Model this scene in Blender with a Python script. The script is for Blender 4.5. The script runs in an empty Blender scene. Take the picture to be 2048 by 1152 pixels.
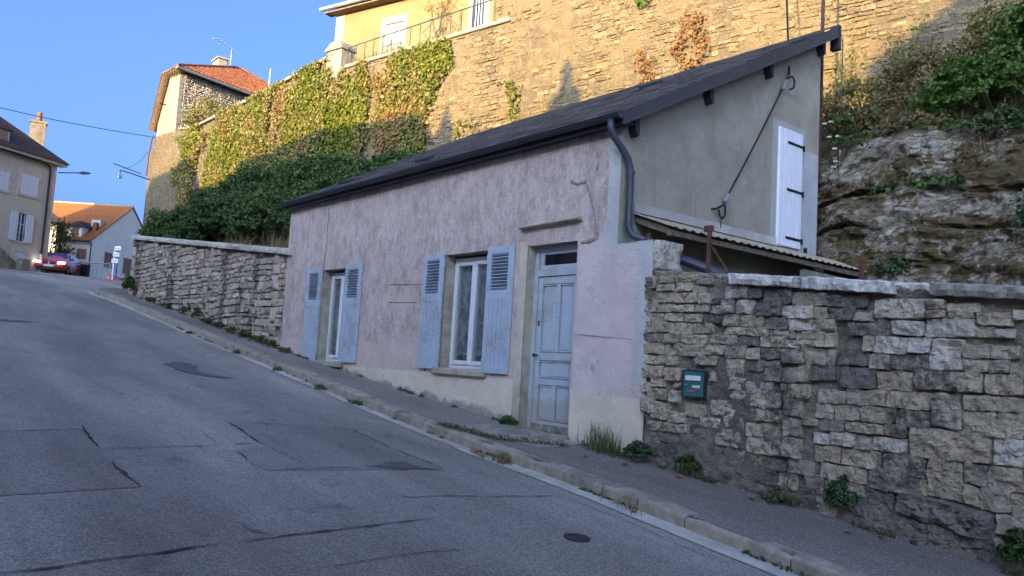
import bpy, bmesh, math, random
import numpy as np
from mathutils import Vector, Matrix, noise

random.seed(7); rng = np.random.default_rng(7)
SC = bpy.context.scene
COL = SC.collection
PI = math.pi
rad = math.radians

# ------------------------------------------------------------------ camera
def cam_axes(yaw, pitch, roll):
    f = Vector((-math.cos(yaw)*math.cos(pitch), math.sin(yaw)*math.cos(pitch), math.sin(pitch)))
    r0 = f.cross(Vector((0, 0, 1))).normalized(); u0 = r0.cross(f)
    r = math.cos(roll)*r0 + math.sin(roll)*u0
    u = -math.sin(roll)*r0 + math.cos(roll)*u0
    return r, u, f
_r, _u, _f = cam_axes(rad(39.26), rad(5.254), rad(3.314))
cam = bpy.data.cameras.new('camera'); cam_o = bpy.data.objects.new('camera', cam); COL.objects.link(cam_o)
m = Matrix.Identity(4)
for i in range(3):
    m[i][0] = _r[i]; m[i][1] = _u[i]; m[i][2] = -_f[i]
m.translation = Vector((0, -6.6, 1.6))
cam_o.matrix_world = m
cam.sensor_width = 36; cam.lens = 1637/2048*36; cam.clip_start = 0.05; cam.clip_end = 3000
SC.camera = cam_o

# ------------------------------------------------------------------ light
SUN_AZ, SUN_EL = rad(-62.6), rad(9.0)
S = Vector((math.cos(SUN_AZ)*math.cos(SUN_EL), math.sin(SUN_AZ)*math.cos(SUN_EL), math.sin(SUN_EL)))
w = bpy.data.worlds.new('World'); SC.world = w; w.use_nodes = True
wn = w.node_tree.nodes; bg = wn['Background']
sky = wn.new('ShaderNodeTexSky'); sky.sky_type = 'NISHITA'; sky.sun_disc = False
sky.sun_elevation = SUN_EL; sky.sun_rotation = PI/2 - SUN_AZ
sky.altitude = 250; sky.air_density = 0.32; sky.dust_density = 10.0; sky.ozone_density = 3.9
w.node_tree.links.new(sky.outputs[0], bg.inputs[0]); bg.inputs[1].default_value = 0.15
sl = bpy.data.lights.new('sun', 'SUN'); sl.energy = 2.4; sl.angle = rad(0.4); sl.color = (1.0, 0.68, 0.24)
so = bpy.data.objects.new('sun', sl); COL.objects.link(so); so.location = S*60
so.rotation_euler = S.to_track_quat('Z', 'Y').to_euler()
vs = SC.view_settings; vs.view_transform = 'Standard'; vs.look = 'None'; vs.gamma = 1; vs.use_curve_mapping = False
vs.exposure = 2.8
SC.cycles.use_denoising = True
SC.cycles.max_bounces = 6; SC.cycles.diffuse_bounces = 4; SC.cycles.transparent_max_bounces = 12
SC.cycles.caustics_reflective = False; SC.cycles.caustics_refractive = False

# ------------------------------------------------------------------ object helpers
def tag(o, label=None, cat=None, group=None, kind=None):
    if label: o['label'] = label
    if cat: o['category'] = cat
    if group: o['group'] = group
    if kind: o['kind'] = kind
    return o

def thing(name, label, cat, loc=(0, 0, 0), group=None):
    o = bpy.data.objects.new(name, None); COL.objects.link(o); o.location = loc
    o.empty_display_size = 0.2
    return tag(o, label, cat, group)

def wparent(o, parent):
    """parent o, whose mesh is given in world coordinates"""
    if parent is None: return
    o.parent = parent
    t = Vector(parent.location) if parent.parent is None else Vector((0, 0, 0))
    o.matrix_parent_inverse = Matrix.Translation(-t)

def mesh_obj(name, verts, faces, mat, parent=None, smooth=False, mats=None, midx=None):
    me = bpy.data.meshes.new(name)
    me.from_pydata([tuple(v) for v in verts], [], [tuple(f) for f in faces])
    for q in (mats or [mat]): me.materials.append(q)
    if midx is not None: me.polygons.foreach_set('material_index', midx)
    if smooth: me.polygons.foreach_set('use_smooth', [True]*len(me.polygons))
    me.update()
    o = bpy.data.objects.new(name, me); COL.objects.link(o)
    wparent(o, parent)
    return o

def inst(name, me, loc, parent, rot=None, scale=None):
    o = bpy.data.objects.new(name, me); COL.objects.link(o)
    o.location = loc
    if rot is not None: o.rotation_euler = rot
    if scale is not None: o.scale = scale
    wparent(o, parent)
    return o

class MB:
    """collects simple solids; build() links them as one mesh object"""
    def __init__(s): s.v = []; s.f = []
    def add(s, vs, fs):
        b = len(s.v); s.v += [tuple(v) for v in vs]; s.f += [tuple(i+b for i in f) for f in fs]; return s
    def box(s, x0, x1, y0, y1, z0, z1, M=None):
        vs = [Vector((x, y, z)) for z in (z0, z1) for y in (y0, y1) for x in (x0, x1)]
        if M is not None: vs = [M @ v for v in vs]
        return s.add(vs, [(0, 2, 3, 1), (4, 5, 7, 6), (0, 1, 5, 4), (2, 6, 7, 3), (0, 4, 6, 2), (1, 3, 7, 5)])
    def quad(s, a, b, c, d): return s.add([a, b, c, d], [(0, 1, 2, 3)])
    def poly(s, pts): return s.add(pts, [tuple(range(len(pts)))])
    def prism(s, pts, off):
        n = len(pts); off = Vector(off)
        vs = [Vector(p) for p in pts] + [Vector(p)+off for p in pts]
        return s.add(vs, [tuple(range(n))[::-1], tuple(range(n, 2*n))] + [(i, (i+1) % n, n+(i+1) % n, n+i) for i in range(n)])
    def tube(s, pts, r, n=8, cap=True):
        pts = [Vector(p) for p in pts]; rs = r if isinstance(r, (list, tuple)) else [r]*len(pts)
        b = len(s.v); up = Vector((0, 0, 1)); prev = None
        for i, p in enumerate(pts):
            t = (pts[min(i+1, len(pts)-1)]-pts[max(i-1, 0)]).normalized()
            a = (prev if prev is not None else (up if abs(t.z) < .9 else Vector((1, 0, 0))))
            a = (a - t*a.dot(t)).normalized(); prev = a; c = t.cross(a)
            for k in range(n):
                q = 2*PI*k/n; s.v.append(tuple(p + (a*math.cos(q)+c*math.sin(q))*rs[i]))
        for i in range(len(pts)-1):
            for k in range(n):
                s.f.append((b+i*n+k, b+i*n+(k+1) % n, b+(i+1)*n+(k+1) % n, b+(i+1)*n+k))
        if cap:
            s.f.append(tuple(b+k for k in range(n))[::-1]); s.f.append(tuple(b+(len(pts)-1)*n+k for k in range(n)))
        return s
    def cyl(s, a, b_, r, n=12): return s.tube([a, b_], r, n)
    def build(s, name, mat, parent=None, smooth=False, bevel=0):
        o = mesh_obj(name, s.v, s.f, mat, parent, smooth)
        if bevel:
            bm = bmesh.new(); bm.from_mesh(o.data)
            bmesh.ops.remove_doubles(bm, verts=bm.verts, dist=1e-5)
            bmesh.ops.bevel(bm, geom=[e for e in bm.edges if e.calc_face_angle(0) > .5], offset=bevel, segments=1, affect='EDGES')
            bm.to_mesh(o.data); bm.free()
        return o

def frame(origin, xdir):
    """matrix: local x along xdir (horizontal), local y horizontal to its left, z up"""
    x = Vector((xdir[0], xdir[1], 0)).normalized(); y = Vector((-x.y, x.x, 0))
    M = Matrix.Identity(4)
    for i in range(3): M[i][0] = x[i]; M[i][1] = y[i]
    M[2][2] = 1; M.translation = Vector(origin)
    return M

def fbm(x, y, z, o=4):
    v = 0; a = .5
    for _ in range(o):
        v += a*noise.noise((x, y, z)); x = x*2.03+11.3; y = y*2.03+3.7; z = z*2.03+7.1; a *= .5
    return v

def lerp(a, b, t): return a+(b-a)*t
def hermite(xs, ys, x):
    xs = np.asarray(xs, float); ys = np.asarray(ys, float); x = np.asarray(x, float)
    d = np.diff(ys)/np.diff(xs); mm = np.concatenate([[d[0]], (d[1:]+d[:-1])/2, [d[-1]]])
    i = np.clip(np.searchsorted(xs, x)-1, 0, len(xs)-2); h = xs[i+1]-xs[i]; t = (x-xs[i])/h
    tc = np.clip(t, 0, 1)
    r = (2*tc**3-3*tc**2+1)*ys[i]+(tc**3-2*tc**2+tc)*h*mm[i]+(-2*tc**3+3*tc**2)*ys[i+1]+(tc**3-tc**2)*h*mm[i+1]
    return r + np.where(t < 0, (t*h)*mm[0], 0) + np.where(t > 1, (t-1)*h*mm[-1], 0)

# street level along the house line (x runs downhill)
GX = [-140, -100, -75, -62, -52, -42, -34, -28, -25.4, -19.65, -15, -7.71, -5.67, -3.5, -2.0, 3, 10, 30]
GZ = [6.6, 6.3, 5.85, 5.55, 5.2, 4.6, 3.9, 3.24, 2.93, 2.2, 1.62, .83, .67, .47, .31, -.2, -.9, -2.6]
def zb(x): return float(hermite(GX, GZ, x))
ROAD = -0.14
def zroad(x): return zb(x)+ROAD
KX = [-26.0, -24, -17.4, -12.4, -8, -6, -4, -2, 6, 20]
KY = [-.84, -.76, -.76, -.86, -1.12, -1.24, -1.38, -1.5, -1.7, -1.9]
def yk(x): return float(hermite(KX, KY, x))
def zpave(x, y): return zb(x)+.02*min(y, 0)
# ------------------------------------------------------------------ materials
class NT:
    def __init__(s, name):
        s.m = bpy.data.materials.new(name); s.m.use_nodes = True
        s.t = s.m.node_tree; s.n = s.t.nodes; s.b = s.n['Principled BSDF']; s.out = s.n['Material Output']
        s.b.inputs['Specular IOR Level'].default_value = .25
        s._p = None
    def L(s, a, b): s.t.links.new(a, b)
    def node(s, ty, ins=None, **kw):
        n = s.n.new(ty)
        for k, v in kw.items(): setattr(n, k, v)
        for k, v in (ins or {}).items():
            i = n.inputs[k]
            if isinstance(v, bpy.types.NodeSocket): s.L(v, i)
            else: i.default_value = v
        return n
    @property
    def pos(s):
        if s._p is None: s._p = s.node('ShaderNodeNewGeometry')
        return s._p.outputs['Position']
    @property
    def island(s): s.pos; return s._p.outputs['Random Per Island']
    @property
    def nz(s):
        s.pos; return s.node('ShaderNodeSeparateXYZ', {0: s._p.outputs['True Normal']}).outputs[2]
    @property
    def orand(s): return s.node('ShaderNodeObjectInfo').outputs['Random']
    @property
    def rnd(s): return s.math('FRACT', s.math('ADD', s.math('MULTIPLY', s.island, 7.31), s.orand))
    def xyz(s): n = s.node('ShaderNodeSeparateXYZ', {0: s.pos}); return n.outputs
    def math(s, op, a, b=0.0, c=0.0, clamp=False):
        n = s.node('ShaderNodeMath', operation=op, use_clamp=clamp)
        for i, v in enumerate((a, b, c)):
            if isinstance(v, bpy.types.NodeSocket): s.L(v, n.inputs[i])
            else: n.inputs[i].default_value = v
        return n.outputs[0]
    def vec(s, stretch=(1, 1, 1), off=(0, 0, 0), rot=(0, 0, 0)):
        return s.node('ShaderNodeMapping', {'Vector': s.pos, 'Scale': stretch, 'Location': off, 'Rotation': rot}).outputs[0]
    def noise(s, scale, detail=6, rough=.6, vec=None, dist=0.0):
        return s.node('ShaderNodeTexNoise', {'Vector': vec if vec is not None else s.pos, 'Scale': scale, 'Detail': detail, 'Roughness': rough, 'Distortion': dist}).outputs[0]
    def voro(s, scale, vec=None, feature='F1', out='Distance', rnd=1.0):
        return s.node('ShaderNodeTexVoronoi', {'Vector': vec if vec is not None else s.pos, 'Scale': scale, 'Randomness': rnd}, feature=feature).outputs[out]
    def ss(s, v, lo, hi):
        """smoothstep lo..hi (lo may exceed hi for the reverse)"""
        inv = lo > hi
        n = s.node('ShaderNodeMapRange', {'Value': v, 'From Min': min(lo, hi), 'From Max': max(lo, hi), 'To Min': 1. if inv else 0., 'To Max': 0. if inv else 1.}, interpolation_type='SMOOTHSTEP')
        return n.outputs[0]
    def ramp(s, fac, stops):
        n = s.node('ShaderNodeValToRGB', {0: fac}); e = n.color_ramp.elements
        while len(e) < len(stops): e.new(.5)
        for q, (p, c) in zip(e, stops): q.position = p; q.color = (*c, 1)
        return n.outputs[0]
    def mix(s, fac, a, b, mode='MIX'):
        n = s.node('ShaderNodeMix', data_type='RGBA', blend_type=mode)
        for i, v in ((0, fac), (6, a), (7, b)):
            if isinstance(v, bpy.types.NodeSocket): s.L(v, n.inputs[i])
            else: n.inputs[i].default_value = v if i == 0 else (*v, 1)
        return n.outputs[2]
    def mul(s, a, b): return s.math('MULTIPLY', a, b)
    def bump(s, h, dist=.01, strength=1., prev=None):
        ins = {'Height': h, 'Distance': dist, 'Strength': strength}
        if prev is not None: ins['Normal'] = prev
        return s.node('ShaderNodeBump', ins).outputs[0]
    def done(s, col, rough=.9, normal=None, metal=0.):
        b = s.b.inputs
        for k, v in (('Base Color', col), ('Roughness', rough), ('Metallic', metal)):
            if isinstance(v, bpy.types.NodeSocket): s.L(v, b[k])
            else: b[k].default_value = (*v, 1) if k == 'Base Color' else v
        if normal is not None: s.L(normal, b['Normal'])
        return s.m

def plain(name, col, rough=.6, var=.12, scale=6, bump=0., bscale=60, metal=0., spec=.25):
    t = NT(name); n = t.noise(scale, 5)
    dk = tuple(c*(1-var*1.6) for c in col); lt = tuple(min(1, c*(1+var)) for c in col)
    c = t.ramp(n, [(.3, dk), (.7, lt)])
    t.b.inputs['Specular IOR Level'].default_value = spec
    return t.done(c, rough, t.bump(t.noise(bscale, 4), bump) if bump else None, metal)

def rubble(name, pal, rvar=.35, grime=.5, gcol=(.045, .045, .05), gscale=.55, gst=(1, 1, .45), lichen=.3, lcol=(.5, .5, .47), bump=.012, bscale=22, grime_lo=.5):
    """weathered limestone: colour differs stone to stone, soot runs down in broad patches, pale lichen in spots"""
    t = NT(name)
    r = t.rnd
    base = t.ramp(r, [(i/(len(pal)-1), c) for i, c in enumerate(pal)])
    fine = t.math('ADD', t.mul(t.noise(11, 9, .75), .65), t.mul(t.noise(40, 5, .7), .35))
    c = t.mix(.9, base, t.ramp(fine, [(.32, (.45, .45, .46)), (.47, (.93, .93, .93)), (.64, (1.4, 1.38, 1.33))]), 'MULTIPLY')
    g = t.noise(gscale, 5, .6, t.vec(gst))
    g2 = t.math('ADD', g, t.mul(t.math('SUBTRACT', t.noise(3.5, 7, .7), .5), .5))
    gm = t.mul(t.ss(g2, grime_lo, grime_lo+.1), grime)
    gm = t.mul(gm, t.ss(t.noise(16, 6, .7), .3, .55))
    c = t.mix(gm, c, gcol)
    lm = t.mul(t.ss(t.noise(4.5, 8, .75, t.vec((1, 1, 1), (4, 9, 2))), .56, .68), lichen)
    c = t.mix(lm, c, lcol)
    h = t.math('ADD', t.noise(bscale, 8, .65), t.mul(t.noise(bscale*.3, 4), 1.5))
    pit = t.ss(t.voro(bscale*1.3), .0, .25)
    n = t.bump(t.math('ADD', h, t.mul(pit, .35)), bump)
    return t.done(c, .95, n)

def mortar(name, c0, c1, grime=.4, gcol=(.05, .05, .052), bump=.02, bscale=14):
    t = NT(name)
    c = t.ramp(t.noise(5, 8, .7), [(.3, c0), (.65, c1)])
    g = t.math('ADD', t.noise(.6, 5, .6, t.vec((1, 1, .45))), t.mul(t.math('SUBTRACT', t.noise(4, 7, .7), .5), .5))
    c = t.mix(t.mul(t.ss(g, .48, .6), grime), c, gcol)
    h = t.math('ADD', t.noise(bscale, 8, .7), t.mul(t.noise(bscale*4, 4), .4))
    return t.done(c, .97, t.bump(h, bump))

def leafmat(name, pal, pscale=None, ppal=None, trans=.35, rough=.55):
    """leaves: every leaf its own shade; ppal mixes a second palette in by broad patches"""
    t = NT(name); r = t.rnd
    c = t.ramp(r, [(i/max(1, len(pal)-1), q) for i, q in enumerate(pal)])
    if ppal:
        c2 = t.ramp(r, [(i/(len(ppal)-1), q) for i, q in enumerate(ppal)])
        f = t.math('ADD', t.noise(pscale, 3, .55), t.mul(t.math('SUBTRACT', r, .5), .22))
        c = t.mix(t.ss(f, .47, .55), c, c2)
    t.done(c, rough)
    tr = t.node('ShaderNodeBsdfTranslucent', {0: c}); mx = t.node('ShaderNodeMixShader', {0: trans})
    t.L(t.b.outputs[0], mx.inputs[1]); t.L(tr.outputs[0], mx.inputs[2]); t.L(mx.outputs[0], t.out.inputs[0])
    return t.m

def glassmat(name, tint=(.55, .6, .62), amt=.75):
    t = NT(name)
    fr = t.node('ShaderNodeFresnel', {'IOR': 1.5}).outputs[0]
    tr = t.node('ShaderNodeBsdfTransparent', {0: (*tint, 1)}); gl = t.node('ShaderNodeBsdfGlossy', {'Color': (1, 1, 1, 1), 'Roughness': .04})
    mx = t.node('ShaderNodeMixShader', {0: t.math('MULTIPLY_ADD', fr, amt, .03)})
    t.L(tr.outputs[0], mx.inputs[1]); t.L(gl.outputs[0], mx.inputs[2]); t.L(mx.outputs[0], t.out.inputs[0])
    return t.m

def emit(name, col, st):
    t = NT(name); t.b.inputs['Emission Color'].default_value = (*col, 1); t.b.inputs['Emission Strength'].default_value = st
    return t.done(col, .3)

# --- street
def asphalt(name, col, dark=(.035, .036, .04), patch=.5):
    t = NT(name)
    ag = t.ramp(t.voro(110, out='Color'), [(.0, tuple(c*.5 for c in col)), (.5, col), (1, tuple(c*1.75 for c in col))])
    wear = t.noise(.5, 5, .6, t.vec((.35, 1, 1)))
    c = t.mix(.9, ag, t.ramp(wear, [(.3, (.6, .6, .61)), (.7, (1.3, 1.28, 1.26))]), 'MULTIPLY')
    c = t.mix(.8, c, t.ramp(t.noise(.9, 4, .55, t.vec((.10, 1.1, 1), (0, 3, 0))), [(.35, (.78, .78, .79)), (.65, (1.18, 1.17, 1.15))]), 'MULTIPLY')
    c = t.mix(t.mul(t.ss(t.noise(1.6, 7, .72), .58, .72), patch), c, dark)
    c = t.mix(t.mul(t.ss(t.noise(60, 2, .5), .68, .74), .5), c, tuple(min(.6, q*2.6) for q in col))
    h = t.math('ADD', t.noise(220, 3, .6), t.mul(t.noise(12, 5), .8))
    return t.done(c, .85, t.bump(h, .006))
M = {}
M['asphalt'] = asphalt('asphalt', (.315, .280, .240))
M['asphalt_patch'] = asphalt('asphalt_patch', (.268, .238, .204), patch=.5)
M['asphalt_dark'] = asphalt('asphalt_dark', (.165, .15, .135), patch=.3)
M['pave'] = asphalt('pavement_asphalt', (.235, .21, .18), (.08, .07, .06), .55)
M['crack'] = plain('crack_tar', (.045, .042, .043), .95)
M['ground'] = plain('earth', (.16, .14, .11), 1, .3, 2, .03, 12)
def _kerb():
    t = NT('kerb_concrete')
    c = t.ramp(t.noise(7, 8, .7), [(.3, (.236, .208, .159)), (.7, (.470, .416, .317))])
    c = t.mix(t.mul(t.ss(t.noise(2.2, 6, .7), .5, .65), .6), c, (.138, .132, .102))
    c = t.mix(.5, c, t.ramp(t.orand, [(0, (.75, .75, .75)), (1, (1.15, 1.13, 1.1))]), 'MULTIPLY')
    return t.done(c, .95, t.bump(t.math('ADD', t.noise(70, 5), t.mul(t.noise(9, 5), 1.2)), .008))
M['kerb'] = _kerb()
M['gutter_strip'] = mortar('gutter_concrete', (.42, .385, .32), (.60, .56, .48), .4, (.22, .2, .17), .006, 30)
M['slab'] = mortar('step_slab', (.212, .191, .160), (.360, .323, .260), .5, (.095, .088, .076), .006, 20)
# --- walls
PAL = [(.273, .242, .196), (.435, .370, .270), (.510, .433, .314), (.365, .319, .244), (.580, .490, .347), (.464, .382, .253), (.522, .445, .330)]
M['stone'] = rubble('garden_wall_stone', PAL, grime=.8, grime_lo=.54, gcol=(.07, .068, .066), gscale=.9, lichen=.28, lcol=(.56, .52, .44), bump=.055)
M['stone_dark'] = rubble('soot_dark_stone', [(.172, .159, .132), (.253, .230, .185), (.207, .190, .157)], grime=.5, lichen=.5, lcol=(.437, .402, .336), bump=.055)
M['stone_light'] = rubble('pale_limestone', [(.572, .514, .411), (.636, .583, .478), (.530, .466, .359)], grime=.45, grime_lo=.57, lichen=.4, lcol=(.657, .615, .520), bump=.055)
M['stone_buff'] = rubble('buff_limestone', [(.443, .367, .254), (.498, .417, .297), (.412, .340, .237)], grime=.45, grime_lo=.58, lichen=.3, bump=.055)
M['mortar'] = mortar('old_mortar', (.20, .172, .135), (.38, .325, .245), .6, (.09, .082, .07), .05, 11)
M['coping_white'] = rubble('whitewashed_coping', [(.567, .529, .468), (.618, .578, .513)], grime=.8, grime_lo=.55, gscale=2.2, lichen=.5, lcol=(.721, .676, .594), bump=.02, gcol=(.072, .069, .063))
M['coping'] = rubble('weathered_coping', [(.265, .240, .202), (.360, .323, .260)], grime=.5, lichen=.4, bump=.012)
PALL = [(.270, .228, .181), (.430, .356, .261), (.530, .442, .327), (.340, .284, .223), (.569, .474, .356), (.389, .318, .232)]
M['stone_left'] = rubble('upper_garden_wall_stone', PALL, grime=.8, grime_lo=.51, gscale=.5, gst=(1.6, 1, .35), lichen=.3, bump=.03)
M['mortar_left'] = mortar('upper_garden_wall_mortar', (.10, .095, .09), (.2, .19, .175), .7)
PALG = [(.123, .099, .056), (.180, .141, .078), (.144, .112, .063), (.218, .180, .111), (.162, .120, .061), (.120, .099, .063), (.197, .155, .085)]
M['stone_great'] = rubble('rampart_limestone', PALG, grime=.5, grime_lo=.53, gcol=(.098, .085, .068), gscale=.3, gst=(1, 1, .7), lichen=.5, lcol=(.383, .348, .272), bump=.09, bscale=9)
M['mortar_great'] = mortar('rampart_mortar', (.141, .104, .056), (.204, .155, .089), .6, (.089, .074, .056), .09, 5)
M['quoin'] = rubble('pale_quoin_stone', [(.304, .272, .216), (.344, .312, .248), (.272, .240, .184)], grime=.2, lichen=.3, lcol=(.560, .528, .464), bump=.01)
M['cap_great'] = rubble('rampart_coping', [(.212, .196, .162), (.264, .238, .196)], grime=.4, gcol=(.111, .106, .093), lichen=.3, bump=.02)
# --- ironwork, wood, paint
M['zinc_dark'] = plain('anthracite_zinc', (.022, .026, .034), .55, .2, 3, 0, spec=.5)
M['pipe'] = plain('dark_grey_pvc', (.045, .055, .075), .4, .15, 4, spec=.45)
M['rust'] = plain('rusty_iron', (.12, .06, .04), .9, .4, 18, .004, 60)
M['cable'] = plain('black_cable', (.02, .02, .023), .5)
M['steel'] = plain('galvanised_steel', (.45, .46, .48), .35, .1, metal=.8)
M['iron_green'] = plain('dark_green_iron', (.035, .065, .06), .6, .2)
M['white_pvc'] = plain('white_pvc', (.70, .71, .73), .35, .05, spec=.45)
M['curtain'] = plain('white_curtain', (.62, .63, .66), .9, .1)
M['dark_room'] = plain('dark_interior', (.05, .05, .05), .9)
def paint(name, col, wear=(.5, .52, .5), amt=.5, zlo=None, lines=0):
    t = NT(name)
    c = t.ramp(t.noise(4, 6, .65), [(.3, tuple(q*.9 for q in col)), (.7, tuple(min(1, q*1.06) for q in col))])
    streak = t.noise(14, 6, .7, t.vec((1, 1, .12)))
    c = t.mix(t.mul(t.ss(streak, .6, .75), .22), c, tuple(q*.55 for q in col))
    wm = t.ss(t.math('ADD', t.noise(26, 8, .75), t.mul(t.noise(3, 5, .6, t.vec((1, 1, 1), (3, 1, 7))), .8)), .94, 1.0)
    if zlo is not None:
        wm = t.math('MAXIMUM', wm, t.mul(t.ss(t.math('ADD', t.xyz()[2], t.mul(t.math('SUBTRACT', t.noise(18, 8, .75), .5), .55)), zlo+.06, zlo-.02), 1))
    c = t.mix(t.mul(wm, amt), c, wear)
    return t.done(c, .55, t.bump(t.noise(30, 5, .6, t.vec((1, 1, .2))), .002))
M['blue'] = paint('weathered_blue_paint', (.41, .475, .53), (.27, .28, .28), .7)
M['blue_door'] = paint('weathered_blue_door_paint', (.415, .475, .515), (.36, .35, .32), .9, 1.16)
M['white_shutter'] = plain('white_lacquered_shutter', (.72, .75, .80), .4, .04)
M['slate'] = None
def _slate():
    t = NT('roof_slate')
    c = t.ramp(t.rnd, [(0, (.05, .048, .05)), (.5, (.085, .08, .078)), (1, (.14, .128, .118))])
    c = t.mix(t.mul(t.ss(t.noise(5, 7, .7), .56, .7), .35), c, (.11, .105, .095))
    return t.done(c, .6, t.bump(t.noise(40, 5), .006))
M['slate'] = _slate()
M['pale_joint'] = plain('pale_slate_bed', (.46, .42, .38), .9)
def _facade():
    """dusty pink lime render over a cream plinth, grey cement splashes along the ground, soot smears"""
    t = NT('pink_render'); X, Y, Z = t.xyz()
    pink = t.ramp(t.noise(1.3, 7, .65), [(.3, (.52, .415, .365)), (.7, (.69, .57, .505))])
    smear = t.noise(2.6, 9, .75, t.vec((1.25, 1, .8), rot=(0, .35, 0)))
    c = t.mix(t.mul(t.ss(smear, .40, .66), .45), pink, (.30, .235, .205))
    c = t.mix(t.mul(t.ss(t.noise(6.5, 9, .76, t.vec((1.2, 1, .85), (1, 7, 3), (0, .5, 0))), .47, .62), .45), c, (.275, .215, .19))
    c = t.mix(.55, c, t.ramp(t.noise(38, 6, .7), [(.3, (.72, .72, .73)), (.5, (1, 1, 1)), (.7, (1.2, 1.19, 1.17))]), 'MULTIPLY')
    c = t.mix(t.mul(t.ss(t.noise(5, 7, .7, t.vec((2.2, 1, .16), (2, 2, 9))), .57, .66), .35), c, (.26, .205, .18))
    c = t.mix(t.mul(t.ss(t.noise(7, 8, .72, t.vec((1.5, 1, .55), (3, 3, 3), (0, .5, 0))), .46, .66), .45), c, (.255, .205, .18))
    c = t.mix(t.mul(t.ss(t.noise(3.4, 9, .76, t.vec((1, 1, .9), (5, 5, 1))), .57, .63), .5), c, (.68, .585, .52))
    c = t.mix(t.mul(t.ss(t.noise(14, 8, .75, t.vec((1, 1, 1), (5, 2, 1))), .58, .63), .5), c, (.21, .17, .15))
    wob = t.mul(t.math('SUBTRACT', t.noise(3.2, 7, .7), .5), .16)
    Zw = t.math('ADD', Z, wob)
    right = t.ss(X, -6.93, -6.85)
    lilac = t.ramp(t.noise(2.6, 8, .7), [(.3, (.535, .44, .40)), (.7, (.69, .59, .535))])
    lilac = t.mix(t.mul(t.ss(t.noise(5, 8, .75, t.vec((1, 1, .7), (9, 1, 1))), .56, .66), .6), lilac, (.26, .24, .24))
    c = t.mix(t.mul(right, t.ss(Zw, 3.18, 3.02)), c, lilac)
    # cleaner band at the foot of the pink, then the cream plinth
    pale = t.ramp(t.noise(2, 7, .7), [(.3, (.55, .43, .375)), (.75, (.68, .55, .475))])
    c = t.mix(t.mul(t.mul(t.ss(t.math('ADD', Z, t.mul(wob, .8)), 1.86, 1.77), t.math('SUBTRACT', 1, right)), .65), c, pale)
    cream = t.ramp(t.noise(1.8, 7, .65), [(.3, (.58, .50, .37)), (.7, (.76, .67, .52))])
    cream = t.mix(t.mul(t.ss(t.noise(4, 8, .75), .58, .68), .5), cream, (.30, .29, .28))
    lim = t.math('MULTIPLY_ADD', right, -.10, 1.40)
    c = t.mix(t.ss(t.math('SUBTRACT', t.math('ADD', Z, t.mul(wob, .5)), lim), .015, -.015), c, cream)
    g = t.math('SUBTRACT', Z, t.math('MULTIPLY_ADD', X, -.1085, -.02))
    big = t.mul(t.math('SUBTRACT', t.noise(.9, 6, .7), .5), .95)
    c = t.mix(t.mul(t.ss(t.math('SUBTRACT', g, big), .10, .0), .85), c, t.ramp(t.noise(8, 7, .7), [(.3, (.20, .175, .145)), (.7, (.33, .295, .245))]))
    # bare cement at the corner strip and on the pier edge
    wh = t.ramp(t.noise(2.5, 8, .7, t.vec((1, 1, .4))), [(.3, (.40, .395, .37)), (.7, (.60, .59, .55))])
    Xw = t.math('ADD', X, t.mul(wob, .1))
    c = t.mix(t.mul(t.ss(Xw, -6.46, -6.445), t.ss(Zw, 2.95, 3.02)), c, wh)
    c = t.mix(t.mul(t.mul(t.ss(Xw, -5.97, -5.94), t.ss(Zw, 1.4, 1.5)), .85), c, wh)
    c = t.mix(t.mul(t.ss(Zw, 2.86, 2.98), t.mul(t.ss(X, -6.55, -6.4), t.mul(t.ss(Zw, 3.3, 3.02), .8))), c, wh)
    # dirt washed under the eave
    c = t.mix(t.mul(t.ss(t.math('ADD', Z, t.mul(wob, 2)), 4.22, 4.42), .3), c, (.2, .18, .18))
    h = t.math('ADD', t.mul(t.noise(5, 7, .62), 1.5), t.mul(t.noise(60, 4, .6), .4))
    return t.done(c, .95, t.bump(h, .016))
M['pink'] = _facade()
def _gable():
    t = NT('grey_cement_render'); X, Y, Z = t.xyz()
    c = t.ramp(t.noise(2.2, 7, .65), [(.3, (.285, .26, .20)), (.7, (.40, .37, .29))])
    c = t.mix(.6, c, t.ramp(t.noise(90, 3, .6), [(.3, (.72, .72, .72)), (.7, (1.2, 1.2, 1.2))]), 'MULTIPLY')
    c = t.mix(t.mul(t.ss(t.noise(1.1, 6, .7, t.vec((1, 1, .5))), .55, .7), .35), c, (.22, .21, .185))
    c = t.mix(t.mul(t.ss(t.noise(3.5, 7, .7, t.vec((1, 2.2, .14))), .55, .66), .4), c, (.19, .175, .14))
    c = t.mix(t.mul(t.ss(t.noise(2.4, 9, .75, t.vec((1, 1, 1), (1, 4, 4))), .55, .62), .35), c, (.47, .44, .36))
    pale = t.ramp(t.noise(3, 7, .7), [(.3, (.38, .40, .39)), (.7, (.50, .52, .51))])
    sx = t.math('ADD', Y, t.mul(t.math('SUBTRACT', t.noise(9, 6), .5), .05))
    c = t.mix(t.mul(t.ss(sx, 3.66, 3.68), t.ss(t.math('ADD', Z, t.mul(t.math('SUBTRACT', t.noise(6, 6), .5), .06)), 4.86, 4.83)), c, pale)
    fr = t.mul(t.mul(t.ss(sx, 2.93, 2.97), t.ss(sx, 3.80, 3.76)), t.mul(t.ss(Z, 5.17, 5.12), .55))
    c = t.mix(fr, c, pale)
    old = t.ramp(t.noise(2.5, 7, .7), [(.35, (.25, .26, .20)), (.7, (.38, .39, .31))])
    c = t.mix(t.ss(Z, 3.36, 3.34), c, old)
    return t.done(c, .95, t.bump(t.math('ADD', t.noise(120, 3), t.mul(t.noise(8, 5), .8)), .008))
M['gable'] = _gable()
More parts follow.
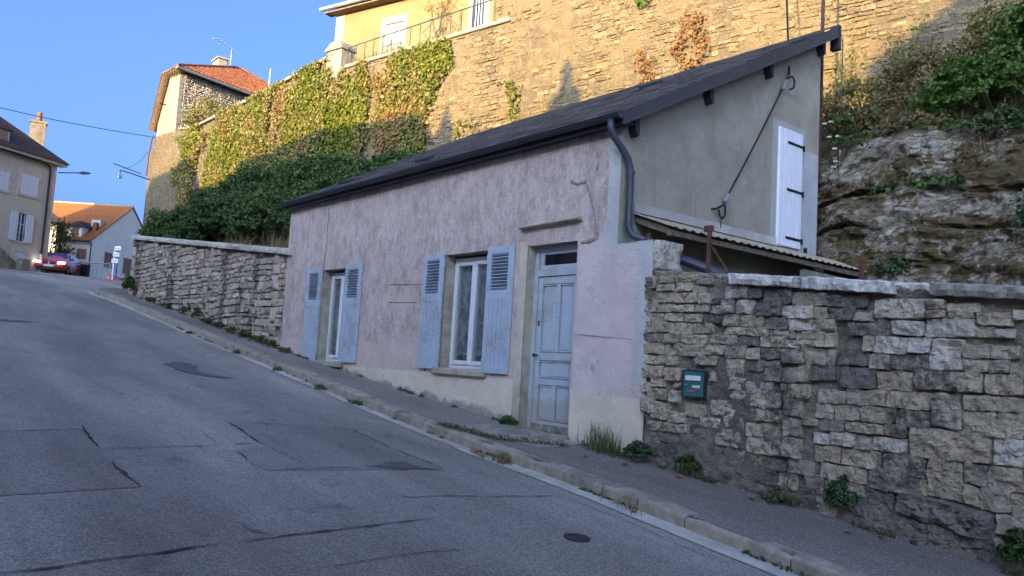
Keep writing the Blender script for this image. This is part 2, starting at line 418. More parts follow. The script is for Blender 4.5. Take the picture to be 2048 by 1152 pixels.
M['reveal'] = mortar('window_reveal_cement', (.276, .255, .189), (.488, .441, .336), .4, (.138, .127, .098), .006, 25)
M['sill'] = mortar('stone_sill', (.297, .265, .205), (.466, .421, .328), .4, (.148, .137, .107), .006, 25)
M['glass'] = glassmat('window_glass', (.86, .89, .9), .6)
M['glass_dark'] = glassmat('dark_window_glass', (.12, .13, .14))
def _cliff():
    t = NT('limestone_cliff_rock'); X, Y, Z = t.xyz()
    c = t.ramp(t.noise(1.7, 10, .74, t.vec((1, 1, 1.8))), [(.30, (.12, .10, .075)), (.44, (.31, .265, .195)), (.55, (.46, .41, .32)), (.68, (.68, .63, .52))])
    c = t.mix(t.mul(t.ss(t.noise(5, 10, .8, t.vec((1, 1, 1.6))), .51, .59), .75), c, (.05, .047, .042))
    c = t.mix(t.mul(t.ss(t.noise(2.6, 9, .78, t.vec((1, 1, 1.3), (7, 7, 7))), .54, .60), .85), c, t.ramp(t.noise(18, 6, .7), [(.35, (.28, .27, .25)), (.6, (.64, .63, .61))]))
    moss = t.math('ADD', t.noise(.95, 6, .68, t.vec((1, 1, 1.5), (2, 5, 1))), t.mul(t.math('SUBTRACT', t.noise(11, 7, .7), .5), .4))
    c = t.mix(t.mul(t.ss(moss, .48, .53), .92), c, t.ramp(t.noise(22, 7, .7), [(.3, (.045, .032, .010)), (.6, (.125, .088, .026)), (.75, (.20, .17, .06))]))
    soil = t.ramp(t.noise(7, 9, .75), [(.3, (.05, .04, .024)), (.55, (.16, .125, .07)), (.75, (.30, .26, .18))])
    flat = t.math('MAXIMUM', t.ss(t.math('ADD', t.nz, t.mul(t.math('SUBTRACT', t.noise(4, 6), .5), .5)), .5, .7), t.mul(t.ss(t.math('ADD', Z, t.mul(t.math('SUBTRACT', t.noise(2, 6), .5), .8)), 5.15, 5.35), .9))
    c = t.mix(flat, c, soil)
    h = t.math('ADD', t.noise(8, 10, .75), t.mul(t.voro(7), .6))
    return t.done(c, .97, t.bump(h, .12))
M['cliff'] = _cliff()
M['hill'] = plain('hillside_earth', (.09, .075, .045), 1, .4, 3, .05, 8)
# leaves
M['ivy'] = leafmat('creeper_leaves', [(.040, .068, .008), (.104, .128, .013), (.176, .176, .024), (.136, .152, .018)], .42, [(.160, .064, .020), (.264, .152, .064), (.192, .176, .032), (.272, .200, .112)])
M['ivy_orange'] = leafmat('autumn_creeper_leaves', [(.192, .080, .024), (.272, .136, .052), (.152, .056, .022), (.256, .184, .064)])
M['bush'] = leafmat('dark_shrub_leaves', [(.028, .055, .016), (.055, .10, .024), (.09, .14, .036), (.035, .07, .02)])
M['bush_light'] = leafmat('bright_shrub_leaves', [(.04, .085, .015), (.075, .13, .022), (.10, .16, .03), (.05, .10, .02)])
M['grass'] = leafmat('grass_blades', [(.05, .10, .03), (.09, .14, .04), (.14, .17, .06), (.04, .08, .03)])
M['dry'] = leafmat('dry_grass', [(.20, .15, .07), (.30, .24, .13), (.16, .12, .06), (.24, .21, .10)])
M['flower'] = plain('white_flower', (.7, .72, .68), .8)
M['dead_leaf'] = leafmat('fallen_leaf', [(.34, .15, .06), (.45, .24, .10), (.25, .12, .06)])
M['bark'] = plain('bark', (.10, .075, .05), .95, .3, 12, .01, 30)

M['jamb'] = mortar('cream_painted_cement', (.445, .402, .295), (.657, .588, .443), .45, (.233, .216, .164), .008, 20)
M['kick'] = plain('worn_grey_wood', (.263, .245, .208), .9, .4, 12, .006, 30)
M['coping_pale'] = rubble('pale_wall_coping', [(.483, .446, .361), (.578, .535, .439), (.420, .386, .318)], grime=.4, grime_lo=.58, lichen=.3, bump=.012)
M['rust_dark'] = plain('dark_cast_iron', (.05, .05, .055), .7, .3, 30, .003, 90)
M['label_beige'] = plain('beige_card', (.62, .58, .42), .7); M['label_red'] = plain('red_sticker', (.55, .08, .10), .6, .3, 90)
M['sheet'] = plain('pale_corrugated_sheet', (.36, .31, .22), .7, .2, 5)
M['flash'] = mortar('grey_flashing', (.382, .372, .340), (.530, .510, .459), .4, (.212, .196, .170), .004, 20)
M['old_wood'] = plain('old_timber', (.17, .14, .10), .95, .35, 10, .006, 40)
M['old_render'] = mortar('old_greenish_render', (.22, .22, .17), (.34, .33, .27), .4)
M['old_green'] = plain('faded_green_boards', (.30, .31, .24), .9, .3, 6, .004, 30)
def _green():
    t = NT('green_letterbox_paint'); X, Y, Z = t.xyz()
    c = t.ramp(t.noise(8, 7, .7, t.vec((1, 1, .3))), [(.3, (.02, .09, .085)), (.7, (.04, .17, .16))])
    c = t.mix(t.mul(t.ss(t.noise(26, 7, .75, t.vec((1, 1, .25))), .55, .65), .7), c, (.012, .02, .025))
    return t.done(c, .5)
M['green_box'] = _green()
def _lace():
    t = NT('lace_curtain')
    n = t.noise(9, 4, .6, t.vec((1, 1, .7))); net = t.voro(70, feature='DISTANCE_TO_EDGE')
    a = t.math('MAXIMUM', t.ss(n, .46, .54), t.mul(t.ss(net, .12, .04), .75))
    a = t.math('MULTIPLY_ADD', a, .75, .15)
    tr = t.node('ShaderNodeBsdfTransparent'); d = t.node('ShaderNodeBsdfDiffuse', {0: (.66, .68, .72, 1)}); mx = t.node('ShaderNodeMixShader', {0: a})
    t.L(tr.outputs[0], mx.inputs[1]); t.L(d.outputs[0], mx.inputs[2]); t.L(mx.outputs[0], t.out.inputs[0])
    return t.m
M['lace'] = _lace()
def rubble_far(name, pal, mort, bump=.08, scale=4.2, grime=.3):
    """masonry too far off to pick its stones apart"""
    t = NT(name); v = t.vec((1, 1, 1.9))
    col = t.node('ShaderNodeTexVoronoi', {'Vector': v, 'Scale': scale}).outputs['Color']
    rr = t.node('ShaderNodeSeparateColor', {0: col}).outputs[0]
    c = t.ramp(rr, [(i/(len(pal)-1), q) for i, q in enumerate(pal)])
    e = t.voro(scale, v, 'DISTANCE_TO_EDGE'); e2 = t.math('ADD', e, t.mul(t.math('SUBTRACT', t.noise(14, 6, .7), .5), .12))
    c = t.mix(t.ss(e2, .09, .02), c, mort)
    c = t.mix(t.mul(t.ss(t.noise(.5, 6, .65), .5, .64), grime), c, (.24, .20, .14))
    c = t.mix(.6, c, t.ramp(t.noise(7, 8, .7), [(.3, (.65, .65, .65)), (.7, (1.2, 1.2, 1.2))]), 'MULTIPLY')
    return t.done(c, .95, t.bump(t.math('ADD', t.ss(e2, .0, .14), t.mul(t.noise(12, 6), .5)), bump))
M['rubble_far'] = rubble_far('distant_rampart_rubble', PALG, (.225, .180, .108))
M['rubble_far_pale'] = rubble_far('distant_pale_rubble', [(.251, .213, .144), (.304, .266, .198), (.274, .228, .160)], (.258, .220, .160), .02)
M['stone_tower'] = rubble('tower_rubble', [(.38, .33, .24), (.48, .42, .31), (.30, .26, .20), (.52, .46, .35)], grime=.5, gcol=(.16, .15, .12), bump=.04, bscale=8)
M['net'] = plain('wire_net', (.10, .12, .10), .6)
def _ochre():
    t = NT('ochre_render'); c = t.ramp(t.noise(.9, 7, .65), [(.3, (.20, .125, .055)), (.7, (.255, .165, .075))])
    return t.done(c, .95, t.bump(t.noise(30, 5), .01))
M['ochre'] = _ochre()
M['cream_shutter'] = plain('cream_shutter_paint', (.396, .367, .310), .6)
M['glass_blue'] = plain('dark_blue_pane', (.03, .04, .08), .1, spec=.6)
M['tile_brown'] = plain('brown_roof_tile', (.13, .085, .055), .9, .35, 9, .03, 10)
M['tile_red'] = plain('red_clay_tile', (.230, .083, .037), .85, .35, 3)
M['tile_dark'] = plain('dark_ridge_tile', (.15, .09, .07), .9, .3, 4)
M['tile_bed'] = plain('tile_bed', (.20, .07, .04), .9, .3)
M['rafter'] = plain('dark_rafter_end', (.16, .11, .07), .9, .3)
M['steel_dull'] = plain('dull_zinc', (.30, .32, .33), .5, .15, metal=.4)
M['cream_render'] = mortar('cream_grey_render', (.44, .40, .32), (.56, .51, .42), .35, (.33, .30, .25), .005, 6)
M['pale_surround'] = plain('pale_limestone_trim', (.52, .48, .40), .9, .15, 3)
M['lilac_shutter'] = plain('pale_lilac_shutter', (.60, .62, .72), .6, .06)
M['roof_dark'] = plain('dark_brown_roof', (.05, .036, .036), .85, .3, 5, .03, 8)
M['chimney_render'] = plain('grey_chimney_render', (.17, .14, .10), .95, .25, 3)
M['white_render'] = mortar('white_render', (.799, .721, .550), (.929, .848, .650), .25, (.648, .583, .460), .004, 6)
M['tile_orange'] = plain('orange_roof_tile', (.295, .102, .029), .85, .28, 6, .03, 9)
M['tile_pale'] = plain('pale_ridge_tile', (.288, .224, .168), .9, .2)
M['brown_shutter'] = plain('brown_wood_shutter', (.26, .155, .10), .8, .25, 4)
M['red_canvas'] = plain('red_canvas', (.42, .04, .05), .8)
M['steel_pale'] = plain('pale_painted_steel', (.42, .46, .48), .5, .1)
M['sign_blue'] = plain('blue_painted_steel', (.06, .10, .32), .5)
M['sign_grey'] = plain('grey_lettering', (.45, .47, .5), .7)
def _carred():
    t = NT('red_car_paint'); t.b.inputs['Coat Weight'].default_value = 1; t.b.inputs['Coat Roughness'].default_value = .05
    return t.done((.50, .02, .025), .35)
M['car_red'] = _carred()
M['car_glass'] = plain('car_glass', (.03, .05, .07), .06, spec=.8)
M['headlamp'] = emit('lit_headlamp', (1, .93, .78), 2.2)
M['tyre'] = plain('tyre_rubber', (.018, .018, .02), .8)
def _plate():
    t = NT('number_plate'); return t.done(t.mix(t.ss(t.voro(30), .3, .2), (.62, .64, .66), (.2, .2, .22)), .5)
M['plate'] = _plate()
M['hair_dark'] = plain('dark_hair', (.03, .022, .018), .8)
M['bush_mid'] = leafmat('mid_shrub_leaves', [(.035, .07, .018), (.065, .115, .026), (.11, .15, .04), (.045, .085, .022)])
M['weed'] = leafmat('weed_leaves', [(.04, .09, .04), (.06, .12, .05), (.09, .15, .06), (.05, .10, .05)])
M['grass_tall'] = leafmat('tall_grass', [(.12, .16, .07), (.22, .23, .12), (.08, .13, .05), (.28, .27, .17)])
M['grass_pale'] = leafmat('pale_grass', [(.30, .30, .10), (.20, .24, .08), (.40, .36, .16)])
M['broom'] = leafmat('broom_leaves', [(.12, .12, .035), (.18, .17, .05), (.24, .21, .07), (.10, .10, .035)])
M['grit'] = plain('pale_grit', (.36, .34, .31), .9, .4, 30)
M['soffit_dark'] = plain('dark_soffit', (.07, .045, .03), .9)
M['verge'] = plain('slate_blue_verge', (.05, .055, .065), .5, .15, 3, spec=.4)
M['dry_bush'] = leafmat('dry_shrub_leaves', [(.10, .075, .03), (.17, .13, .055), (.09, .09, .03), (.22, .17, .08)])
M['moss_weed'] = leafmat('moss_and_weeds', [(.05, .08, .03), (.08, .10, .04), (.13, .11, .05), (.06, .06, .03)])
# ------------------------------------------------------------------ ground, road, pavement
def grid_mesh(name, xs, ys, zf, mat, kind=None, parent=None):
    vs = [(x, y, zf(x, y)) for x in xs for y in ys]; ny = len(ys)
    fs = [(i*ny+j, i*ny+j+1, (i+1)*ny+j+1, (i+1)*ny+j) for i in range(len(xs)-1) for j in range(ny-1)]
    if xs[1] > xs[0]: fs = [f[::-1] for f in fs]
    o = mesh_obj(name, vs, fs, mat, parent, True)
    if kind: o['kind'] = kind
    return o
gx = list(np.linspace(-700, -140, 12))+list(np.arange(-130, 30, 4.))+list(np.linspace(40, 500, 10))
grid_mesh('ground', gx, np.linspace(-600, 600, 40), lambda x, y: zroad(x)-.12, M['ground'], 'structure')

def rz(x, y): return zroad(x) + .012*fbm(x*.35, y*.6, 2.)
vs, fs = [], []
def addgrid(xs, ys):
    b = len(vs); ny = len(ys)
    for x in xs:
        for y in ys: vs.append((x, y, rz(x, y)))
    for i in range(len(xs)-1):
        for j in range(ny-1): fs.append((b+i*ny+j, b+(i+1)*ny+j, b+(i+1)*ny+j+1, b+i*ny+j+1))
addgrid(np.arange(-26, 24.1, .25), np.linspace(-8.4, .2, 36))
addgrid(np.concatenate([np.arange(-130, -60, 5.), np.arange(-60, -25.9, .5)]), np.linspace(-34, 60, 95))
road = mesh_obj('road', vs, fs, M['asphalt'], None, True); road['kind'] = 'structure'

# kerb line: straight along the street, then round the corner at the top
KL = [(x, yk(x)) for x in np.arange(18, -24.5, -.5)] + [(-25.2, -.80), (-26.1, -.86), (-26.9, -.80), (-27.6, -.55), (-28.1, -.1), (-28.45, .5), (-28.7, 1.3), (-28.9, 2.4), (-29.05, 4), (-29.2, 6), (-29.4, 9)]
def resample(pl, step):
    P = np.array(pl, float); d = np.concatenate([[0], np.cumsum(np.hypot(*np.diff(P, axis=0).T))])
    s = np.arange(0, d[-1], step)
    return np.stack([np.interp(s, d, P[:, 0]), np.interp(s, d, P[:, 1])], 1)
KP = resample(KL, .25)
# pavement sheet from the kerb to the wall foot
pv, pf = [], []
for i, (x, y) in enumerate(KP):
    if x > -25.2: a, b_ = (x, y+.05), (x, .25)
    else:
        k = min(1, (i*1.0)/len(KP)); a = (x+.05, y+.03); b_ = (max(x, -25.2) if y < .3 else -25.2, max(.25, y))
    n = 7
    for j in range(n):
        t = j/(n-1); px_, py_ = lerp(a[0], b_[0], t), lerp(a[1], b_[1], t)
        pv.append((px_, py_, zpave(px_, py_)+.006*fbm(px_*1.2, py_*1.2, 5.)-.004))
    if i:
        for j in range(n-1): pf.append(((i-1)*n+j, (i-1)*n+j+1, i*n+j+1, i*n+j))
pave = mesh_obj('pavement', pv, pf, M['pave'], None, True); pave['kind'] = 'structure'
# kerbstones, each with a rounded arris and its own slight misfit
def kerb_at(s0, s1):
    P = np.array(KL, float); d = np.concatenate([[0], np.cumsum(np.hypot(*np.diff(P, axis=0).T))])
    f = lambda s: Vector((np.interp(s, d, P[:, 0]), np.interp(s, d, P[:, 1]), 0))
    prof = [(0.0, -.22), (0.0, -.03), (.006, -.012), (.03, 0.0), (.165, .006), (.175, -.006), (.175, -.22)]
    n = 7; vs_, fs_ = [], []
    dz = random.uniform(-.006, .006); dy = random.uniform(-.008, .008); ph = random.random()*50
    for i in range(n):
        s = lerp(s0+.007, s1-.007, i/(n-1)); p = f(s); tt = (f(s+.05)-f(s-.05)).normalized(); nn = Vector((tt.y, -tt.x, 0))
        if nn.y < 0 and p.x > -26: nn = -nn
        if p.x <= -26 and nn.x < 0: nn = -nn
        for (o_, h) in prof:
            q = p + nn*(o_+dy)
            w_ = .006*noise.noise((s*3+ph, o_*20, h*20)) + (-.012 if i in (0, n-1) and h > -.02 else 0)*random.uniform(.2, 1)
            vs_.append((q.x, q.y, zb(q.x)+.02*min(p.y, 0)+h+dz+w_))
    m_ = len(prof)
    for i in range(n-1):
        for j in range(m_-1): fs_.append((i*m_+j, (i+1)*m_+j, (i+1)*m_+j+1, i*m_+j+1))
    fs_.append(tuple(range(m_))); fs_.append(tuple((n-1)*m_+j for j in range(m_))[::-1])
    return mesh_obj('kerbstone', vs_, fs_, M['kerb'], pave)
P_ = np.array(KL, float); D_ = np.concatenate([[0], np.cumsum(np.hypot(*np.diff(P_, axis=0).T))])
s_ref = float(np.interp(4.12, -P_[:, 0], D_))
s = s_ref % .965
while s < D_[-1]-1:
    s1 = s+.965
    if np.interp(s, D_, P_[:, 0]) < 6 and np.interp(s, D_, P_[:, 1]) < 5: kerb_at(s, s1)
    s = s1
# pale concrete gutter strip at the kerb's foot
gv, gf = [], []
GP = resample(KL, .2)
for i, (x, y) in enumerate(GP):
    t_ = (GP[min(i+1, len(GP)-1)]-GP[max(i-1, 0)]); t_ /= np.hypot(*t_); nn = np.array([t_[1], -t_[0]])
    if (nn[1] < 0 and x > -26) or (x <= -26 and nn[0] < 0): nn = -nn
    wdt = .19+.035*fbm(x*.9, 1, 3) - (.05 if x < -7.2 else 0)
    for o_ in (.03, -wdt*.5, -wdt):
        q = np.array([x, y])+nn*o_; gv.append((q[0], q[1], rz(q[0], q[1])+.007+(.006 if o_ > 0 else 0)))
    if i: gf += [((i-1)*3, (i-1)*3+1, i*3+1, i*3), ((i-1)*3+1, (i-1)*3+2, i*3+2, i*3+1)]
mesh_obj('gutter_strip', gv, gf, M['gutter_strip'], road, True)
# worn asphalt reinstatements and open joints
CR = [[(-8.32, -5.42), (-8.4, -5.17), (-8.44, -4.75), (-8.46, -4.61)], [(-8.62, -4.72), (-8.12, -4.76), (-7.63, -4.78)], [(-7.63, -4.78), (-7.6, -4.56), (-7.63, -3.93), (-7.71, -3.31)], [(-8.78, -3.26), (-8.36, -3.27), (-7.67, -3.33), (-7.56, -3.31)], [(-8.78, -3.26), (-8.63, -2.7), (-8.45, -2.0)], [(-8.45, -2.0), (-7.45, -2.08), (-6.75, -2.09), (-6.32, -2.1)], [(-6.57, -3.75), (-6.59, -3.52), (-6.53, -2.89), (-6.36, -2.21)], [(-7.1, -4.81), (-6.73, -4.83), (-6.21, -4.81)], [(-7.1, -4.81), (-7.21, -4.73), (-7.33, -4.38), (-7.36, -3.5)], [(-4.62, -7.6), (-4.68, -5.77), (-4.68, -5.65), (-4.73, -5.4), (-4.75, -5.08), (-4.8, -4.73), (-4.82, -4.44), (-4.86, -4.08), (-4.89, -3.59), (-4.93, -3.16)], [(-5.12, -4.5), (-5.03, -4.51), (-4.94, -4.46), (-4.85, -4.41)], [(-5.55, -3.11), (-5.46, -2.98), (-5.43, -2.68), (-5.32, -2.37), (-5.21, -1.73)], [(-13.37, -2.58), (-12.7, -2.6), (-12.3, -2.54), (-12.05, -2.29), (-12.03, -1.83)], [(-13.37, -2.58), (-13.37, -2.12), (-13.21, -1.72)], [(-14.49, -1.84), (-14.09, -1.72), (-14.41, -1.2)], [(-17.93, -4.26), (-18.03, -3.91), (-17.92, -3.64)], [(-7.38, -3.69), (-6.6, -3.79)], [(-7.51, -3.32), (-6.57, -3.32)], [(-7.61, -3.94), (-7.39, -3.99)], [(-8.37, -3.69), (-7.7, -3.74)], [(-5.19, -1.7), (-4.77, -1.68), (-4.24, -1.71), (-3.43, -1.81)], [(-4.24, -4.51), (-4.27, -4.04), (-4.3, -3.61), (-4.23, -3.21)], [(-4.23, -3.21), (-4.12, -3.22)]]
CW = [9, 13, 11, 12, 9, 7, 8, 15, 4, 13, 8, 11, 9, 6, 8, 12, 5, 5, 6, 4, 4, 6, 4]
for ci, l in enumerate(CR):
    P = resample(l+[l[-1]], .035); wv, wf = [], []
    if len(P) < 3: continue
    for i, (x, y) in enumerate(P):
        t_ = P[min(i+1, len(P)-1)]-P[max(i-1, 0)]; t_ = t_/(np.hypot(*t_)+1e-9); nn = np.array([-t_[1], t_[0]])
        x += .02*noise.noise((x*5, y*5, ci)); y += .02*noise.noise((x*5, y*5, ci+9.))
        w_ = CW[ci]*.00075*max(.12, 1+1.6*noise.noise((x*7, y*7, ci*3.)))*min(1, .25+i/6, .25+(len(P)-1-i)/6)
        for sg in (1, -1):
            k = w_*(1+.7*noise.noise((x*25, y*25, sg*4.))); wv.append((x+nn[0]*sg*k, y+nn[1]*sg*k, rz(x, y)+.009))
        if i: wf.append((2*i-2, 2*i, 2*i+1, 2*i-1))
    mesh_obj('asphalt_crack', wv, wf, M['crack'], road)
def sheet(name, pl, mat, dz, jit=.02):
    P = resample(pl+[pl[0]], .09)
    pts = [(x+jit*noise.noise((x*6, y*6, 1.)), y+jit*noise.noise((x*6, y*6, 8.))) for x, y in P]
    bm = bmesh.new(); vv = [bm.verts.new((x, y, 0)) for x, y in pts]; bm.faces.new(vv)
    bmesh.ops.triangulate(bm, faces=bm.faces)
    me = bpy.data.meshes.new(name)
    for v in bm.verts: v.co.z = rz(v.co.x, v.co.y)+dz
    bm.normal_update()
    for f in bm.faces:
        if f.normal.z < 0: f.normal_flip()
    bm.to_mesh(me); bm.free(); me.materials.append(mat)
    o = bpy.data.objects.new(name, me); COL.objects.link(o); wparent(o, road); return o
PATCH = [[(-8.41, -7.4), (-8.44, -4.75), (-7.63, -4.78), (-7.1, -4.81), (-6.21, -4.81), (-6.06, -7.4)], [(-8.78, -3.26), (-8.45, -2.0), (-6.32, -2.1), (-6.57, -3.75), (-7.38, -3.69), (-7.67, -3.33)]]
DARK = [[(-6.46, -2.8), (-6.76, -2.52), (-6.67, -2.46), (-6.76, -2.32), (-6.51, -2.33), (-6.36, -2.21)], [(-18.16, -4.23), (-18.25, -3.88), (-18.01, -3.63), (-17.9, -3.88), (-17.8, -4.31)], [(-13.36, -2.6), (-13.54, -2.33), (-13.3, -2.15), (-12.65, -2.35), (-12.3, -2.23), (-11.99, -1.95), (-12.1, -2.38), (-12.58, -2.6)]]
for p in PATCH: sheet('asphalt_patch', p, M['asphalt_patch'], .0045)
for p in DARK: sheet('asphalt_patch', p, M['asphalt_dark'], .007, .12)
# small round valve cover
cx, cy = -4.21, -2.44
vc = thing('valve_cover', 'small round dark iron valve cover set in the road', 'manhole cover', (cx, cy, rz(cx, cy)))
ring = [(cx+.095*math.cos(a), cy+.095*math.sin(a)) for a in np.linspace(0, 2*PI, 25)[:-1]]
slope = lambda x, y: rz(cx, cy)-.09*(x-cx)
MB().add([(x, y, slope(x, y)+.011) for x, y in ring]+[(x, y, slope(x, y)-.03) for x, y in ring], [tuple(range(24))]+[(i, i+24, (i+1) % 24+24, (i+1) % 24) for i in range(24)]).build('lid', M['rust_dark'] if 'rust_dark' in M else M['crack'], vc)
mb = MB()
for k in range(3):
    mb.add([(cx+.06*(k-1)-.008, cy-.05, slope(cx+.06*(k-1), cy)+.014), (cx+.06*(k-1)+.008, cy-.05, slope(cx+.06*(k-1), cy)+.014), (cx+.06*(k-1)+.008, cy+.05, slope(cx+.06*(k-1), cy)+.014), (cx+.06*(k-1)-.008, cy+.05, slope(cx+.06*(k-1), cy)+.014)], [(0, 1, 2, 3)])
mb.build('ridge', M['zinc_dark'], vc)
# stone step in front of the door
sv = []
stp = thing('door_slab', 'cracked grey stone slab in the pavement before the blue door', 'slab', (-7.3, -.4, zb(-7.3)))
for (a, b_) in (((-7.95, -.95), (-7.12, -.08)), ((-7.10, -.80), (-6.6, -.06))):
    bm_ = MB(); pts = [(a[0], a[1]), (b_[0], a[1]+.1), (b_[0], b_[1]), (a[0]+.1, b_[1])]
    bm_.prism([(x, y, zpave(x, y)-.03) for x, y in pts], (0, 0, .042)).build('slab_piece', M['slab'], stp)
grid_mesh('opposite_pavement', np.arange(-44, 24, 2.), [-10.2, -8.4], lambda x, y: zb(x)-.02, M['pave'], 'structure')
# ------------------------------------------------------------------ stone laying helpers
def stone_mesh(w, h, d, nx=7, nz=5, seed=0., rough=.25, mat=None, name='stone', edge=20., smooth=True):
    """one roughly dressed block seen from -y: rounded, uneven outline and a pitted proud face"""
    us = np.concatenate([[-1, -.93], np.linspace(-.7, .7, max(1, nx-4)), [.93, 1]])
    ws = np.concatenate([[-1, -.86], np.linspace(-.5, .5, max(1, nz-4)), [.86, 1]])
    vs, fs = [], []
    cj = [random.uniform(-.06, .06) for _ in range(8)]
    for u in us:
        for v in ws:
            fx = (1-.05*abs(v)**8*min(1, h/w*1.6)) ; fz = (1-.10*abs(u)**8*min(1, w/h*.5))
            sk = cj[0]*v + cj[1]*u*v; tz = cj[2]*u+cj[3]*u*v
            ox = .07*noise.noise((v*1.7+seed, 3.1, seed*1.3))*min(h, w)*abs(u); oz = .10*noise.noise((u*2.3*w/h*.5+seed*2, 7.7, seed))*h*abs(v)
            x = u*w/2*fx*(1-.02) + sk*h*.5 + ox; z = v*h/2*fz + tz*h*.5 + oz
            b = (1-abs(u)**edge)*(1-abs(v)**edge); b = max(0., b)**.3
            r = noise.noise((x*8+seed, z*12, seed)) + .7*noise.noise((x*22, z*30+seed, seed)) + .4*noise.noise((x*60, z*75+seed, seed))
            y = -d*(b*(.75+cj[4]*3*u+cj[5]*3*v) + rough*r*b) + (.03 if b == 0 else 0)
            vs.append((x, y, z))
    n = len(ws)
    for i in range(len(us)-1):
        for j in range(n-1): fs.append((i*n+j, (i+1)*n+j, (i+1)*n+j+1, i*n+j+1))
    me = bpy.data.meshes.new(name); me.from_pydata(vs, [], fs); me.materials.append(mat)
    me.polygons.foreach_set('use_smooth', [smooth]*len(fs))
    return me

def merge_meshes(name, items, mat, parent):
    """items: list of (mesh, matrix); one joined mesh object of kind stuff"""
    V, F, off = [], [], 0
    for me, mx in items:
        co = np.empty(len(me.vertices)*3); me.vertices.foreach_get('co', co); co = co.reshape(-1, 3)
        R = np.array(mx.to_3x3()); V.append(co@R.T+np.array(mx.translation))
        fl = np.empty(len(me.loops), int); me.loops.foreach_get('vertex_index', fl)
        lt = np.empty(len(me.polygons), int); me.polygons.foreach_get('loop_total', lt)
        q = fl+off; k = 0
        for n in lt: F.append(tuple(q[k:k+n])); k += n
        off += len(co)
    V = np.concatenate(V)
    me = bpy.data.meshes.new(name); me.from_pydata(V.tolist(), [], F); me.materials.append(mat)
    me.polygons.foreach_set('use_smooth', [items[0][0].polygons[0].use_smooth]*len(F))
    o = bpy.data.objects.new(name, me); COL.objects.link(o); wparent(o, parent); o['kind'] = 'stuff'
    return o

def wall_holes(mb, x0, x1, z0, z1, y, depth, holes):
    """front face at y with real openings and their reveals (depth goes +y)"""
    xs = sorted({x0, x1, *[h[0] for h in holes], *[h[1] for h in holes]}); zs = sorted({z0, z1, *[h[2] for h in holes], *[h[3] for h in holes]})
    for i in range(len(xs)-1):
        for j in range(len(zs)-1):
            cx_, cz_ = (xs[i]+xs[i+1])/2, (zs[j]+zs[j+1])/2
            if any(h[0] < cx_ < h[1] and h[2] < cz_ < h[3] for h in holes): continue
            mb.quad((xs[i], y, zs[j]), (xs[i+1], y, zs[j]), (xs[i+1], y, zs[j+1]), (xs[i], y, zs[j+1]))

# ------------------------------------------------------------------ the pink house
HX0, HX1, HD = -15.0, -6.27, 4.12
EZ = 4.36
house = thing('roadside_house', 'low pink rendered house with blue shutters and single pitch slate roof', 'house', (-10.6, 2, zb(-10.6)))
DOOR = (-7.80, -6.905, .62, 3.08); W2 = (-9.60, -8.60, 1.44, 3.085); W1 = (-13.41, -12.50, 1.41, 3.06)
f = MB(); wall_holes(f, HX0, HX1, -.1, EZ+.1, 0, .3, [DOOR, W2, W1])
o = f.build('front_wall', M['pink'], house)
bm = bmesh.new(); bm.from_mesh(o.data); bmesh.ops.remove_doubles(bm, verts=bm.verts, dist=1e-4)
bmesh.ops.subdivide_edges(bm, edges=bm.edges, cuts=6, use_grid_fill=True); bm.to_mesh(o.data); bm.free()
for v in o.data.vertices:
    x, y, z = v.co
    if all(abs(x-h[0]) > .01 and abs(x-h[1]) > .01 for h in (DOOR, W2, W1)) and HX0+.02 < x < HX1-.02: v.co.y += .02*fbm(x*.8, z*.8, 1.5)
o.data.polygons.foreach_set('use_smooth', [True]*len(o.data.polygons))
for h in (DOOR, W2, W1):
    r_ = MB(); a, b_, c_, d_ = h; dp = .30
    r_.box(a-.05, a, .012, dp, c_, d_).box(b_, b_+.05, .012, dp, c_, d_).box(a-.05, b_+.05, .012, dp, d_, d_+.05)
    r_.build('reveal', M['reveal'], house)
# gable, back and far end
roofz = lambda y: 4.50+.535*y
MB().add([(HX1, 0, -.1), (HX1, HD, -.1), (HX1, HD, roofz(HD)-.06), (HX1, 0, roofz(0)-.06)], [(0, 1, 2, 3)]).build('gable_wall', M['gable'], house)
MB().add([(HX0, 0, -.1), (HX0, HD, -.1), (HX0, HD, roofz(HD)-.06), (HX0, 0, roofz(0)-.06)], [(3, 2, 1, 0)]).build('end_wall', M['gable'], house)
MB().add([(HX0, HD, -.1), (HX1, HD, -.1), (HX1, HD, roofz(HD)-.06), (HX0, HD, roofz(HD)-.06)], [(3, 2, 1, 0)]).build('back_wall', M['gable'], house)
MB().box(HX0+.05, HX1-.05, .32, HD-.1, .5, 4.3).build('interior', M['dark_room'], house)
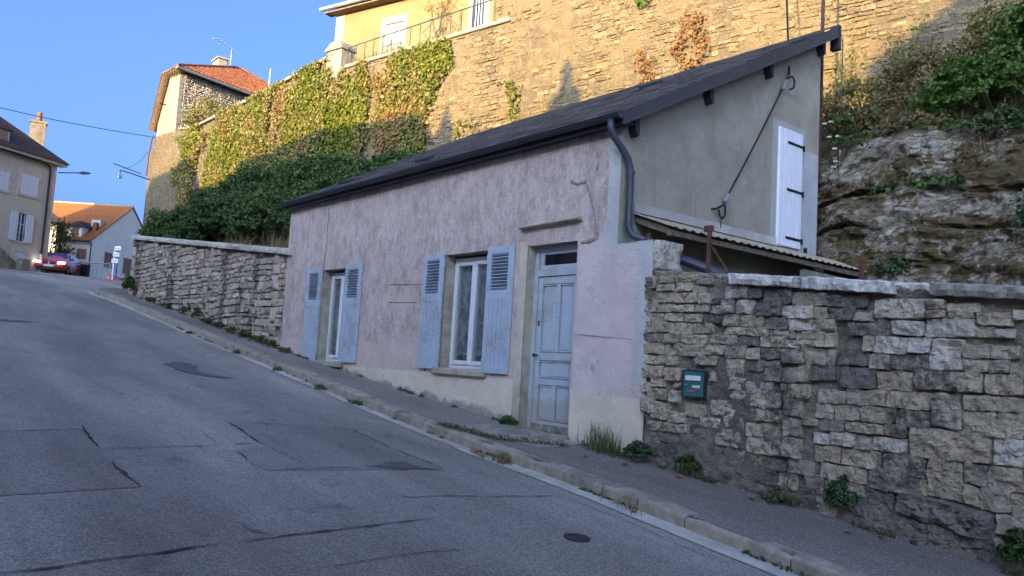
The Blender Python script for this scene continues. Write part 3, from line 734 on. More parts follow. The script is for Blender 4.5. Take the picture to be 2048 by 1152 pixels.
# roof deck, slates, ridge trim
RX0, RX1 = -15.06, -6.12; RY0, RY1 = -.14, 4.30
deck = MB().prism([(RX0, RY0, roofz(RY0)-.10), (RX0, RY1, roofz(RY1)-.10), (RX0, RY1, roofz(RY1)-.012), (RX0, RY0, roofz(RY0)-.012)], (RX1-RX0, 0, 0)).build('roof', M['pale_joint'], house)
ang = math.atan(.535); SL = (RY1-RY0)/math.cos(ang)
sw, ex = .315, .205
sm = MB().box(0, sw-.022, 0, ex*1.25, 0, .012).v
sme = bpy.data.meshes.new('slate'); sme.from_pydata(sm, [], [(0, 2, 3, 1), (4, 5, 7, 6), (0, 1, 5, 4), (2, 6, 7, 3), (0, 4, 6, 2), (1, 3, 7, 5)]); sme.materials.append(M['slate'])
items = []
nr = int(SL/ex); nc = int((RX1-RX0)/sw)+1
for r_ in range(nr+1):
    for c_ in range(nc+1):
        x = RX0 + c_*sw - (sw/2 if r_ % 2 else 0); d_ = r_*ex
        if x < RX0-.03 or x+sw > RX1+.06 or d_ > SL-.1: continue
        y = RY0-.02+d_*math.cos(ang); z = roofz(RY0)+d_*math.sin(ang)+.004
        tl = ang-.045+random.uniform(-.012, .012)
        mx = Matrix.Translation((x, y, z+.012+random.uniform(0, .004))) @ Matrix.Rotation(tl, 4, 'X') @ Matrix.Rotation(random.uniform(-.008, .008), 4, 'Z')
        items.append(((x-0)**2+(y+6.6)**2, mx))
items.sort(key=lambda q: q[0])
for _, mx in items[:300]:
    q = bpy.data.objects.new('slate', sme); COL.objects.link(q); q.parent = deck
    q.matrix_parent_inverse = Matrix.Translation(-Vector(house.location)) if False else Matrix.Identity(4)
    q.matrix_basis = mx
merge_meshes('slates', [(sme, mx) for _, mx in items[300:]], M['slate'], deck)
v_ = MB()
for (x0, y0) in ((-10.9, .35), (-13.4, .30), (-8.2, 2.6)):
    v_.box(-.18, .18, -.05, .10, .02, .06, Matrix.Translation((x0, y0, roofz(y0)+.03)) @ Matrix.Rotation(ang, 4, 'X'))
v_.build('roof_vent', M['zinc_dark'], deck)
MB().prism([(RX1-.01, RY0-.02, roofz(RY0)-.125), (RX1-.01, RY1+.04, roofz(RY1)-.125), (RX1-.01, RY1+.04, roofz(RY1)+.025), (RX1-.01, RY0-.02, roofz(RY0)+.025)], (.035, 0, 0)).build('verge_board', M['verge'], house)
MB().prism([(RX1+.026, RY0-.02, roofz(RY0)-.137), (RX1+.026, RY1+.04, roofz(RY1)-.137), (RX1+.026, RY1+.04, roofz(RY1)-.117), (RX1+.026, RY0-.02, roofz(RY0)-.117)], (.03, 0, 0)).build('verge_trim', M['pipe'], house)
for yy in (.12, 1.45, 2.72, 4.02):
    p = MB().prism([(HX1-.01, yy-.035, roofz(yy)-.10), (HX1-.01, yy+.04, roofz(yy)-.10), (HX1-.01, yy+.05, roofz(yy)-.31), (HX1-.01, yy+.02, roofz(yy)-.34), (HX1-.01, yy-.025, roofz(yy)-.26)], (.12, 0, 0))
    p.build('purlin_end', M['zinc_dark'], house)
MB().box(RX1-.1, RX1+.03, RY1-.02, RY1+.06, roofz(RY1)-.34, roofz(RY1)+.03).build('fascia_end', M['zinc_dark'], house)
# soffit fascia and half round gutter
MB().box(RX0, RX1, RY0+.01, .02, 4.325, 4.345).build('soffit_board', M['zinc_dark'], house)
MB().box(RX0, RX1, RY0-.005, RY0+.02, 4.31, 4.41).build('fascia', M['zinc_dark'], house)
g = MB(); n = 9; sec = []
for k in range(n):
    a = PI+PI*k/(n-1); sec.append((RY0-.06+.052*math.cos(a), 4.405+.054*math.sin(a)))
sec2 = [(y*1.0+(.008 if y < RY0-.06 else -.008), z+.008) for y, z in sec][::-1]
ring = sec+sec2; g.prism([(RX0-.02, y, z) for y, z in ring], (RX1-RX0+.03, 0, 0))
g.tube([(RX0-.02, RY0-.114, 4.408), (RX1+.01, RY0-.114, 4.408)], .009, 6)
gut = g.build('gutter', M['zinc_dark'], house)
MB().prism([(RX1+.01, y, z) for y, z in sec], (.006, 0, 0)).build('gutter_end', M['pipe'], gut)
dp_ = MB(); X = -6.20
dp_.tube([(-6.25, -.21, 4.36), (-6.25, -.21, 4.27), (-6.235, -.18, 4.18), (-6.21, -.06, 4.06), (-6.195, .03, 3.96), (-6.19, .07, 3.84), (-6.19, .08, 3.6), (-6.19, .08, 3.28), (-6.18, .08, 3.16), (-6.14, .10, 3.09), (-6.05, .16, 3.05), (-5.96, .22, 3.03)], .041, 12)
dpo = dp_.build('downpipe', M['pipe'], house, True)
for z in (3.80, 3.22): MB().tube([(-6.19, .08, z-.015), (-6.19, .08, z+.015)], .050, 12).build('bracket', M['pipe'], dpo)
# drip mould over the door
MB().prism([(-7.93, .02, 3.285), (-7.93, -.08, 3.30), (-7.93, -.085, 3.325), (-7.93, .02, 3.36)], (1.09, 0, .02)).build('drip_mould', M['sill'], house, bevel=.008)
# mended cracks, flush patches on the render
def ribbon(name, pts, w, y, mat, parent, dz=0):
    P = resample(pts+[pts[-1]], .04); wv, wf = [], []
    for i, (x, z) in enumerate(P):
        t_ = P[min(i+1, len(P)-1)]-P[max(i-1, 0)]; t_ = t_/(np.hypot(*t_)+1e-9); nn = (-t_[1], t_[0])
        k = w*(.55+.9*abs(noise.noise((x*9, z*9, 2.)))) ; x += .03*noise.noise((x*6, z*6, 4.))
        wv += [(x+nn[0]*k, y+.01, z+nn[1]*k), (x+nn[0]*k*.6, y, z+nn[1]*k*.6), (x-nn[0]*k*.6, y, z-nn[1]*k*.6), (x-nn[0]*k, y+.01, z-nn[1]*k)]
        if i: wf += [((i-1)*4+j, i*4+j, i*4+j+1, (i-1)*4+j+1) for j in range(3)]
    return mesh_obj(name, wv, wf, mat, parent, True)
M['mend'] = plain('mending_mortar', (.36, .295, .265), .95, .3, 14, .012, 40)
ribbon('mended_crack', [(-7.05, 3.81), (-6.96, 3.76), (-6.78, 3.78), (-6.72, 3.6), (-6.62, 3.3), (-6.60, 3.1), (-6.7, 3.06), (-6.85, 3.05)], .034, -.012, M['mend'], house)
ribbon('mended_crack', [(-6.72, 4.25), (-6.62, 4.05), (-6.64, 3.85)], .022, -.012, M['mend'], house)
M['hair'] = plain('hairline_crack', (.13, .11, .12), .95); M['joint'] = plain('render_joint', (.30, .25, .25), .95)
ribbon('hairline_crack', [(-14.02 + .02, 4.2), (-13.42, 3.06)][0:0] or [(-13.40, 4.2), (-13.38, 3.6), (-13.41, 3.08)], .006, -.009, M['hair'], house)
for p in ([(-11.1, 2.72), (-10.2, 2.69)], [(-11.1, 2.44), (-10.25, 2.42)], [(-6.85, 1.98), (-5.95, 1.93)]):
    ribbon('render_joint', p, .0025, -.009, M['joint'], house)

# ------------------------------------------------------------------ windows and louvred shutters
def shutter(parent, xa, xb, z0, z1, y=-.045, hinge=1):
    """plank leaf, louvres cut in its upper third"""
    w_ = xb-xa; fr = w_*.17; lz1 = z1-.085; lz0 = z1-(z1-z0)*.345
    s_ = MB(); s_.box(xa, xa+fr, y, y+.035, z0, z1).box(xb-fr, xb, y, y+.035, z0, z1)
    s_.box(xa+fr, xb-fr, y, y+.035, lz1, z1).box(xa+fr, xb-fr, y, y+.035, z0, z0+.10).box(xa+fr, xb-fr, y, y+.035, lz0-.12, lz0)
    leaf = s_.build('shutter', M['blue'], parent, bevel=.003)
    np_ = 4; pw = (w_-2*fr)/np_
    for k in range(np_): MB().box(xa+fr+k*pw+.004, xa+fr+(k+1)*pw-.004, y+.004, y+.03, z0+.10, lz0-.12).build('plank', M['blue'], leaf)
    nl = 11; st = (lz1-lz0)/nl
    for k in range(nl):
        zc = lz0+st*(k+.5); mx = Matrix.Translation(((xa+xb)/2, y+.017, zc)) @ Matrix.Rotation(rad(-38), 4, 'X')
        MB().box(-(w_/2-fr), w_/2-fr, -.021, .021, -.005, .005, mx).build('louvre', M['blue'], leaf)
    MB().box(xa+fr, xb-fr, y+.033, y+.04, lz0, lz1).build('louvre_back', M['louvre_gap'], leaf)
    hx = xb if hinge > 0 else xa
    for z in (z0+.13, z1-.14): MB().box(hx-.012, hx+.022, y+.002, y+.03, z-.05, z+.05).build('hinge', M['blue'], leaf)
    MB().tube([((xa+xb)/2+.02, y-.01, z0-.005), ((xa+xb)/2+.02, y-.035, z0-.01), ((xa+xb)/2+.02, y-.035, z0-.04)], .008, 6).build('catch', M['iron_green'], leaf)
    return leaf
M['louvre_gap'] = plain('dark_louvre_gap', (.03, .035, .045), .9)
def casement(parent, a, b_, c_, d_, y, mat=None, split=.5, curtain=True):
    mat = mat or M['white_pvc']
    fr = MB(); t_ = .05
    fr.box(a, a+t_, y, y+.06, c_, d_).box(b_-t_, b_, y, y+.06, c_, d_).box(a+t_, b_-t_, y, y+.06, d_-t_, d_).box(a+t_, b_-t_, y, y+.06, c_, c_+t_)
    win = fr.build('window', mat, parent, bevel=.004)
    mid = lerp(a+t_, b_-t_, split); s_ = .055
    for (p, q) in ((a+t_, mid), (mid, b_-t_)):
        sh = MB(); p += .004; q -= .002; z0, z1 = c_+t_+.004, d_-t_-.004
        sh.box(p, p+s_, y-.018, y+.04, z0, z1).box(q-s_, q, y-.018, y+.04, z0, z1).box(p+s_, q-s_, y-.018, y+.04, z1-s_, z1).box(p+s_, q-s_, y-.018, y+.04, z0, z0+s_)
        sh.build('sash', mat, win, bevel=.005)
        MB().box(p+s_, q-s_, y+.012, y+.02, z0+s_, z1-s_).build('pane', M['glass'], win)
    return win
for (h, sl_, sr_, hv) in ((W2, (-10.105, -9.60), (-8.57, -8.035), 1), (W1, (-13.98, -13.43), (-12.505, -11.965), 2)):
    a, b_, c_, d_ = h
    shutter(house, sl_[0], sl_[1], 1.457, 3.105, hinge=1); shutter(house, sr_[0], sr_[1], 1.457, 3.105, hinge=-1)
    casement(house, a, b_, c_+.05, d_-.04, .17)
    MB().box(a-.12, b_+.10, -.06, .20, c_-.045, c_+.045).build('sill', M['sill'], house, bevel=.012)
    # net curtains
    cv, cf = [], []; n = 40
    for i in range(n+1):
        x = lerp(a+.06, b_-.06, i/n); yy = .245+.012*math.sin(i*1.3)+.006*math.sin(i*3.1)
        lo = c_+.22+.03*abs(math.sin(i*.55)); cv += [(x, yy, lo), (x, yy, d_-.07)]
        if i: cf.append((2*i-2, 2*i, 2*i+1, 2*i-1))
    mesh_obj('curtain', cv, cf, M['lace'] if 'lace' in M else M['curtain'], house, True)
# ------------------------------------------------------------------ the blue panelled door
a, b_, c_, d_ = DOOR; y = .15; fl = .80
fr = MB(); fr.box(a, a+.075, y-.02, y+.08, fl, d_).box(b_-.075, b_, y-.02, y+.08, fl, d_).box(a+.075, b_-.075, y-.02, y+.08, d_-.07, d_).box(a+.075, b_-.075, y-.03, y+.08, 2.70, 2.78)
door = MB().box(a+.075, b_-.075, y+.02, y+.06, fl+.015, 2.70).build('door', M['blue_door'], house)
fr.build('door_frame', M['blue_door'], door, bevel=.004)
tr = MB(); ta, tb = a+.085, b_-.085
tr.box(ta, ta+.07, y-.01, y+.05, 2.785, 3.005).box(tb-.03, tb, y-.01, y+.05, 2.785, 3.005).box(ta+.07, tb-.03, y-.01, y+.05, 2.785, 2.84).box(ta+.07, tb-.03, y-.01, y+.05, 2.975, 3.005)
tr.build('transom', M['blue_door'], door, bevel=.004)
MB().box(ta+.07, tb-.03, y+.015, y+.022, 2.84, 2.975).build('transom_pane', M['glass_dark'], door)
L0, L1 = a+.083, b_-.083; sty = .085; mid = (L0+L1)/2
st = MB()
st.box(L0, L0+sty, y-.012, y+.022, fl+.02, 2.69).box(L1-sty, L1, y-.012, y+.022, fl+.02, 2.69)
for z0, z1 in ((fl+.02, fl+.13), (1.36, 1.44), (1.66, 1.76), (2.60, 2.69)): st.box(L0+sty, L1-sty, y-.012, y+.022, z0, z1)
st.box(mid-.035, mid+.035, y-.012, y+.022, fl+.13, 1.36).box(mid-.035, mid+.035, y-.012, y+.022, 1.76, 2.60)
st.build('door_stiles', M['blue_door'], door, bevel=.006)
for (p, q, z0, z1) in ((L0+sty, mid-.035, fl+.13, 1.36), (mid+.035, L1-sty, fl+.13, 1.36), (L0+sty, L1-sty, 1.44, 1.66), (L0+sty, mid-.035, 1.76, 2.60), (mid+.035, L1-sty, 1.76, 2.60)):
    i_ = .035
    pv_ = [(p, y+.02, z0), (q, y+.02, z0), (q, y+.02, z1), (p, y+.02, z1), (p+i_, y-.004, z0+i_), (q-i_, y-.004, z0+i_), (q-i_, y-.004, z1-i_), (p+i_, y-.004, z1-i_)]
    MB().add(pv_, [(4, 5, 6, 7), (0, 1, 5, 4), (1, 2, 6, 5), (2, 3, 7, 6), (3, 0, 4, 7)]).build('door_panel', M['blue_door'], door)
    md = MB()
    md.box(p, q, y-.016, y+.01, z1-.022, z1-.008).box(p, q, y-.02, y+.01, z0+.006, z0+.022)
    md.build('moulding', M['blue_door'], door, bevel=.003)
MB().tube([(L0+.045, y-.012, 1.72), (L0+.045, y-.05, 1.72), (L0+.045, y-.075, 1.72)], [.012, .012, .026], 10).build('knob', M['zinc_dark'], door, True)
MB().box(L0+.03, L0+.06, y-.02, y-.01, 2.08, 2.15).build('keyhole', M['rust'], door, bevel=.003)
MB().box(L0, L1, y-.035, y+.03, fl-.0, fl+.085).build('kick_board', M['kick'] if 'kick' in M else M['sill'], door, bevel=.006)
MB().box(a-.02, b_+.02, -.03, .2, fl-.12, fl).build('threshold', M['slab'], house, bevel=.01)
# cream painted jamb left of the door
MB().box(a-.135, a+.001, -.012, .0, .9, d_+.05).build('door_jamb', M['jamb'] if 'jamb' in M else M['reveal'], house)
# gable: white service shutter with black strap hinges
gs = MB().box(HX1+.002, HX1+.034, 3.075, 3.64, 3.405, 5.05).build('gable_shutter', M['white_shutter'], house, bevel=.004)
for k in range(5): MB().box(HX1+.034, HX1+.042, 3.08+k*.112, 3.08+k*.112+.107, 3.41, 5.045).build('board', M['white_shutter'], gs, bevel=.003)
for z in (4.86, 4.20, 3.53):
    MB().box(HX1+.042, HX1+.05, 3.26, 3.66, z-.018, z+.018).box(HX1+.01, HX1+.052, 3.655, 3.68, z-.05, z+.03).build('strap_hinge', M['cable'], gs)
MB().box(HX1+.002, HX1+.05, 3.78, 3.88, 3.35, 3.37).box(HX1+.002, HX1+.05, 3.78, 3.80, 3.35, 3.45).build('shutter_catch', M['cable'], house)
# ------------------------------------------------------------------ lower garden wall (right of the house)
STONES = "-5655,2441,-5414,2506,m;-5346,2530,-5160,2594,m;-5169,2405,-5044,2468,m;-5815,2526,-5674,2599,m;-5629,2529,-5389,2600,m;-5131,2488,-4966,2567,m;-5811,2478,-5671,2520,m;-5400,2428,-5184,2521,m;-5822,2335,-5731,2473,;-5727,2320,-5521,2444,;-5513,2315,-5293,2426,;-5290,2311,-5123,2414,m;-5109,2297,-4972,2398,m;-4802,2344,-4547,2463,l;-4544,2339,-4400,2451,d;-4380,2281,-4083,2421,d;-4078,2260,-3745,2380,;-4844,2281,-4721,2346,l;-4958,2289,-4864,2350,d;-5822,2220,-5644,2328,;-5628,2218,-5433,2306,y;-5427,2221,-5160,2290,;-5146,2218,-4982,2286,m;-4968,2199,-4692,2276,;-4655,2191,-4470,2325,l;-4465,2173,-4173,2293,d;-4168,2145,-3866,2262,l;-3861,2144,-3737,2248,y;-5824,2131,-5532,2208,y;-5525,2127,-5298,2205,;-5290,2115,-5051,2197,;-5046,2106,-4821,2211,d;-4807,2077,-4635,2187,;-4628,2066,-4367,2183,y;-4361,2045,-4108,2159,d;-4100,2035,-3877,2141,l;-3872,2036,-3668,2140,;-5810,2003,-5490,2121,;-5485,1994,-5186,2112,;-5182,2006,-4933,2106,;-4794,1996,-4546,2068,;-4542,1985,-4316,2061,;-4291,1967,-4034,2037,;-4030,1958,-3758,2030,y;-5812,1911,-5551,1998,;-5543,1904,-5345,1993,;-5337,1903,-5009,1988,;-4991,1904,-4656,1993,;-4651,1896,-4396,1978,d;-4393,1886,-4150,1979,;-4144,1882,-3873,1952,l;-3868,1898,-3756,1952,;-3746,1891,-3665,2017,;-5806,1787,-5644,1903,;-5637,1783,-5474,1906,;-5464,1779,-5307,1851,;-5421,1859,-5031,1904,;-5295,1778,-5028,1858,;-5021,1802,-4790,1895,;-4783,1768,-4539,1899,y;-4532,1767,-4404,1872,m;-4400,1773,-4176,1874,d;-4169,1744,-3950,1877,m;-3944,1742,-3662,1885,;-5815,1679,-5607,1767,;-5599,1678,-5363,1774,;-5123,1694,-4867,1777,m;-4757,1594,-4558,1766,;-4547,1655,-4353,1767,d;-4346,1571,-4177,1763,d;-3995,1586,-3890,1754,y;-3886,1607,-3659,1741,d;-5807,1536,-5533,1659,m;-5502,1522,-5277,1647,m;-5693,1450,-5512,1531,m;-5380,1462,-5291,1519,m;-4690,1475,-4553,1592,m;-4514,1447,-4241,1562,m;-4711,1394,-4512,1471,m;-4162,1571,-3998,1709,m;-5798,1385,-5698,1479,m;-4926,1543,-4821,1630,m;-5748,1324,-5477,1428,m;-4158,1444,-3894,1563,m;-3741,2247,-3616,2344,d;-3612,2235,-3387,2334,d;-3335,2143,-2906,2304,l;-2750,2186,-2508,2254,;-2897,2212,-2763,2288,;-2276,2128,-2216,2195,l;-2896,2144,-2762,2200,m;-3735,2129,-3487,2233,d;-3483,2121,-3344,2191,;-2728,2143,-2557,2179,m;-2524,2085,-2292,2177,m;-3539,1996,-3189,2105,d;-3175,2004,-2922,2120,l;-2913,1994,-2540,2137,l;-2538,1997,-2410,2074,;-2405,1998,-2276,2057,l;-3405,1867,-3308,1999,y;-3303,1852,-3034,1991,l;-3028,1863,-2862,1989,l;-2859,1733,-2627,1986,l;-2619,1837,-2433,1941,;-2430,1841,-2237,1932,;-3632,1744,-3363,1871,d;-3357,1724,-3181,1853,;-3177,1726,-2862,1855,;-2620,1734,-2449,1831,;-2446,1736,-2311,1831,;-2299,1726,-2216,1810,;-3607,1557,-3295,1740,d;-3291,1559,-3002,1715,y;-2995,1578,-2487,1732,;-2479,1575,-2216,1732,y;-3792,1420,-3557,1532,;-3550,1415,-3364,1545,;-3359,1427,-3216,1556,;-3211,1419,-2861,1559,y;-2855,1295,-2636,1562,m;-2628,1453,-2224,1566,y;-3819,1287,-3663,1420,;-3653,1291,-3425,1416,;-3419,1289,-3129,1418,;-3124,1271,-2863,1414,;-2631,1341,-2394,1441,y;-2388,1332,-2216,1451,;-3786,1184,-3567,1283,;-3563,1199,-3226,1275,;-3223,1191,-3032,1288,;-2630,1266,-2216,1344,;-3843,1069,-3691,1157,l;-3682,1072,-3466,1182,l;-3459,1061,-3324,1170,;-3318,1071,-3032,1181,l;-3025,1045,-2411,1286,y;-2407,1155,-2216,1266,l;-3810,918,-3738,1046,;-3732,919,-3594,1056,;-3586,917,-3246,1064,;-3235,893,-2890,1066,;-2402,1073,-2216,1151,l;-3776,781,-3346,911,y;-3339,759,-2947,935,;-2942,771,-2893,886,;-2885,749,-2619,1065,y;-2610,905,-2452,1065,;-2445,881,-2216,1063,y;-3721,674,-3375,775,;-3361,668,-3140,792,d;-2610,751,-2512,893,;-2508,730,-2295,906,;-2291,721,-2216,876,y;-3784,477,-3607,685,;-3346,572,-3146,676,d;-3137,557,-2402,748,S;-2394,584,-2216,726,m;-3490,360,-3108,593,d;-3102,354,-2872,575,d;-2864,307,-2647,556,d;-2643,444,-2405,536,d;-2637,267,-2280,440,d;-2398,465,-2281,549,m;-3596,571,-3360,695,d;-5432,1304,-5274,1417,l;-5450,1103,-5215,1207,;-5034,1098,-4803,1187,l;-4836,942,-4571,1105,m;-4712,778,-4509,947,;-4490,804,-4336,893,;-4332,784,-4092,873,d;-4079,782,-3824,906,;-4570,618,-4174,792,d;-4167,628,-3981,777,;-3897,685,-3726,794,;-3968,618,-3813,692,d;-4372,481,-4141,637,d;-5693,896,-5157,1002,d;-5152,961,-4838,1121,d;-5655,744,-5220,876,d;-5213,785,-4741,951,d;-5492,642,-5214,747,d;-5046,664,-4735,787,d;-4729,694,-4577,777,d;-4989,557,-4496,678,d;-5698,1006,-5175,1091,m;-4519,1063,-4151,1193,m;-4507,912,-4145,1053,m;-4913,1219,-4631,1368,m;-5677,1117,-5439,1289,m;-4752,1116,-4539,1219,m;-4133,915,-3967,1092,m;-4462,1330,-4157,1472,m;-4457,1208,-4153,1319,m;-4133,1271,-3956,1479,m;-4127,1102,-3972,1260,m;-5225,1180,-4965,1312,m;-3961,1217,-3805,1273,;-5804,1173,-5635,1336,m;-4480,502,-4379,593,d;-4802,477,-4504,559,d;-5171,653,-5049,740,d"
RWT = lambda x: float(np.interp(x, [-5.85, -4.70, -3.12, -2.2, 3, 8], [2.655, 2.545, 2.41, 2.34, 2.0, 1.6]))   # wall top
rw = thing('garden_wall', 'rough grey and black rubble stone wall right of the pink house', 'wall', (-4, .2, zb(-4)))
RX_END = 4.0
# core: uneven mortar face behind the stones
cols = np.concatenate([np.arange(-5.83, -2, .022), np.arange(-2, RX_END+.01, .06)]); rows = 90
cv, cf = [], []
for i, x in enumerate(cols):
    z0 = zb(x)-.15; z1 = RWT(x)-.02
    for j in range(rows):
        z = lerp(z0, z1, j/(rows-1))
        d = .030 + .04*fbm(x*3, z*3, 3.) + .045*fbm(x*9, z*11, 9.) + .02*fbm(x*28, z*30, 4.)
        mor = max(0, 1-((x+4.75)/.75)**2-((z-1.15)/.75)**2)          # the part pointed over with mortar
        foot = max(0, .35-(z-zb(x)))*.12
        cv.append((x, d-.05*min(1, mor*1.6)-foot, z))
nj = rows
for i in range(len(cols)-1):
    for j in range(nj-1): cf.append((i*nj+j, (i+1)*nj+j, (i+1)*nj+j+1, i*nj+j+1))
n0 = len(cv); 
for i, x in enumerate(cols): cv.append((x, .42, RWT(x)-.02)); cv.append((x, .42, zb(x)-.6))
for i in range(len(cols)-1):
    cf.append((i*nj+nj-1, (i+1)*nj+nj-1, n0+2*i+2, n0+2*i)); cf.append((n0+2*i, n0+2*i+2, n0+2*i+3, n0+2*i+1))
mesh_obj('wall_core', cv, cf, M['mortar'], rw, True)
SM = {'d': 'stone_dark', 'l': 'stone_light', 'y': 'stone_buff', '': 'stone', 'm': 'stone', 'S': 'stone_dark'}
sl_ = []
for q in STONES.split(';'):
    p = q.split(','); sl_.append((*[int(k)/1000 for k in p[:4]], p[4]))
# beyond the frame the courses simply go on
zt = 0
x = -2.05
z0 = -.3
while z0 < 2.3:
    hh = random.choice([.09, .11, .13, .16]); x = -2.1+random.uniform(-.1, .1)
    while x < RX_END-.3:
        w_ = random.uniform(.14, .42)*(.8+hh*2)
        if z0 > zb(x)-.12 and z0+hh < RWT(x)-.1: sl_.append((x, z0+random.uniform(-.008, .008), x+w_, z0+hh-.004, random.choice(['', '', '', 'y', '', 'm'])))
        x += w_+.010
    z0 += hh
for k, (x0, z0, x1, z1, t_) in enumerate(sl_):
    w_, h_ = x1-x0+.016, z1-z0+.013
    dpt = {'m': .045, 'd': .042, 'l': .05, 'S': .07}.get(t_, .045)*random.uniform(.7, 1.3)
    nx = int(np.clip(w_/.02, 7, 22)); nz = int(np.clip(h_/.02, 7, 14))
    me = stone_mesh(w_, h_, dpt, nx, nz, k*1.37, .6, M[SM[t_]], smooth=False)
    q = inst('stone', me, ((x0+x1)/2, .015 if t_ != 'm' else .0, (z0+z1)/2), rw)
    q.rotation_euler = (random.uniform(-.02, .02), -.17 if False else random.uniform(-.012, .012), random.uniform(-.02, .02))
    if t_ == 'S': q.rotation_euler = (0, .13, 0)
# coping: a whitewashed run, then weathered grey slabs
def coping(parent, xa, xb, zt, th, y0, y1, mat, n=14, rough=.02, seed=1.):
    v_, f_ = [], []
    prof = [(y0+.012, -th), (y0, -th*.55), (y0+.004, -.012), (y0+.025, 0.), ((y0+y1)/2, .01), (y1, 0.), (y1, -th)]
    for i in range(n+1):
        x = lerp(xa, xb, i/n)
        for j, (y, z) in enumerate(prof):
            e = rough*(noise.noise((x*9+seed, y*9, z*12))+.8*noise.noise((x*28+seed, y*20, z*30))); e2 = rough*.6*(noise.noise((x*11+seed, y*7+5, z*9))+.8*noise.noise((x*30+seed, y*20, z*25)))
            v_.append((x+(e*.4 if i in (0, n) else 0), y+(e if j < 4 else 0), zt(x)+z+e2*(.8 if j < 4 else .4)))
    m_ = len(prof)
    for i in range(n):
        for j in range(m_): f_.append((i*m_+j, (i+1)*m_+j, (i+1)*m_+(j+1) % m_, i*m_+(j+1) % m_))
    f_.append(tuple(range(m_))[::-1]); f_.append(tuple(n*m_+j for j in range(m_)))
    return mesh_obj('coping_stone', v_, f_, mat, parent)
ct = lambda x: RWT(x)+.03
for (xa, xb, th, mt) in ((-5.80, -5.35, .05, 'mortar'), (-5.345, -4.72, .06, 'coping'), (-4.71, -3.96, .095, 'coping_white'), (-3.95, -3.16, .10, 'coping_white'), (-3.155, -2.86, .065, 'coping_white'), (-2.855, -1.9, .10, 'coping'), (-1.89, -.7, .115, 'coping'), (-.69, .6, .115, 'coping'), (.61, 2, .11, 'coping'), (2.01, 4, .11, 'coping')):
    coping(rw, xa, xb, ct, th, -.085 if th > .065 else .02, .46, M[mt], 40, .022, xa)
# green letterbox let into the wall
lb = thing('letterbox', 'small green metal letterbox with white flap set in the rubble wall', 'letterbox', (-5.09, -.06, 1.37))
x0, x1, z0, z1 = -5.222, -4.972, 1.378, 1.628; y = -.07
MB().box(x0, x1, y, .06, z0, z1).build('case', M['green_box'], lb, bevel=.004)
rim = MB(); rim.box(x0-.009, x0, y-.004, y+.05, z0-.009, z1+.009).box(x1, x1+.009, y-.004, y+.05, z0-.009, z1+.009).box(x0, x1, y-.004, y+.05, z1, z1+.009).box(x0, x1, y-.004, y+.05, z0-.009, z0)
rim.build('rim', M['zinc_dark'], lb)
MB().box(x0+.03, x1-.035, y-.014, y-.001, z1-.095, z1-.045).build('flap', M['white_pvc'], lb, bevel=.004)
MB().box(x1-.135, x1-.04, y-.006, y-.001, z1-.165, z1-.137).build('name_plate', M['label_beige'], lb)
MB().box(x1-.19, x1-.10, y-.005, y-.001, z1-.205, z1-.187).build('sticker', M['label_red'], lb)
MB().tube([(x0+.045, y-.001, z1-.14), (x0+.045, y-.016, z1-.14)], .013, 10).build('lock', M['steel'], lb)

# ------------------------------------------------------------------ painted pier between the house and the wall
pier = thing('gate_pier', 'pink and white painted masonry pier with broken stone end beside the house', 'pier', (-6.0, .2, zb(-6)))
pvx = np.linspace(HX1+.004, -5.74, 16); pvz = np.linspace(.3, 3.0, 70)
v_, f_ = [], []
for i, x in enumerate(pvx):
    for j, z in enumerate(pvz):
        xx = x if i < 15 else -5.74-.10*max(0, (1.9-z))/1.9*1.0+.012*noise.noise((z*4, 1, 1.)); xx = min(xx, x+.1)
        v_.append((xx, -.004+.012*fbm(x*3, z*3, 4.)-(.0 if z > .2 else 0), z))
nz_ = len(pvz)
for i in range(len(pvx)-1):
    for j in range(nz_-1): f_.append((i*nz_+j, (i+1)*nz_+j, (i+1)*nz_+j+1, i*nz_+j+1))
mesh_obj('pier_face', v_, f_, M['pink'], pier, True)
top = []
MB().box(HX1+.004, -5.75, .012, .40, 2.4, 2.985).build('pier_body', M['jamb'], pier, bevel=.02)
me = stone_mesh(.40, .36, .09, 10, 10, 3.3, .6, M['stone_light']); q = inst('end_stone', me, (-5.72, .21, 2.83), pier); q.rotation_euler = (0, 0, PI/2)
me = stone_mesh(.42, .30, .06, 10, 8, 8.3, .6, M['stone']); q = inst('end_stone', me, (-5.73, .22, 2.52), pier); q.rotation_euler = (0, 0, PI/2)
mesh_obj('pier_cap', [(HX1+.004, -.012, 2.998), (-5.74, -.01, 2.995), (-5.68, .2, 2.99), (-5.75, .42, 2.98), (HX1+.004, .42, 2.985), (HX1+.1, .2, 3.03), (-5.9, .2, 3.03)], [(0, 1, 6, 5), (1, 2, 6), (2, 3, 6), (3, 4, 5, 6), (4, 0, 5)], M['jamb'], pier, True)

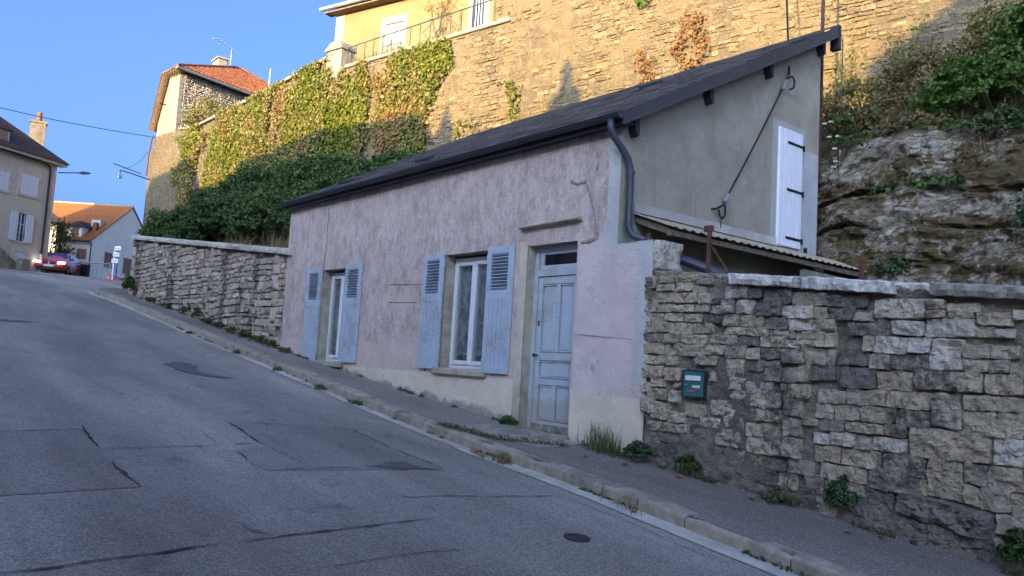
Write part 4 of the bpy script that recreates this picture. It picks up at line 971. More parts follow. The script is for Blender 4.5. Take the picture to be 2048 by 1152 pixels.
# ------------------------------------------------------------------ upper garden wall (left of the house)
LX0, LX1 = -26.1, -15.02
LWT = lambda x: lerp(4.75, 3.55, (x-LX0)/(LX1-LX0))
lw = thing('garden_wall', 'tall coursed stone wall with pale coping uphill of the pink house', 'wall', (-20, .2, zb(-20)))
cols = np.arange(LX0+.05, LX1+.01, .1); cv, cf = [], []; nj = 22
for i, x in enumerate(cols):
    z0, z1 = zb(x)-.2, LWT(x)-.05
    for j in range(nj): z = lerp(z0, z1, j/(nj-1)); cv.append((x, .035+.03*fbm(x*3, z*3, 3.), z))
for i in range(len(cols)-1):
    for j in range(nj-1): cf.append((i*nj+j, (i+1)*nj+j, (i+1)*nj+j+1, i*nj+j+1))
n0 = len(cv)
for i, x in enumerate(cols): cv += [(x, .42, LWT(x)-.05), (x, .42, zb(x)-.3)]
for i in range(len(cols)-1): cf += [(i*nj+nj-1, (i+1)*nj+nj-1, n0+2*i+2, n0+2*i), (n0+2*i, n0+2*i+2, n0+2*i+3, n0+2*i+1)]
cf.append((0, nj-1, n0, n0+1))
mesh_obj('wall_core', cv, cf, M['mortar_left'], lw, True)
PIERS = [(-15.45, .2), (-19.2, .16), (-25.9, .24)]
lib = {}
def libstone(w, h, dpt, mat, key):
    k = (max(1, round(w/.06)), max(1, round(h/.03)), key, random.randrange(6))
    if k not in lib: lib[k] = stone_mesh(k[0]*.06, k[1]*.03, dpt, 7, 6, random.random()*90, .8, mat, smooth=False)
    return lib[k]
items = []
z = zb(LX1)-.1
while z < 4.8:
    h_ = random.choice([.07, .09, .11, .14, .17]); x = LX0+.02+random.uniform(0, .1)
    while x < LX1-.05:
        w_ = random.uniform(.10, .30)*(.8+h_*2.5)
        for (px_, pw) in PIERS:
            if px_-pw/2-w_ < x < px_+pw/2: x = max(x, px_+pw/2+.005) if x > px_-pw/2-w_*.4 else x; w_ = min(w_, max(.07, px_-pw/2-x)) if x < px_-pw/2 else w_
        if x+w_ > LX1: w_ = LX1-x
        if w_ < .05: break
        zc = z+h_/2+.05*noise.noise((x*.6, z, 1.))+random.uniform(-.012, .012)
        if zc > zb(x)-.04 and zc+h_/2 < LWT(x+w_/2)-.09 and random.random() > .025:
            me = libstone(w_+.004, h_*random.uniform(.8, 1.05), .035, M['stone_left'], 's')
            mx = Matrix.Translation((x+w_/2, .02+random.uniform(-.012, .02), zc)) @ Matrix.Rotation(random.uniform(-.03, .03), 4, 'Y')
            items.append((x, me, mx))
        x += w_
    z += h_
for (px_, pw) in PIERS:
    z = zb(px_)-.1
    while z < LWT(px_)-.2:
        h_ = random.uniform(.22, .38); me = stone_mesh(pw, h_-.012, .06, 6, 6, random.random()*99, .3, M['stone_left'])
        items.append((10, me, Matrix.Translation((px_, .01, min(z+h_/2, LWT(px_)-.2)))))
        z += h_
items.sort(key=lambda q: -q[0])
for _, me, mx in items[:300]:
    q = bpy.data.objects.new('stone', me); COL.objects.link(q); q.parent = lw; q.matrix_parent_inverse = Matrix.Translation(-Vector(lw.location)); q.matrix_basis = mx
merge_meshes('far_stones', [(a_, b_) for _, a_, b_ in items[300:]], M['stone_left'], lw)
xa = LX0-.05
while xa < LX1+.2:
    xb = min(xa+random.uniform(.9, 1.6), LX1+.25)
    if LX1+.25-xb < .5: xb = LX1+.25
    coping(lw, xa, xb-.01, lambda x: LWT(x)+.02, .12, -.10, .5, M['coping_pale'], 8, .02, xa)
    if xb >= LX1+.25: break
    xa = xb

# ------------------------------------------------------------------ lean-to against the gable
lt = thing('lean_to', 'low lean-to with corrugated sheet roof against the grey gable', 'shed', (-5.6, 2.5, zb(-5.6)))
GX0, GX1 = HX1+.02, -5.66; gz = lambda x: 3.375-.355*(x-GX0)
n = 150; v_, f_ = [], []
for i in range(n+1):
    yy = lerp(.22, 4.7, i/n); c_ = .011*math.sin(i*PI/2.5)
    for x in (GX0, GX1): v_ += [(x, yy, gz(x)+c_), (x, yy, gz(x)+c_-.006)]
    if i: b0 = 4*(i-1); b1 = 4*i; f_ += [(b0, b0+2, b1+2, b1), (b0+1, b1+1, b1+3, b0+3), (b0+2, b0+3, b1+3, b1+2), (b0, b1, b1+1, b0+1)]
f_ += [(0, 1, 3, 2), (4*n, 4*n+2, 4*n+3, 4*n+1)]
mesh_obj('corrugated_sheet', v_, f_, M['sheet'], lt)
MB().prism([(HX1+.004, .24, 3.50), (HX1+.004, .24, 3.36), (HX1+.10, .24, 3.37), (HX1+.03, .24, 3.40), (HX1+.02, .24, 3.50)], (0, 2.85, 0)).build('flashing', M['flash'], lt)
for yy in (.3, 1.4, 2.5, 3.6, 4.55): MB().box(0, GX1-GX0-.05, -.03, .03, -.10, -.03, Matrix.Translation((GX0, yy, gz(GX0))) @ Matrix.Rotation(math.atan(.355), 4, 'Y')).build('rafter', M['old_wood'], lt)
MB().box(GX1-.09, GX1-.04, .22, 4.66, gz(GX1)-.09, gz(GX1)-.03).build('eave_beam', M['old_wood'], lt)
MB().box(-5.78, -5.72, 2.9, 4.6, .5, 3.02).build('side_wall', M['old_render'], lt)
MB().box(GX0, GX1-.06, 4.5, 4.58, .5, 3.0).build('end_wall', M['old_render'], lt)
MB().box(-6.24, -6.2, 1.55, 2.75, .7, 2.72).box(-6.2, -6.19, 1.5, 2.8, 2.70, 2.76).build('plank_door', M['old_green'], lt)
MB().tube([(-5.95, .30, 2.92), (-5.75, .55, 2.84), (-5.3, 1.05, 2.62), (-4.9, 1.5, 2.45)], .055, 10).build('waste_pipe', M['pipe'], lt)
# rusty iron fence posts standing on the wall
def post(x, yy, z0, z1, label, brace=False):
    t_ = thing('iron_post', label, 'post', (x, yy, z0))
    MB().box(x-.022, x+.022, yy-.022, yy-.016, z0, z1).box(x-.004, x+.004, yy-.02, yy+.025, z0, z1).build('upright', M['rust'], t_)
    if brace:
        MB().box(x-.06, x+.026, yy-.03, yy+.02, z1-.015, z1+.045).build('head', M['rust'], t_)
        MB().cyl((x+.01, yy+.02, z1-.17), (x+.16, yy+.16, z0), .012, 6).build('brace', M['rust'], t_)
post(-5.10, .12, 2.58, 3.06, 'rusty iron post with slanting brace on the rubble wall top', True)
post(-5.93, .14, 2.99, 3.10, 'short rusty iron stub on top of the painted pier')
post(-3.62, .36, 2.42, 2.68, 'thin rusty iron post on the wall before the corrugated roof')
# ------------------------------------------------------------------ service cable on the gable
X = HX1+.05
sc_ = thing('service_cable', 'black overhead service cable stretched across the grey gable', 'cable', (X, 3.18, 5.77))
top = Vector((X+.02, 3.20, 5.80)); far = Vector((-10.9, 9.9, 16.5))
MB().tube([tuple(top.lerp(far, k/8)-Vector((0, 0, .25*math.sin(PI*k/8)))) for k in range(9)], .016, 6).build('riser', M['cable'], sc_)
a_ = Vector((X+.01, 3.12, 5.66)); b_ = Vector((X+.01, 1.86, 3.80))
MB().tube([tuple(a_.lerp(b_, k/8)-Vector((0, 0, .03*math.sin(PI*k/8)))) for k in range(9)], .012, 8).build('span', M['cable'], sc_)
MB().cyl(a_+Vector((.0, .02, .03)), a_.lerp(b_, .06), .026, 8).build('clamp', M['steel'], sc_)
MB().cyl(a_.lerp(b_, .955), b_+Vector((0, -.02, -.03)), .026, 8).build('clamp', M['steel'], sc_)
MB().tube([(X-.05, 3.25, 5.78), (X+.04, 3.25, 5.78), (X+.06, 3.27, 5.72), (X+.06, 3.26, 5.62), (X, 3.25, 5.6)], .016, 6).build('hook', M['cable'], sc_)
MB().tube([(X-.05, 1.66, 3.66), (X+.01, 1.68, 3.66), (X+.01, 1.80, 3.72), (X+.01, 1.86, 3.74), (X+.01, 1.87, 3.62), (X+.01, 1.82, 3.56), (X+.01, 1.76, 3.58), (X+.01, 1.73, 3.66)], .014, 6).build('tail', M['cable'], sc_)
MB().cyl((X, 1.80, 3.56), (X, 1.80, 3.44), .006, 6).build('earth_wire', M['cable'], sc_)
rp = thing('iron_pole', 'thin rusty iron pole rising behind the top of the slate roof', 'pole', (-6.6, 4.75, 5.0))
MB().cyl((-6.62, 4.75, 4.6), (-6.62, 4.75, 12.0), .028, 8).build('shaft', M['rust'], rp)
rp = thing('iron_bracket', 'slim grey pipe hanging below the high end of the slate roof', 'pipe', (-6.12, 4.42, 5.6))
MB().tube([(-6.5, 4.46, 6.72), (-6.14, 4.46, 6.74), (-6.12, 4.46, 6.6), (-6.12, 4.46, 5.7)], .009, 6).build('tube', M['pipe'], rp)
# ------------------------------------------------------------------ hillside and cliff
C11, S11 = math.cos(rad(11)), math.sin(rad(11))
WP = Vector((-28, 7, 0))
def wallpt(u, z, off=0.):                       # point on the rampart's right run; off > 0 is out of the wall
    return Vector((WP.x+u*C11+off*S11, WP.y+u*S11-off*C11, z))
def wally(x): return 7.0 if x < -28 else 7.0+(x+28)*S11/C11
XK = [-60, -50, -40, -28, -26.2, -22, -15.2, -11, -6.6, -4, 0, 8]
SEC = {  # (y, z) across the slope from the street side to the rampart foot
 -60: [(6.9, 5.0), (7.0, 5.1), (7.2, 5.2), (7.4, 5.3), (7.5, 5.4)],
 -50: [(6.4, 4.8), (6.6, 5.1), (6.8, 5.6), (7.0, 6.0), (7.2, 6.5)],
 -40: [(4.6, 4.1), (5.0, 4.9), (5.6, 6.0), (6.4, 7.0), (7.2, 7.8)],
 -28: [(2.2, 3.0), (2.8, 3.9), (4.0, 5.2), (5.5, 6.9), (7.2, 8.0)],
 -26.2: [(.6, 2.85), (1.6, 3.8), (3.4, 5.2), (5.4, 6.9), (7.7, 8.0)],
 -22: [(.42, 3.9), (1.8, 4.3), (3.6, 5.5), (5.8, 6.9), (8.4, 8.0)],
 -15.2: [(.42, 3.2), (1.8, 3.8), (3.8, 5.0), (6.2, 6.4), (9.7, 7.6)],
 -11: [(4.2, 3.0), (4.6, 4.6), (5.4, 5.5), (7.6, 6.4), (10.6, 7.3)],
 -6.6: [(4.45, 3.0), (4.8, 4.6), (5.6, 5.5), (7.6, 6.5), (11.4, 7.7)],
 -4: [(4.5, 3.0), (4.9, 4.4), (5.6, 5.3), (7.8, 6.6), (11.9, 8.6)],
 0: [(4.5, 2.6), (4.9, 4.2), (5.6, 5.3), (7.8, 6.8), (12.6, 9.0)],
 8: [(4.5, 2.0), (4.9, 3.6), (5.6, 5.0), (7.8, 6.6), (14.2, 9.0)]}
SA = np.array([SEC[k] for k in XK])
def slope_pt(x, t):
    """t 0..1 across the slope"""
    i = int(np.clip(np.searchsorted(XK, x)-1, 0, len(XK)-2)); k = (x-XK[i])/(XK[i+1]-XK[i])
    s_ = SA[i]*(1-k)+SA[i+1]*k; j = min(3, int(t*4)); r = t*4-j
    p = s_[j]*(1-r)+s_[j+1]*r
    return Vector((x, p[0], p[1]))
xs = np.arange(-60, -6.5, .25); ts = np.linspace(0, 1, 40)
hv, hf = [], []
for x in xs:
    for t in ts:
        p = slope_pt(x, t); hv.append((p.x, p.y-.12*fbm(x*.9, p.z*.9, 2.), p.z+.25*fbm(x*.6, p.y*.6, 6.)))
n = len(ts)
for i in range(len(xs)-1):
    for j in range(n-1): hf.append((i*n+j, (i+1)*n+j, (i+1)*n+j+1, i*n+j+1))
hill = mesh_obj('hillside', hv, hf, M['hill'], None, True); hill['kind'] = 'structure'
# the rock face behind the lean-to: bedded limestone in three set-back tiers
TIER = [(.3, 4.42), (3.05, 4.46), (3.72, 4.55), (3.76, 4.98), (3.82, 4.62), (4.22, 4.72), (4.27, 5.14), (4.36, 4.86), (5.0, 5.02), (5.25, 5.3)]
tz = np.array([q[0] for q in TIER]); ty = np.array([q[1] for q in TIER]); td = np.concatenate([[0], np.cumsum(np.hypot(np.diff(tz), np.diff(ty)))])
xs = np.arange(-6.9, 7.01, .055); ns = np.concatenate([np.linspace(0, td[1], 12)[:-1], np.linspace(td[1], td[-1], 95)])
cv, cf = [], []
tl = np.linspace(0, 1, 60)
for x in xs:
    for s in ns:
        z = float(np.interp(s, td, tz)); y = float(np.interp(s, td, ty)); cut = max(-.2, min(1, .62+1.3*noise.noise((x*.55, z*.4, 21.)))); sm_ = 4.45+.22*max(0, z-3.05)/2; y = lerp(sm_, y, cut if y > sm_ else 1)
        dip = .10*(x+6)*(-.16) + .22*noise.noise((x*.5, 1.5, 2.)) + .10*noise.noise((x*1.7, 4.5, 2.))
        k = .10*fbm(x*.8, z*1.0, 3., 3)+.17*fbm(x*1.6, z*4.0, 7., 4)+.17*fbm(x*6, z*9, 1., 5)+.05*(abs(noise.noise((x*.9, z*7, 31.)))**.5)
        hole = -.30*max(0, noise.noise((x*1.1, z*1.7, 9.))-.25)
        cv.append((x, y-k*1.0-hole*-1, z+dip+.07*fbm(x*2, z*3, 13.)))
    z_e = 5.25+.10*(x+6)*(-.16)
    for t in tl[1:]:
        e = slope_pt(x, .5+.5*t); b_ = Vector((x, 5.3, z_e)); p = b_.lerp(e, t); q = slope_pt(x, .5+.5*t)
        p.z = lerp(p.z, q.z, t); p.y = lerp(p.y, q.y, t)
        cv.append((x, p.y-.12*fbm(x*1.3, p.z*2, 2.), p.z+.30*fbm(x*.9, p.y*.9, 6.)*min(1, t*6)+.08*fbm(x*4, p.y*4, 6.)))
n = len(ns)+len(tl)-1
for i in range(len(xs)-1):
    for j in range(n-1): cf.append((i*n+j, (i+1)*n+j, (i+1)*n+j+1, i*n+j+1))
cliff = mesh_obj('cliff', cv, cf, M['cliff'], None, False); cliff['kind'] = 'structure'
grid_mesh('yard', np.linspace(-6.2, 6, 8), np.linspace(.3, 4.6, 4), lambda x, y: zb(x)+.25, M['ground'], 'structure')

# ------------------------------------------------------------------ rampart
rp_ = thing('rampart_wall', 'tall sunlit ochre rubble stone rampart wall above the house', 'wall', (-14, 9.7, 7))
LTOP = lambda x: float(np.interp(x, [-51.4, -47.6, -44, -38, -28], [13.95, 13.6, 13.05, 12.92, 12.85]))
# left run, parallel to the street, ending at a corner by the tower
cv, cf = [], []
xs = np.arange(-51.3, -27.6, .18); nz_ = 60
for x in xs:
    for j in range(nz_):
        z = lerp(4.2, LTOP(x), j/(nz_-1)); bat = .06*(12-z)*.2
        cv.append((x, 7.0-bat+.10*fbm(x*.8, z*.8, 1.)+.10*fbm(x*3.1, z*4.2, 5.), z))
for i in range(len(xs)-1):
    for j in range(nz_-1): cf.append((i*nz_+j, (i+1)*nz_+j, (i+1)*nz_+j+1, i*nz_+j+1))
n0 = len(cv)
for x in xs: cv.append((x, 7.7, LTOP(x)))
for i in range(len(xs)-1): cf.append((i*nz_+nz_-1, (i+1)*nz_+nz_-1, n0+i+1, n0+i))
mesh_obj('wall_core', cv, cf, M['rubble_far'], rp_, True)
cv, cf = [], []          # return at the road corner
for k in range(12):
    for j in range(nz_):
        z = lerp(4.2, LTOP(-51.3), j/(nz_-1)); x = -51.3-.976*k*.6; y = 7.0+.219*k*.6
        cv.append((x+(0 if k == 0 else .1*fbm(y*3, z*3, 5.)), y+(.06*(12-z)*-.2 if k == 0 else 0)+(.10*fbm(x*.8, z*.8, 1.)+.10*fbm(x*3.1, z*4.2, 5.) if k == 0 else 0), z))
for i in range(11):
    for j in range(nz_-1): cf.append(((i+1)*nz_+j, i*nz_+j, i*nz_+j+1, (i+1)*nz_+j+1))
mesh_obj('wall_return', cv, cf, M['rubble_far'], rp_, True)
for xa in np.arange(-46.5, -28.6, 1.5):
    mb = MB(); mb.prism([(xa, 6.86, LTOP(xa)), (xa+1.48, 6.86, LTOP(xa+1.48)), (xa+1.48, 7.72, LTOP(xa+1.48)), (xa, 7.72, LTOP(xa))], (0, 0, .14)); mb.build('coping_stone', M['cap_great'], rp_, bevel=.02)
# right run
RTOP = lambda u: 12.33 if u < 7.95 else 17.5
cv, cf = [], []; nzr = 110
us = np.concatenate([np.arange(-.6, 7.9, .1), [7.9, 8.0], np.arange(8.1, 26, .1), np.arange(26, 38, .4)]); zs0 = 5.6
for u in us:
    for j in range(nzr):
        z = lerp(zs0, RTOP(u), (j/(nzr-1))); d = .012+.05*fbm(u*.7, z*.7, 1.)+.04*fbm(u*3, z*4, 5.)+.03*fbm(u*8, z*10, 2.)
        cv.append(tuple(wallpt(u, z, -d)))
for i in range(len(us)-1):
    for j in range(nzr-1): cf.append((i*nzr+j, (i+1)*nzr+j, (i+1)*nzr+j+1, i*nzr+j+1))
n0 = len(cv)
for u in us: cv.append(tuple(wallpt(u, RTOP(u), -.8)))
for i in range(len(us)-1): cf.append((i*nzr+nzr-1, (i+1)*nzr+nzr-1, n0+i+1, n0+i))
mesh_obj('wall_core', cv, cf, M['mortar_great'], rp_, True)
lib.clear(); items = []
Rw = frame((0, 0, 0), (C11, S11))
z = 7.0
while z < 13.7:
    h_ = random.choice([.075, .09, .11, .13, .17]); u = random.uniform(0, .2)
    while u < 25:
        w_ = random.uniform(.11, .42)*(.7+h_*2.5); top = 12.25 if u < 8 else 13.6
        vis = z+h_ < top and z > float(np.interp(u, [0, 6, 12, 18.5, 22, 26], [7.6, 7.8, 8.0, 7.2, 7.6, 8.2])) and z < float(np.interp(u, [8, 12, 18, 24], [13.6, 12.4, 11.2, 10.2]))
        if vis and random.random() > .10+.75*max(0, noise.noise((u*.45, z*.5, 17.))-.12)*2:
            zc = z+h_/2+.12*noise.noise((u*.35, z*.6, 1.))+random.uniform(-.02, .02); me = libstone(w_-.02, h_-.016, .07, M['stone_great'], 'g')
            sink = .03+.03*noise.noise((u*.5, z*.5, 4.))+random.uniform(-.015, .025)
            mx = Matrix.Translation(wallpt(u+w_/2, zc, .0-max(0, sink-.02))) @ Rw @ Matrix.Rotation(random.uniform(-.06, .06), 4, 'Y') @ Matrix.Diagonal((1, random.uniform(.2, .6), random.uniform(.8, 1.15), 1))
            items.append((u, me, mx))
        u += w_
    z += h_
items.sort(key=lambda q: -q[0])
for _, me, mx in items[:300]:
    q = bpy.data.objects.new('stone', me); COL.objects.link(q); q.parent = rp_; q.matrix_parent_inverse = Matrix.Translation(-Vector(rp_.location)); q.matrix_basis = mx
merge_meshes('far_stones', [(a_, b_) for _, a_, b_ in items[300:]], M['stone_great'], rp_)
for u in np.arange(.6, 7.4, 1.35):
    m4 = Matrix.Translation(wallpt(u, 0, 0)) @ Rw
    MB().box(0, 1.33, -.08, .5, 12.24, 12.37, m4).build('coping_stone', M['cap_great'], rp_, bevel=.025)
# corner pier
pi_ = thing('rampart_pier', 'square weathered stone pier at the left end of the terrace railing', 'pier', (-28, 7, 11.5))
m4 = Matrix.Translation(wallpt(0, 0, 0)) @ Rw
MB().box(-.45, .42, -.12, .55, 10.9, 13.05, m4).build('shaft', M['cap_great'], pi_, bevel=.03)
MB().prism([m4 @ Vector(p) for p in ((-.52, -.18, 13.05), (.48, -.18, 13.05), (.48, -.18, 13.2), (.30, -.18, 13.38), (-.2, -.18, 13.36), (-.52, -.18, 13.12))], m4.to_3x3() @ Vector((0, .78, 0))).build('cap', M['cap_great'], pi_, bevel=.02)
# terrace railing
ra = thing('terrace_railing', 'dark green iron railing along the top of the rampart terrace', 'railing', wallpt(4, 12.37, -.15))
up = lambda u, z, o=-.14: tuple(wallpt(u, z, o))
rt_ = lambda u: 13.12+.015*u
MB().tube([up(.45, rt_(.45)), up(4, rt_(4)), up(7.85, rt_(7.85))], .026, 6).build('top_rail', M['iron_green'], ra)
for k in range(16):
    u = .5+k*.49; MB().tube([up(u, 12.36), up(u, rt_(u))], .017, 6).build('baluster', M['iron_green'], ra)
    if k in (5, 10): MB().tube([up(u-.2, 12.36), up(u-.2, 12.68), up(u-.16, 12.73), up(u-.05, 12.78), up(u-.01, 12.9), up(u, 13.0)], .018, 6).build('stay', M['iron_green'], ra)
net = MB()
for k in range(5): z = 12.45+k*.14; net.tube([up(.5, z), up(7.85, z)], .004, 3)
for k in range(48): u = .5+k*.155; net.tube([up(u, 12.4), up(u, rt_(u))], .004, 3)
net.build('wire_mesh', M['net'], ra)
# ------------------------------------------------------------------ house on the terrace
th_ = thing('terrace_house', 'ochre rendered house on the rampart terrace behind the green railing', 'house', (-28, 10, 12.3))
HO = Vector((-31.97, 8.8, 0)); HM = Matrix.Translation(HO) @ frame((0, 0, 0), (math.cos(rad(18)), math.sin(rad(18))))
def hbox(mb, *a): return mb.box(*a, HM)
mb = MB(); W_ = [(2.85, 3.88, 12.4, 15.3), (7.35, 7.95, 12.4, 15.6)]
wall_holes(mb, 0, 8.6, 11.8, 16.25, 0, .2, W_)
mb.quad((0, 0, 11.8), (0, 0, 16.25), (0, 6, 16.25), (0, 6, 11.8)); mb.quad((0, 6, 11.8), (0, 6, 16.25), (8.6, 6, 16.25), (8.6, 6, 11.8))
mb.v = [tuple(HM @ Vector(v)) for v in mb.v]; mb.build('wall', M['ochre'], th_)
for z in np.arange(12.4, 16.2, .42):
    k = int(z*10) % 2; hbox(MB(), -.012, .28+.2*k, -.014, .3, z, z+.40).build('quoin', M['quoin'], th_, bevel=.01)
for (a, b_, c_, d_) in W_:
    s_ = MB(); hbox(s_, a-.2, a, -.02, .12, c_, d_); hbox(s_, b_, b_+.2, -.02, .12, c_, d_); hbox(s_, a-.2, b_+.2, -.02, .12, d_, d_+.3); s_.build('surround', M['quoin'], th_)
sw_ = hbox(hbox(MB(), 2.85, 3.355, .04, .09, 12.4, 15.28), 3.375, 3.88, .04, .09, 12.4, 15.28).build('shutter', M['cream_shutter'], th_)
hbox(MB(), 2.85, 3.88, .025, .045, 14.35, 14.43).build('shutter_bar', M['old_wood'], sw_)
hbox(hbox(MB(), 7.35, 7.95, .15, .17, 12.4, 15.6), 7.35, 7.42, .05, .12, 12.4, 15.6).build('window', M['glass_blue'], th_)
for k in range(4): hbox(MB(), 7.46+k*.13, 7.49+k*.13, .02, .06, 12.4, 15.6).build('window_bar', M['white_pvc'], th_)
rf = MB(); 
rf.prism([HM @ Vector(p) for p in ((-.35, -.45, 16.32), (-.35, 3, 18.3), (-.35, 3, 18.42), (-.35, -.45, 16.44))], HM.to_3x3() @ Vector((9.4, 0, 0)))
rfo = rf.build('roof', M['tile_brown'], th_)
MB().tube([HM @ Vector((-.5, -.52, 16.38)), HM @ Vector((9, -.52, 16.38))], .085, 10).build('gutter', M['steel_dull'], th_)
hbox(MB(), -.35, 9, -.42, 0, 16.22, 16.30).build('eave_board', M['old_wood'], th_)
# ------------------------------------------------------------------ tower house at the corner of the rampart
tw = thing('tower_house', 'sunlit stone corner house with red tiled roof at the end of the rampart', 'house', (-52, 9, 13.5))
A_, B_ = Vector((-49.01, 7.4, 0)), Vector((-50.3, 7.22, 0)); VR, VB = Vector((-.292, .956, 0)), Vector((-.975, .222, 0))
R_ = A_+VR*12; Bb = B_+VB*12
def vwall(name, p, q, z0, z1, mat, parent):
    mb = MB(); mb.quad((p.x, p.y, z0), (q.x, q.y, z0), (q.x, q.y, z1), (p.x, p.y, z1)); return mb.build(name, mat, parent)
ZT0, ZT1 = 13.2, 17.55
vwall('right_wall', A_, R_, ZT0, ZT1, M['rubble_far_pale'], tw)
vwall('front_wall', B_, A_, ZT0, ZT1, M['rubble_far_pale'], tw)
vwall('left_wall', Bb, B_, ZT0, ZT1, M['rubble_far_pale'], tw)
lib.clear(); items = []; Rt = frame((0, 0, 0), VR); nT = Vector((VR.y, -VR.x, 0))
z = 13.3
while z < 17.4:
    h_ = random.choice([.10, .13, .16]); u = .3
    while u < 9:
        w_ = random.uniform(.12, .34)
        me = libstone(w_-.02, h_-.02, .07, M['stone_tower'], 't')
        mx = Matrix.Translation(A_+VR*(u+w_/2)+nT*random.uniform(-.01, .03)+Vector((0, 0, z+h_/2))) @ Rt @ Matrix.Rotation(random.uniform(-.1, .1), 4, 'Y')
        items.append((me, mx)); u += w_
    z += h_
merge_meshes('face_stones', items, M['stone_tower'], tw)
for k, z in enumerate(np.arange(13.3, 17.4, .36)):
    l_ = .5 if k % 2 else .3; vl = (B_-A_).normalized()
    mb = MB(); p0 = A_-vl*.02+nT*.02; mb.prism([p0+nT*.0, p0+vl*l_, p0+vl*l_+VR*.2-nT*.1, p0+VR*(.75-l_)], (0, 0, .345)); mb.v = [(v[0], v[1], v[2]+z) for v in mb.v]
    mb.build('quoin', M['quoin'], tw)
EZt = 17.6; Ae, Be, Bbe, Re = Vector((-48.4, 7.0, EZt)), Vector((-50.5, 6.80, EZt)), Vector((-64.5, 10.0, EZt)), Vector((-48.4, 7.0, EZt))+VR*13
Ap = Vector((-54.3, 12.69, 20.5)); Ap2 = Vector((-62, 15, 20.5))
mesh_obj('roof', [Ae, Re, Ap, Be, Bbe, Ap2], [(0, 1, 2), (3, 0, 2), (4, 3, 2, 5)], M['tile_bed'], tw)
rf_ = tw.children[-1]
mesh_obj('soffit', [v-Vector((0, 0, .06)) for v in (Ae, Be, Bbe, Bb+Vector((0, 0, EZt)), B_+Vector((0, 0, EZt)), A_+Vector((0, 0, EZt)), R_+Vector((0, 0, EZt)), Re)], [(0, 5, 4, 1), (1, 4, 3, 2), (0, 7, 6, 5)], M['soffit_dark'], tw)
for (p, q, n_, ov) in ((Be, Bbe, 34, .62), (Ae, Be, 6, .45)):
    d_ = (q-p).normalized(); inn = Vector((-d_.y, d_.x, 0)); inn = inn if inn.y > 0 else -inn
    for k in range(n_):
        c_ = p+d_*((q-p).length*(k+.5)/n_)+Vector((0, 0, -.14)); e = c_+inn*ov+Vector((0, 0, .0))
        MB().box(0, ov, -.045, .045, -.06, .07, frame(c_, inn)).build('rafter', M['rafter'], tw)
    MB().tube([p+Vector((0, 0, -.02)), q+Vector((0, 0, -.02))], .05, 6).build('eave_tile_edge', M['tile_red'], tw)
MB().tube([Ae+Vector((.02, 0, -.05)), Re+Vector((.02, 0, -.05))], .085, 8).build('gutter', M['steel_dull'], tw)
# tiles on the plane above the right wall, ridge tiles on the hip
ex_ = (Re-Ae).normalized(); nrm = (Re-Ae).cross(Ap-Ae).normalized(); nrm = nrm if nrm.z > 0 else -nrm; ey_ = nrm.cross(ex_); ey_ = ey_ if ey_.z > 0 else -ey_
tm = []; nt_ = 5
for j in (0, 1):
    for k in range(nt_): a = PI*k/(nt_-1); tm.append((.125-.125*math.cos(a), j*.42, .075*math.sin(a)+(.03 if j == 0 else 0)))
tme = bpy.data.meshes.new('roof_tile'); tme.from_pydata(tm, [], [(k, k+1, nt_+k+1, nt_+k) for k in range(nt_-1)]+[tuple(range(nt_))[::-1]]); tme.materials.append(M['tile_red'])
items = []; ax = (Ap-Ae).dot(ex_); ay = (Ap-Ae).dot(ey_); LR = (Re-Ae).length
T4 = Matrix.Identity(4)
for i in range(3): T4[i][0] = ex_[i]; T4[i][1] = ey_[i]; T4[i][2] = nrm[i]
for r_ in range(int(ay/.36)):
    y = r_*.36; x0 = ax*y/ay; x1 = LR-(LR-ax)*y/ay
    for c_ in range(int(LR/.27)):
        x = c_*.27
        if x0+.1 < x < min(x1-.3, 11.5): m_ = T4.copy(); m_.translation = Ae+ex_*x+ey_*y+nrm*.02; items.append((x, tme, m_))
items.sort(key=lambda q: q[0])
for _, me, mx in items[:300]:
    q = bpy.data.objects.new('roof_tile', me); COL.objects.link(q); q.parent = rf_; q.matrix_basis = mx
if len(items) > 300: merge_meshes('roof_tiles', [(a_, b_) for _, a_, b_ in items[300:]], M['tile_red'], rf_)
for (p, q) in ((Ae, Ap), (Ap, Re)):
    n_ = int((q-p).length/.38); d_ = (q-p).normalized()
    for k in range(n_): c_ = p+d_*(k*.38); MB().tube([c_+Vector((0, 0, .0)), c_+d_*.42+Vector((0, 0, .05))], [.15, .12], 7).build('ridge_tile', M['tile_dark'] if p is Ae else M['tile_red'], rf_)
MB().box(-.55, .55, -.3, .3, 19.4, 20.45, Matrix.Translation((-53.75, 11.2, 0))).build('chimney', M['cap_great'], tw, bevel=.03)
MB().box(-.65, .65, -.38, .38, 20.45, 20.55, Matrix.Translation((-53.75, 11.2, 0))).build('chimney_cap', M['cap_great'], tw)
an = thing('tv_antenna', 'thin television aerial on the red roof of the corner house', 'antenna', (-54.1, 12.0, 19.9))
MB().cyl((-54.1, 12.0, 19.6), (-54.0, 11.98, 21.6), .025, 6).build('mast', M['steel_dull'], an)
MB().cyl((-54.0, 11.98, 21.55), (-52.6, 10.3, 21.45), .018, 5).build('boom', M['steel_dull'], an)
for k in range(5): c_ = Vector((-54.0, 11.98, 21.55)).lerp(Vector((-52.6, 10.3, 21.45)), .15+k*.2); MB().cyl(c_+Vector((.2, .16, 0)), c_-Vector((.2, .16, 0)), .010, 4).build('element', M['steel_dull'], an)
MB().tube([(-49.9, 7.05, 15.6), (-49.9, 6.9, 15.6), (-49.7, 6.6, 15.55)], .035, 6).build('wall_pin', M['rust'], tw)
mp = thing('marker_post', 'thin white post standing on the rampart coping below the red roof', 'post', (-35.2, 7.3, 12.95))
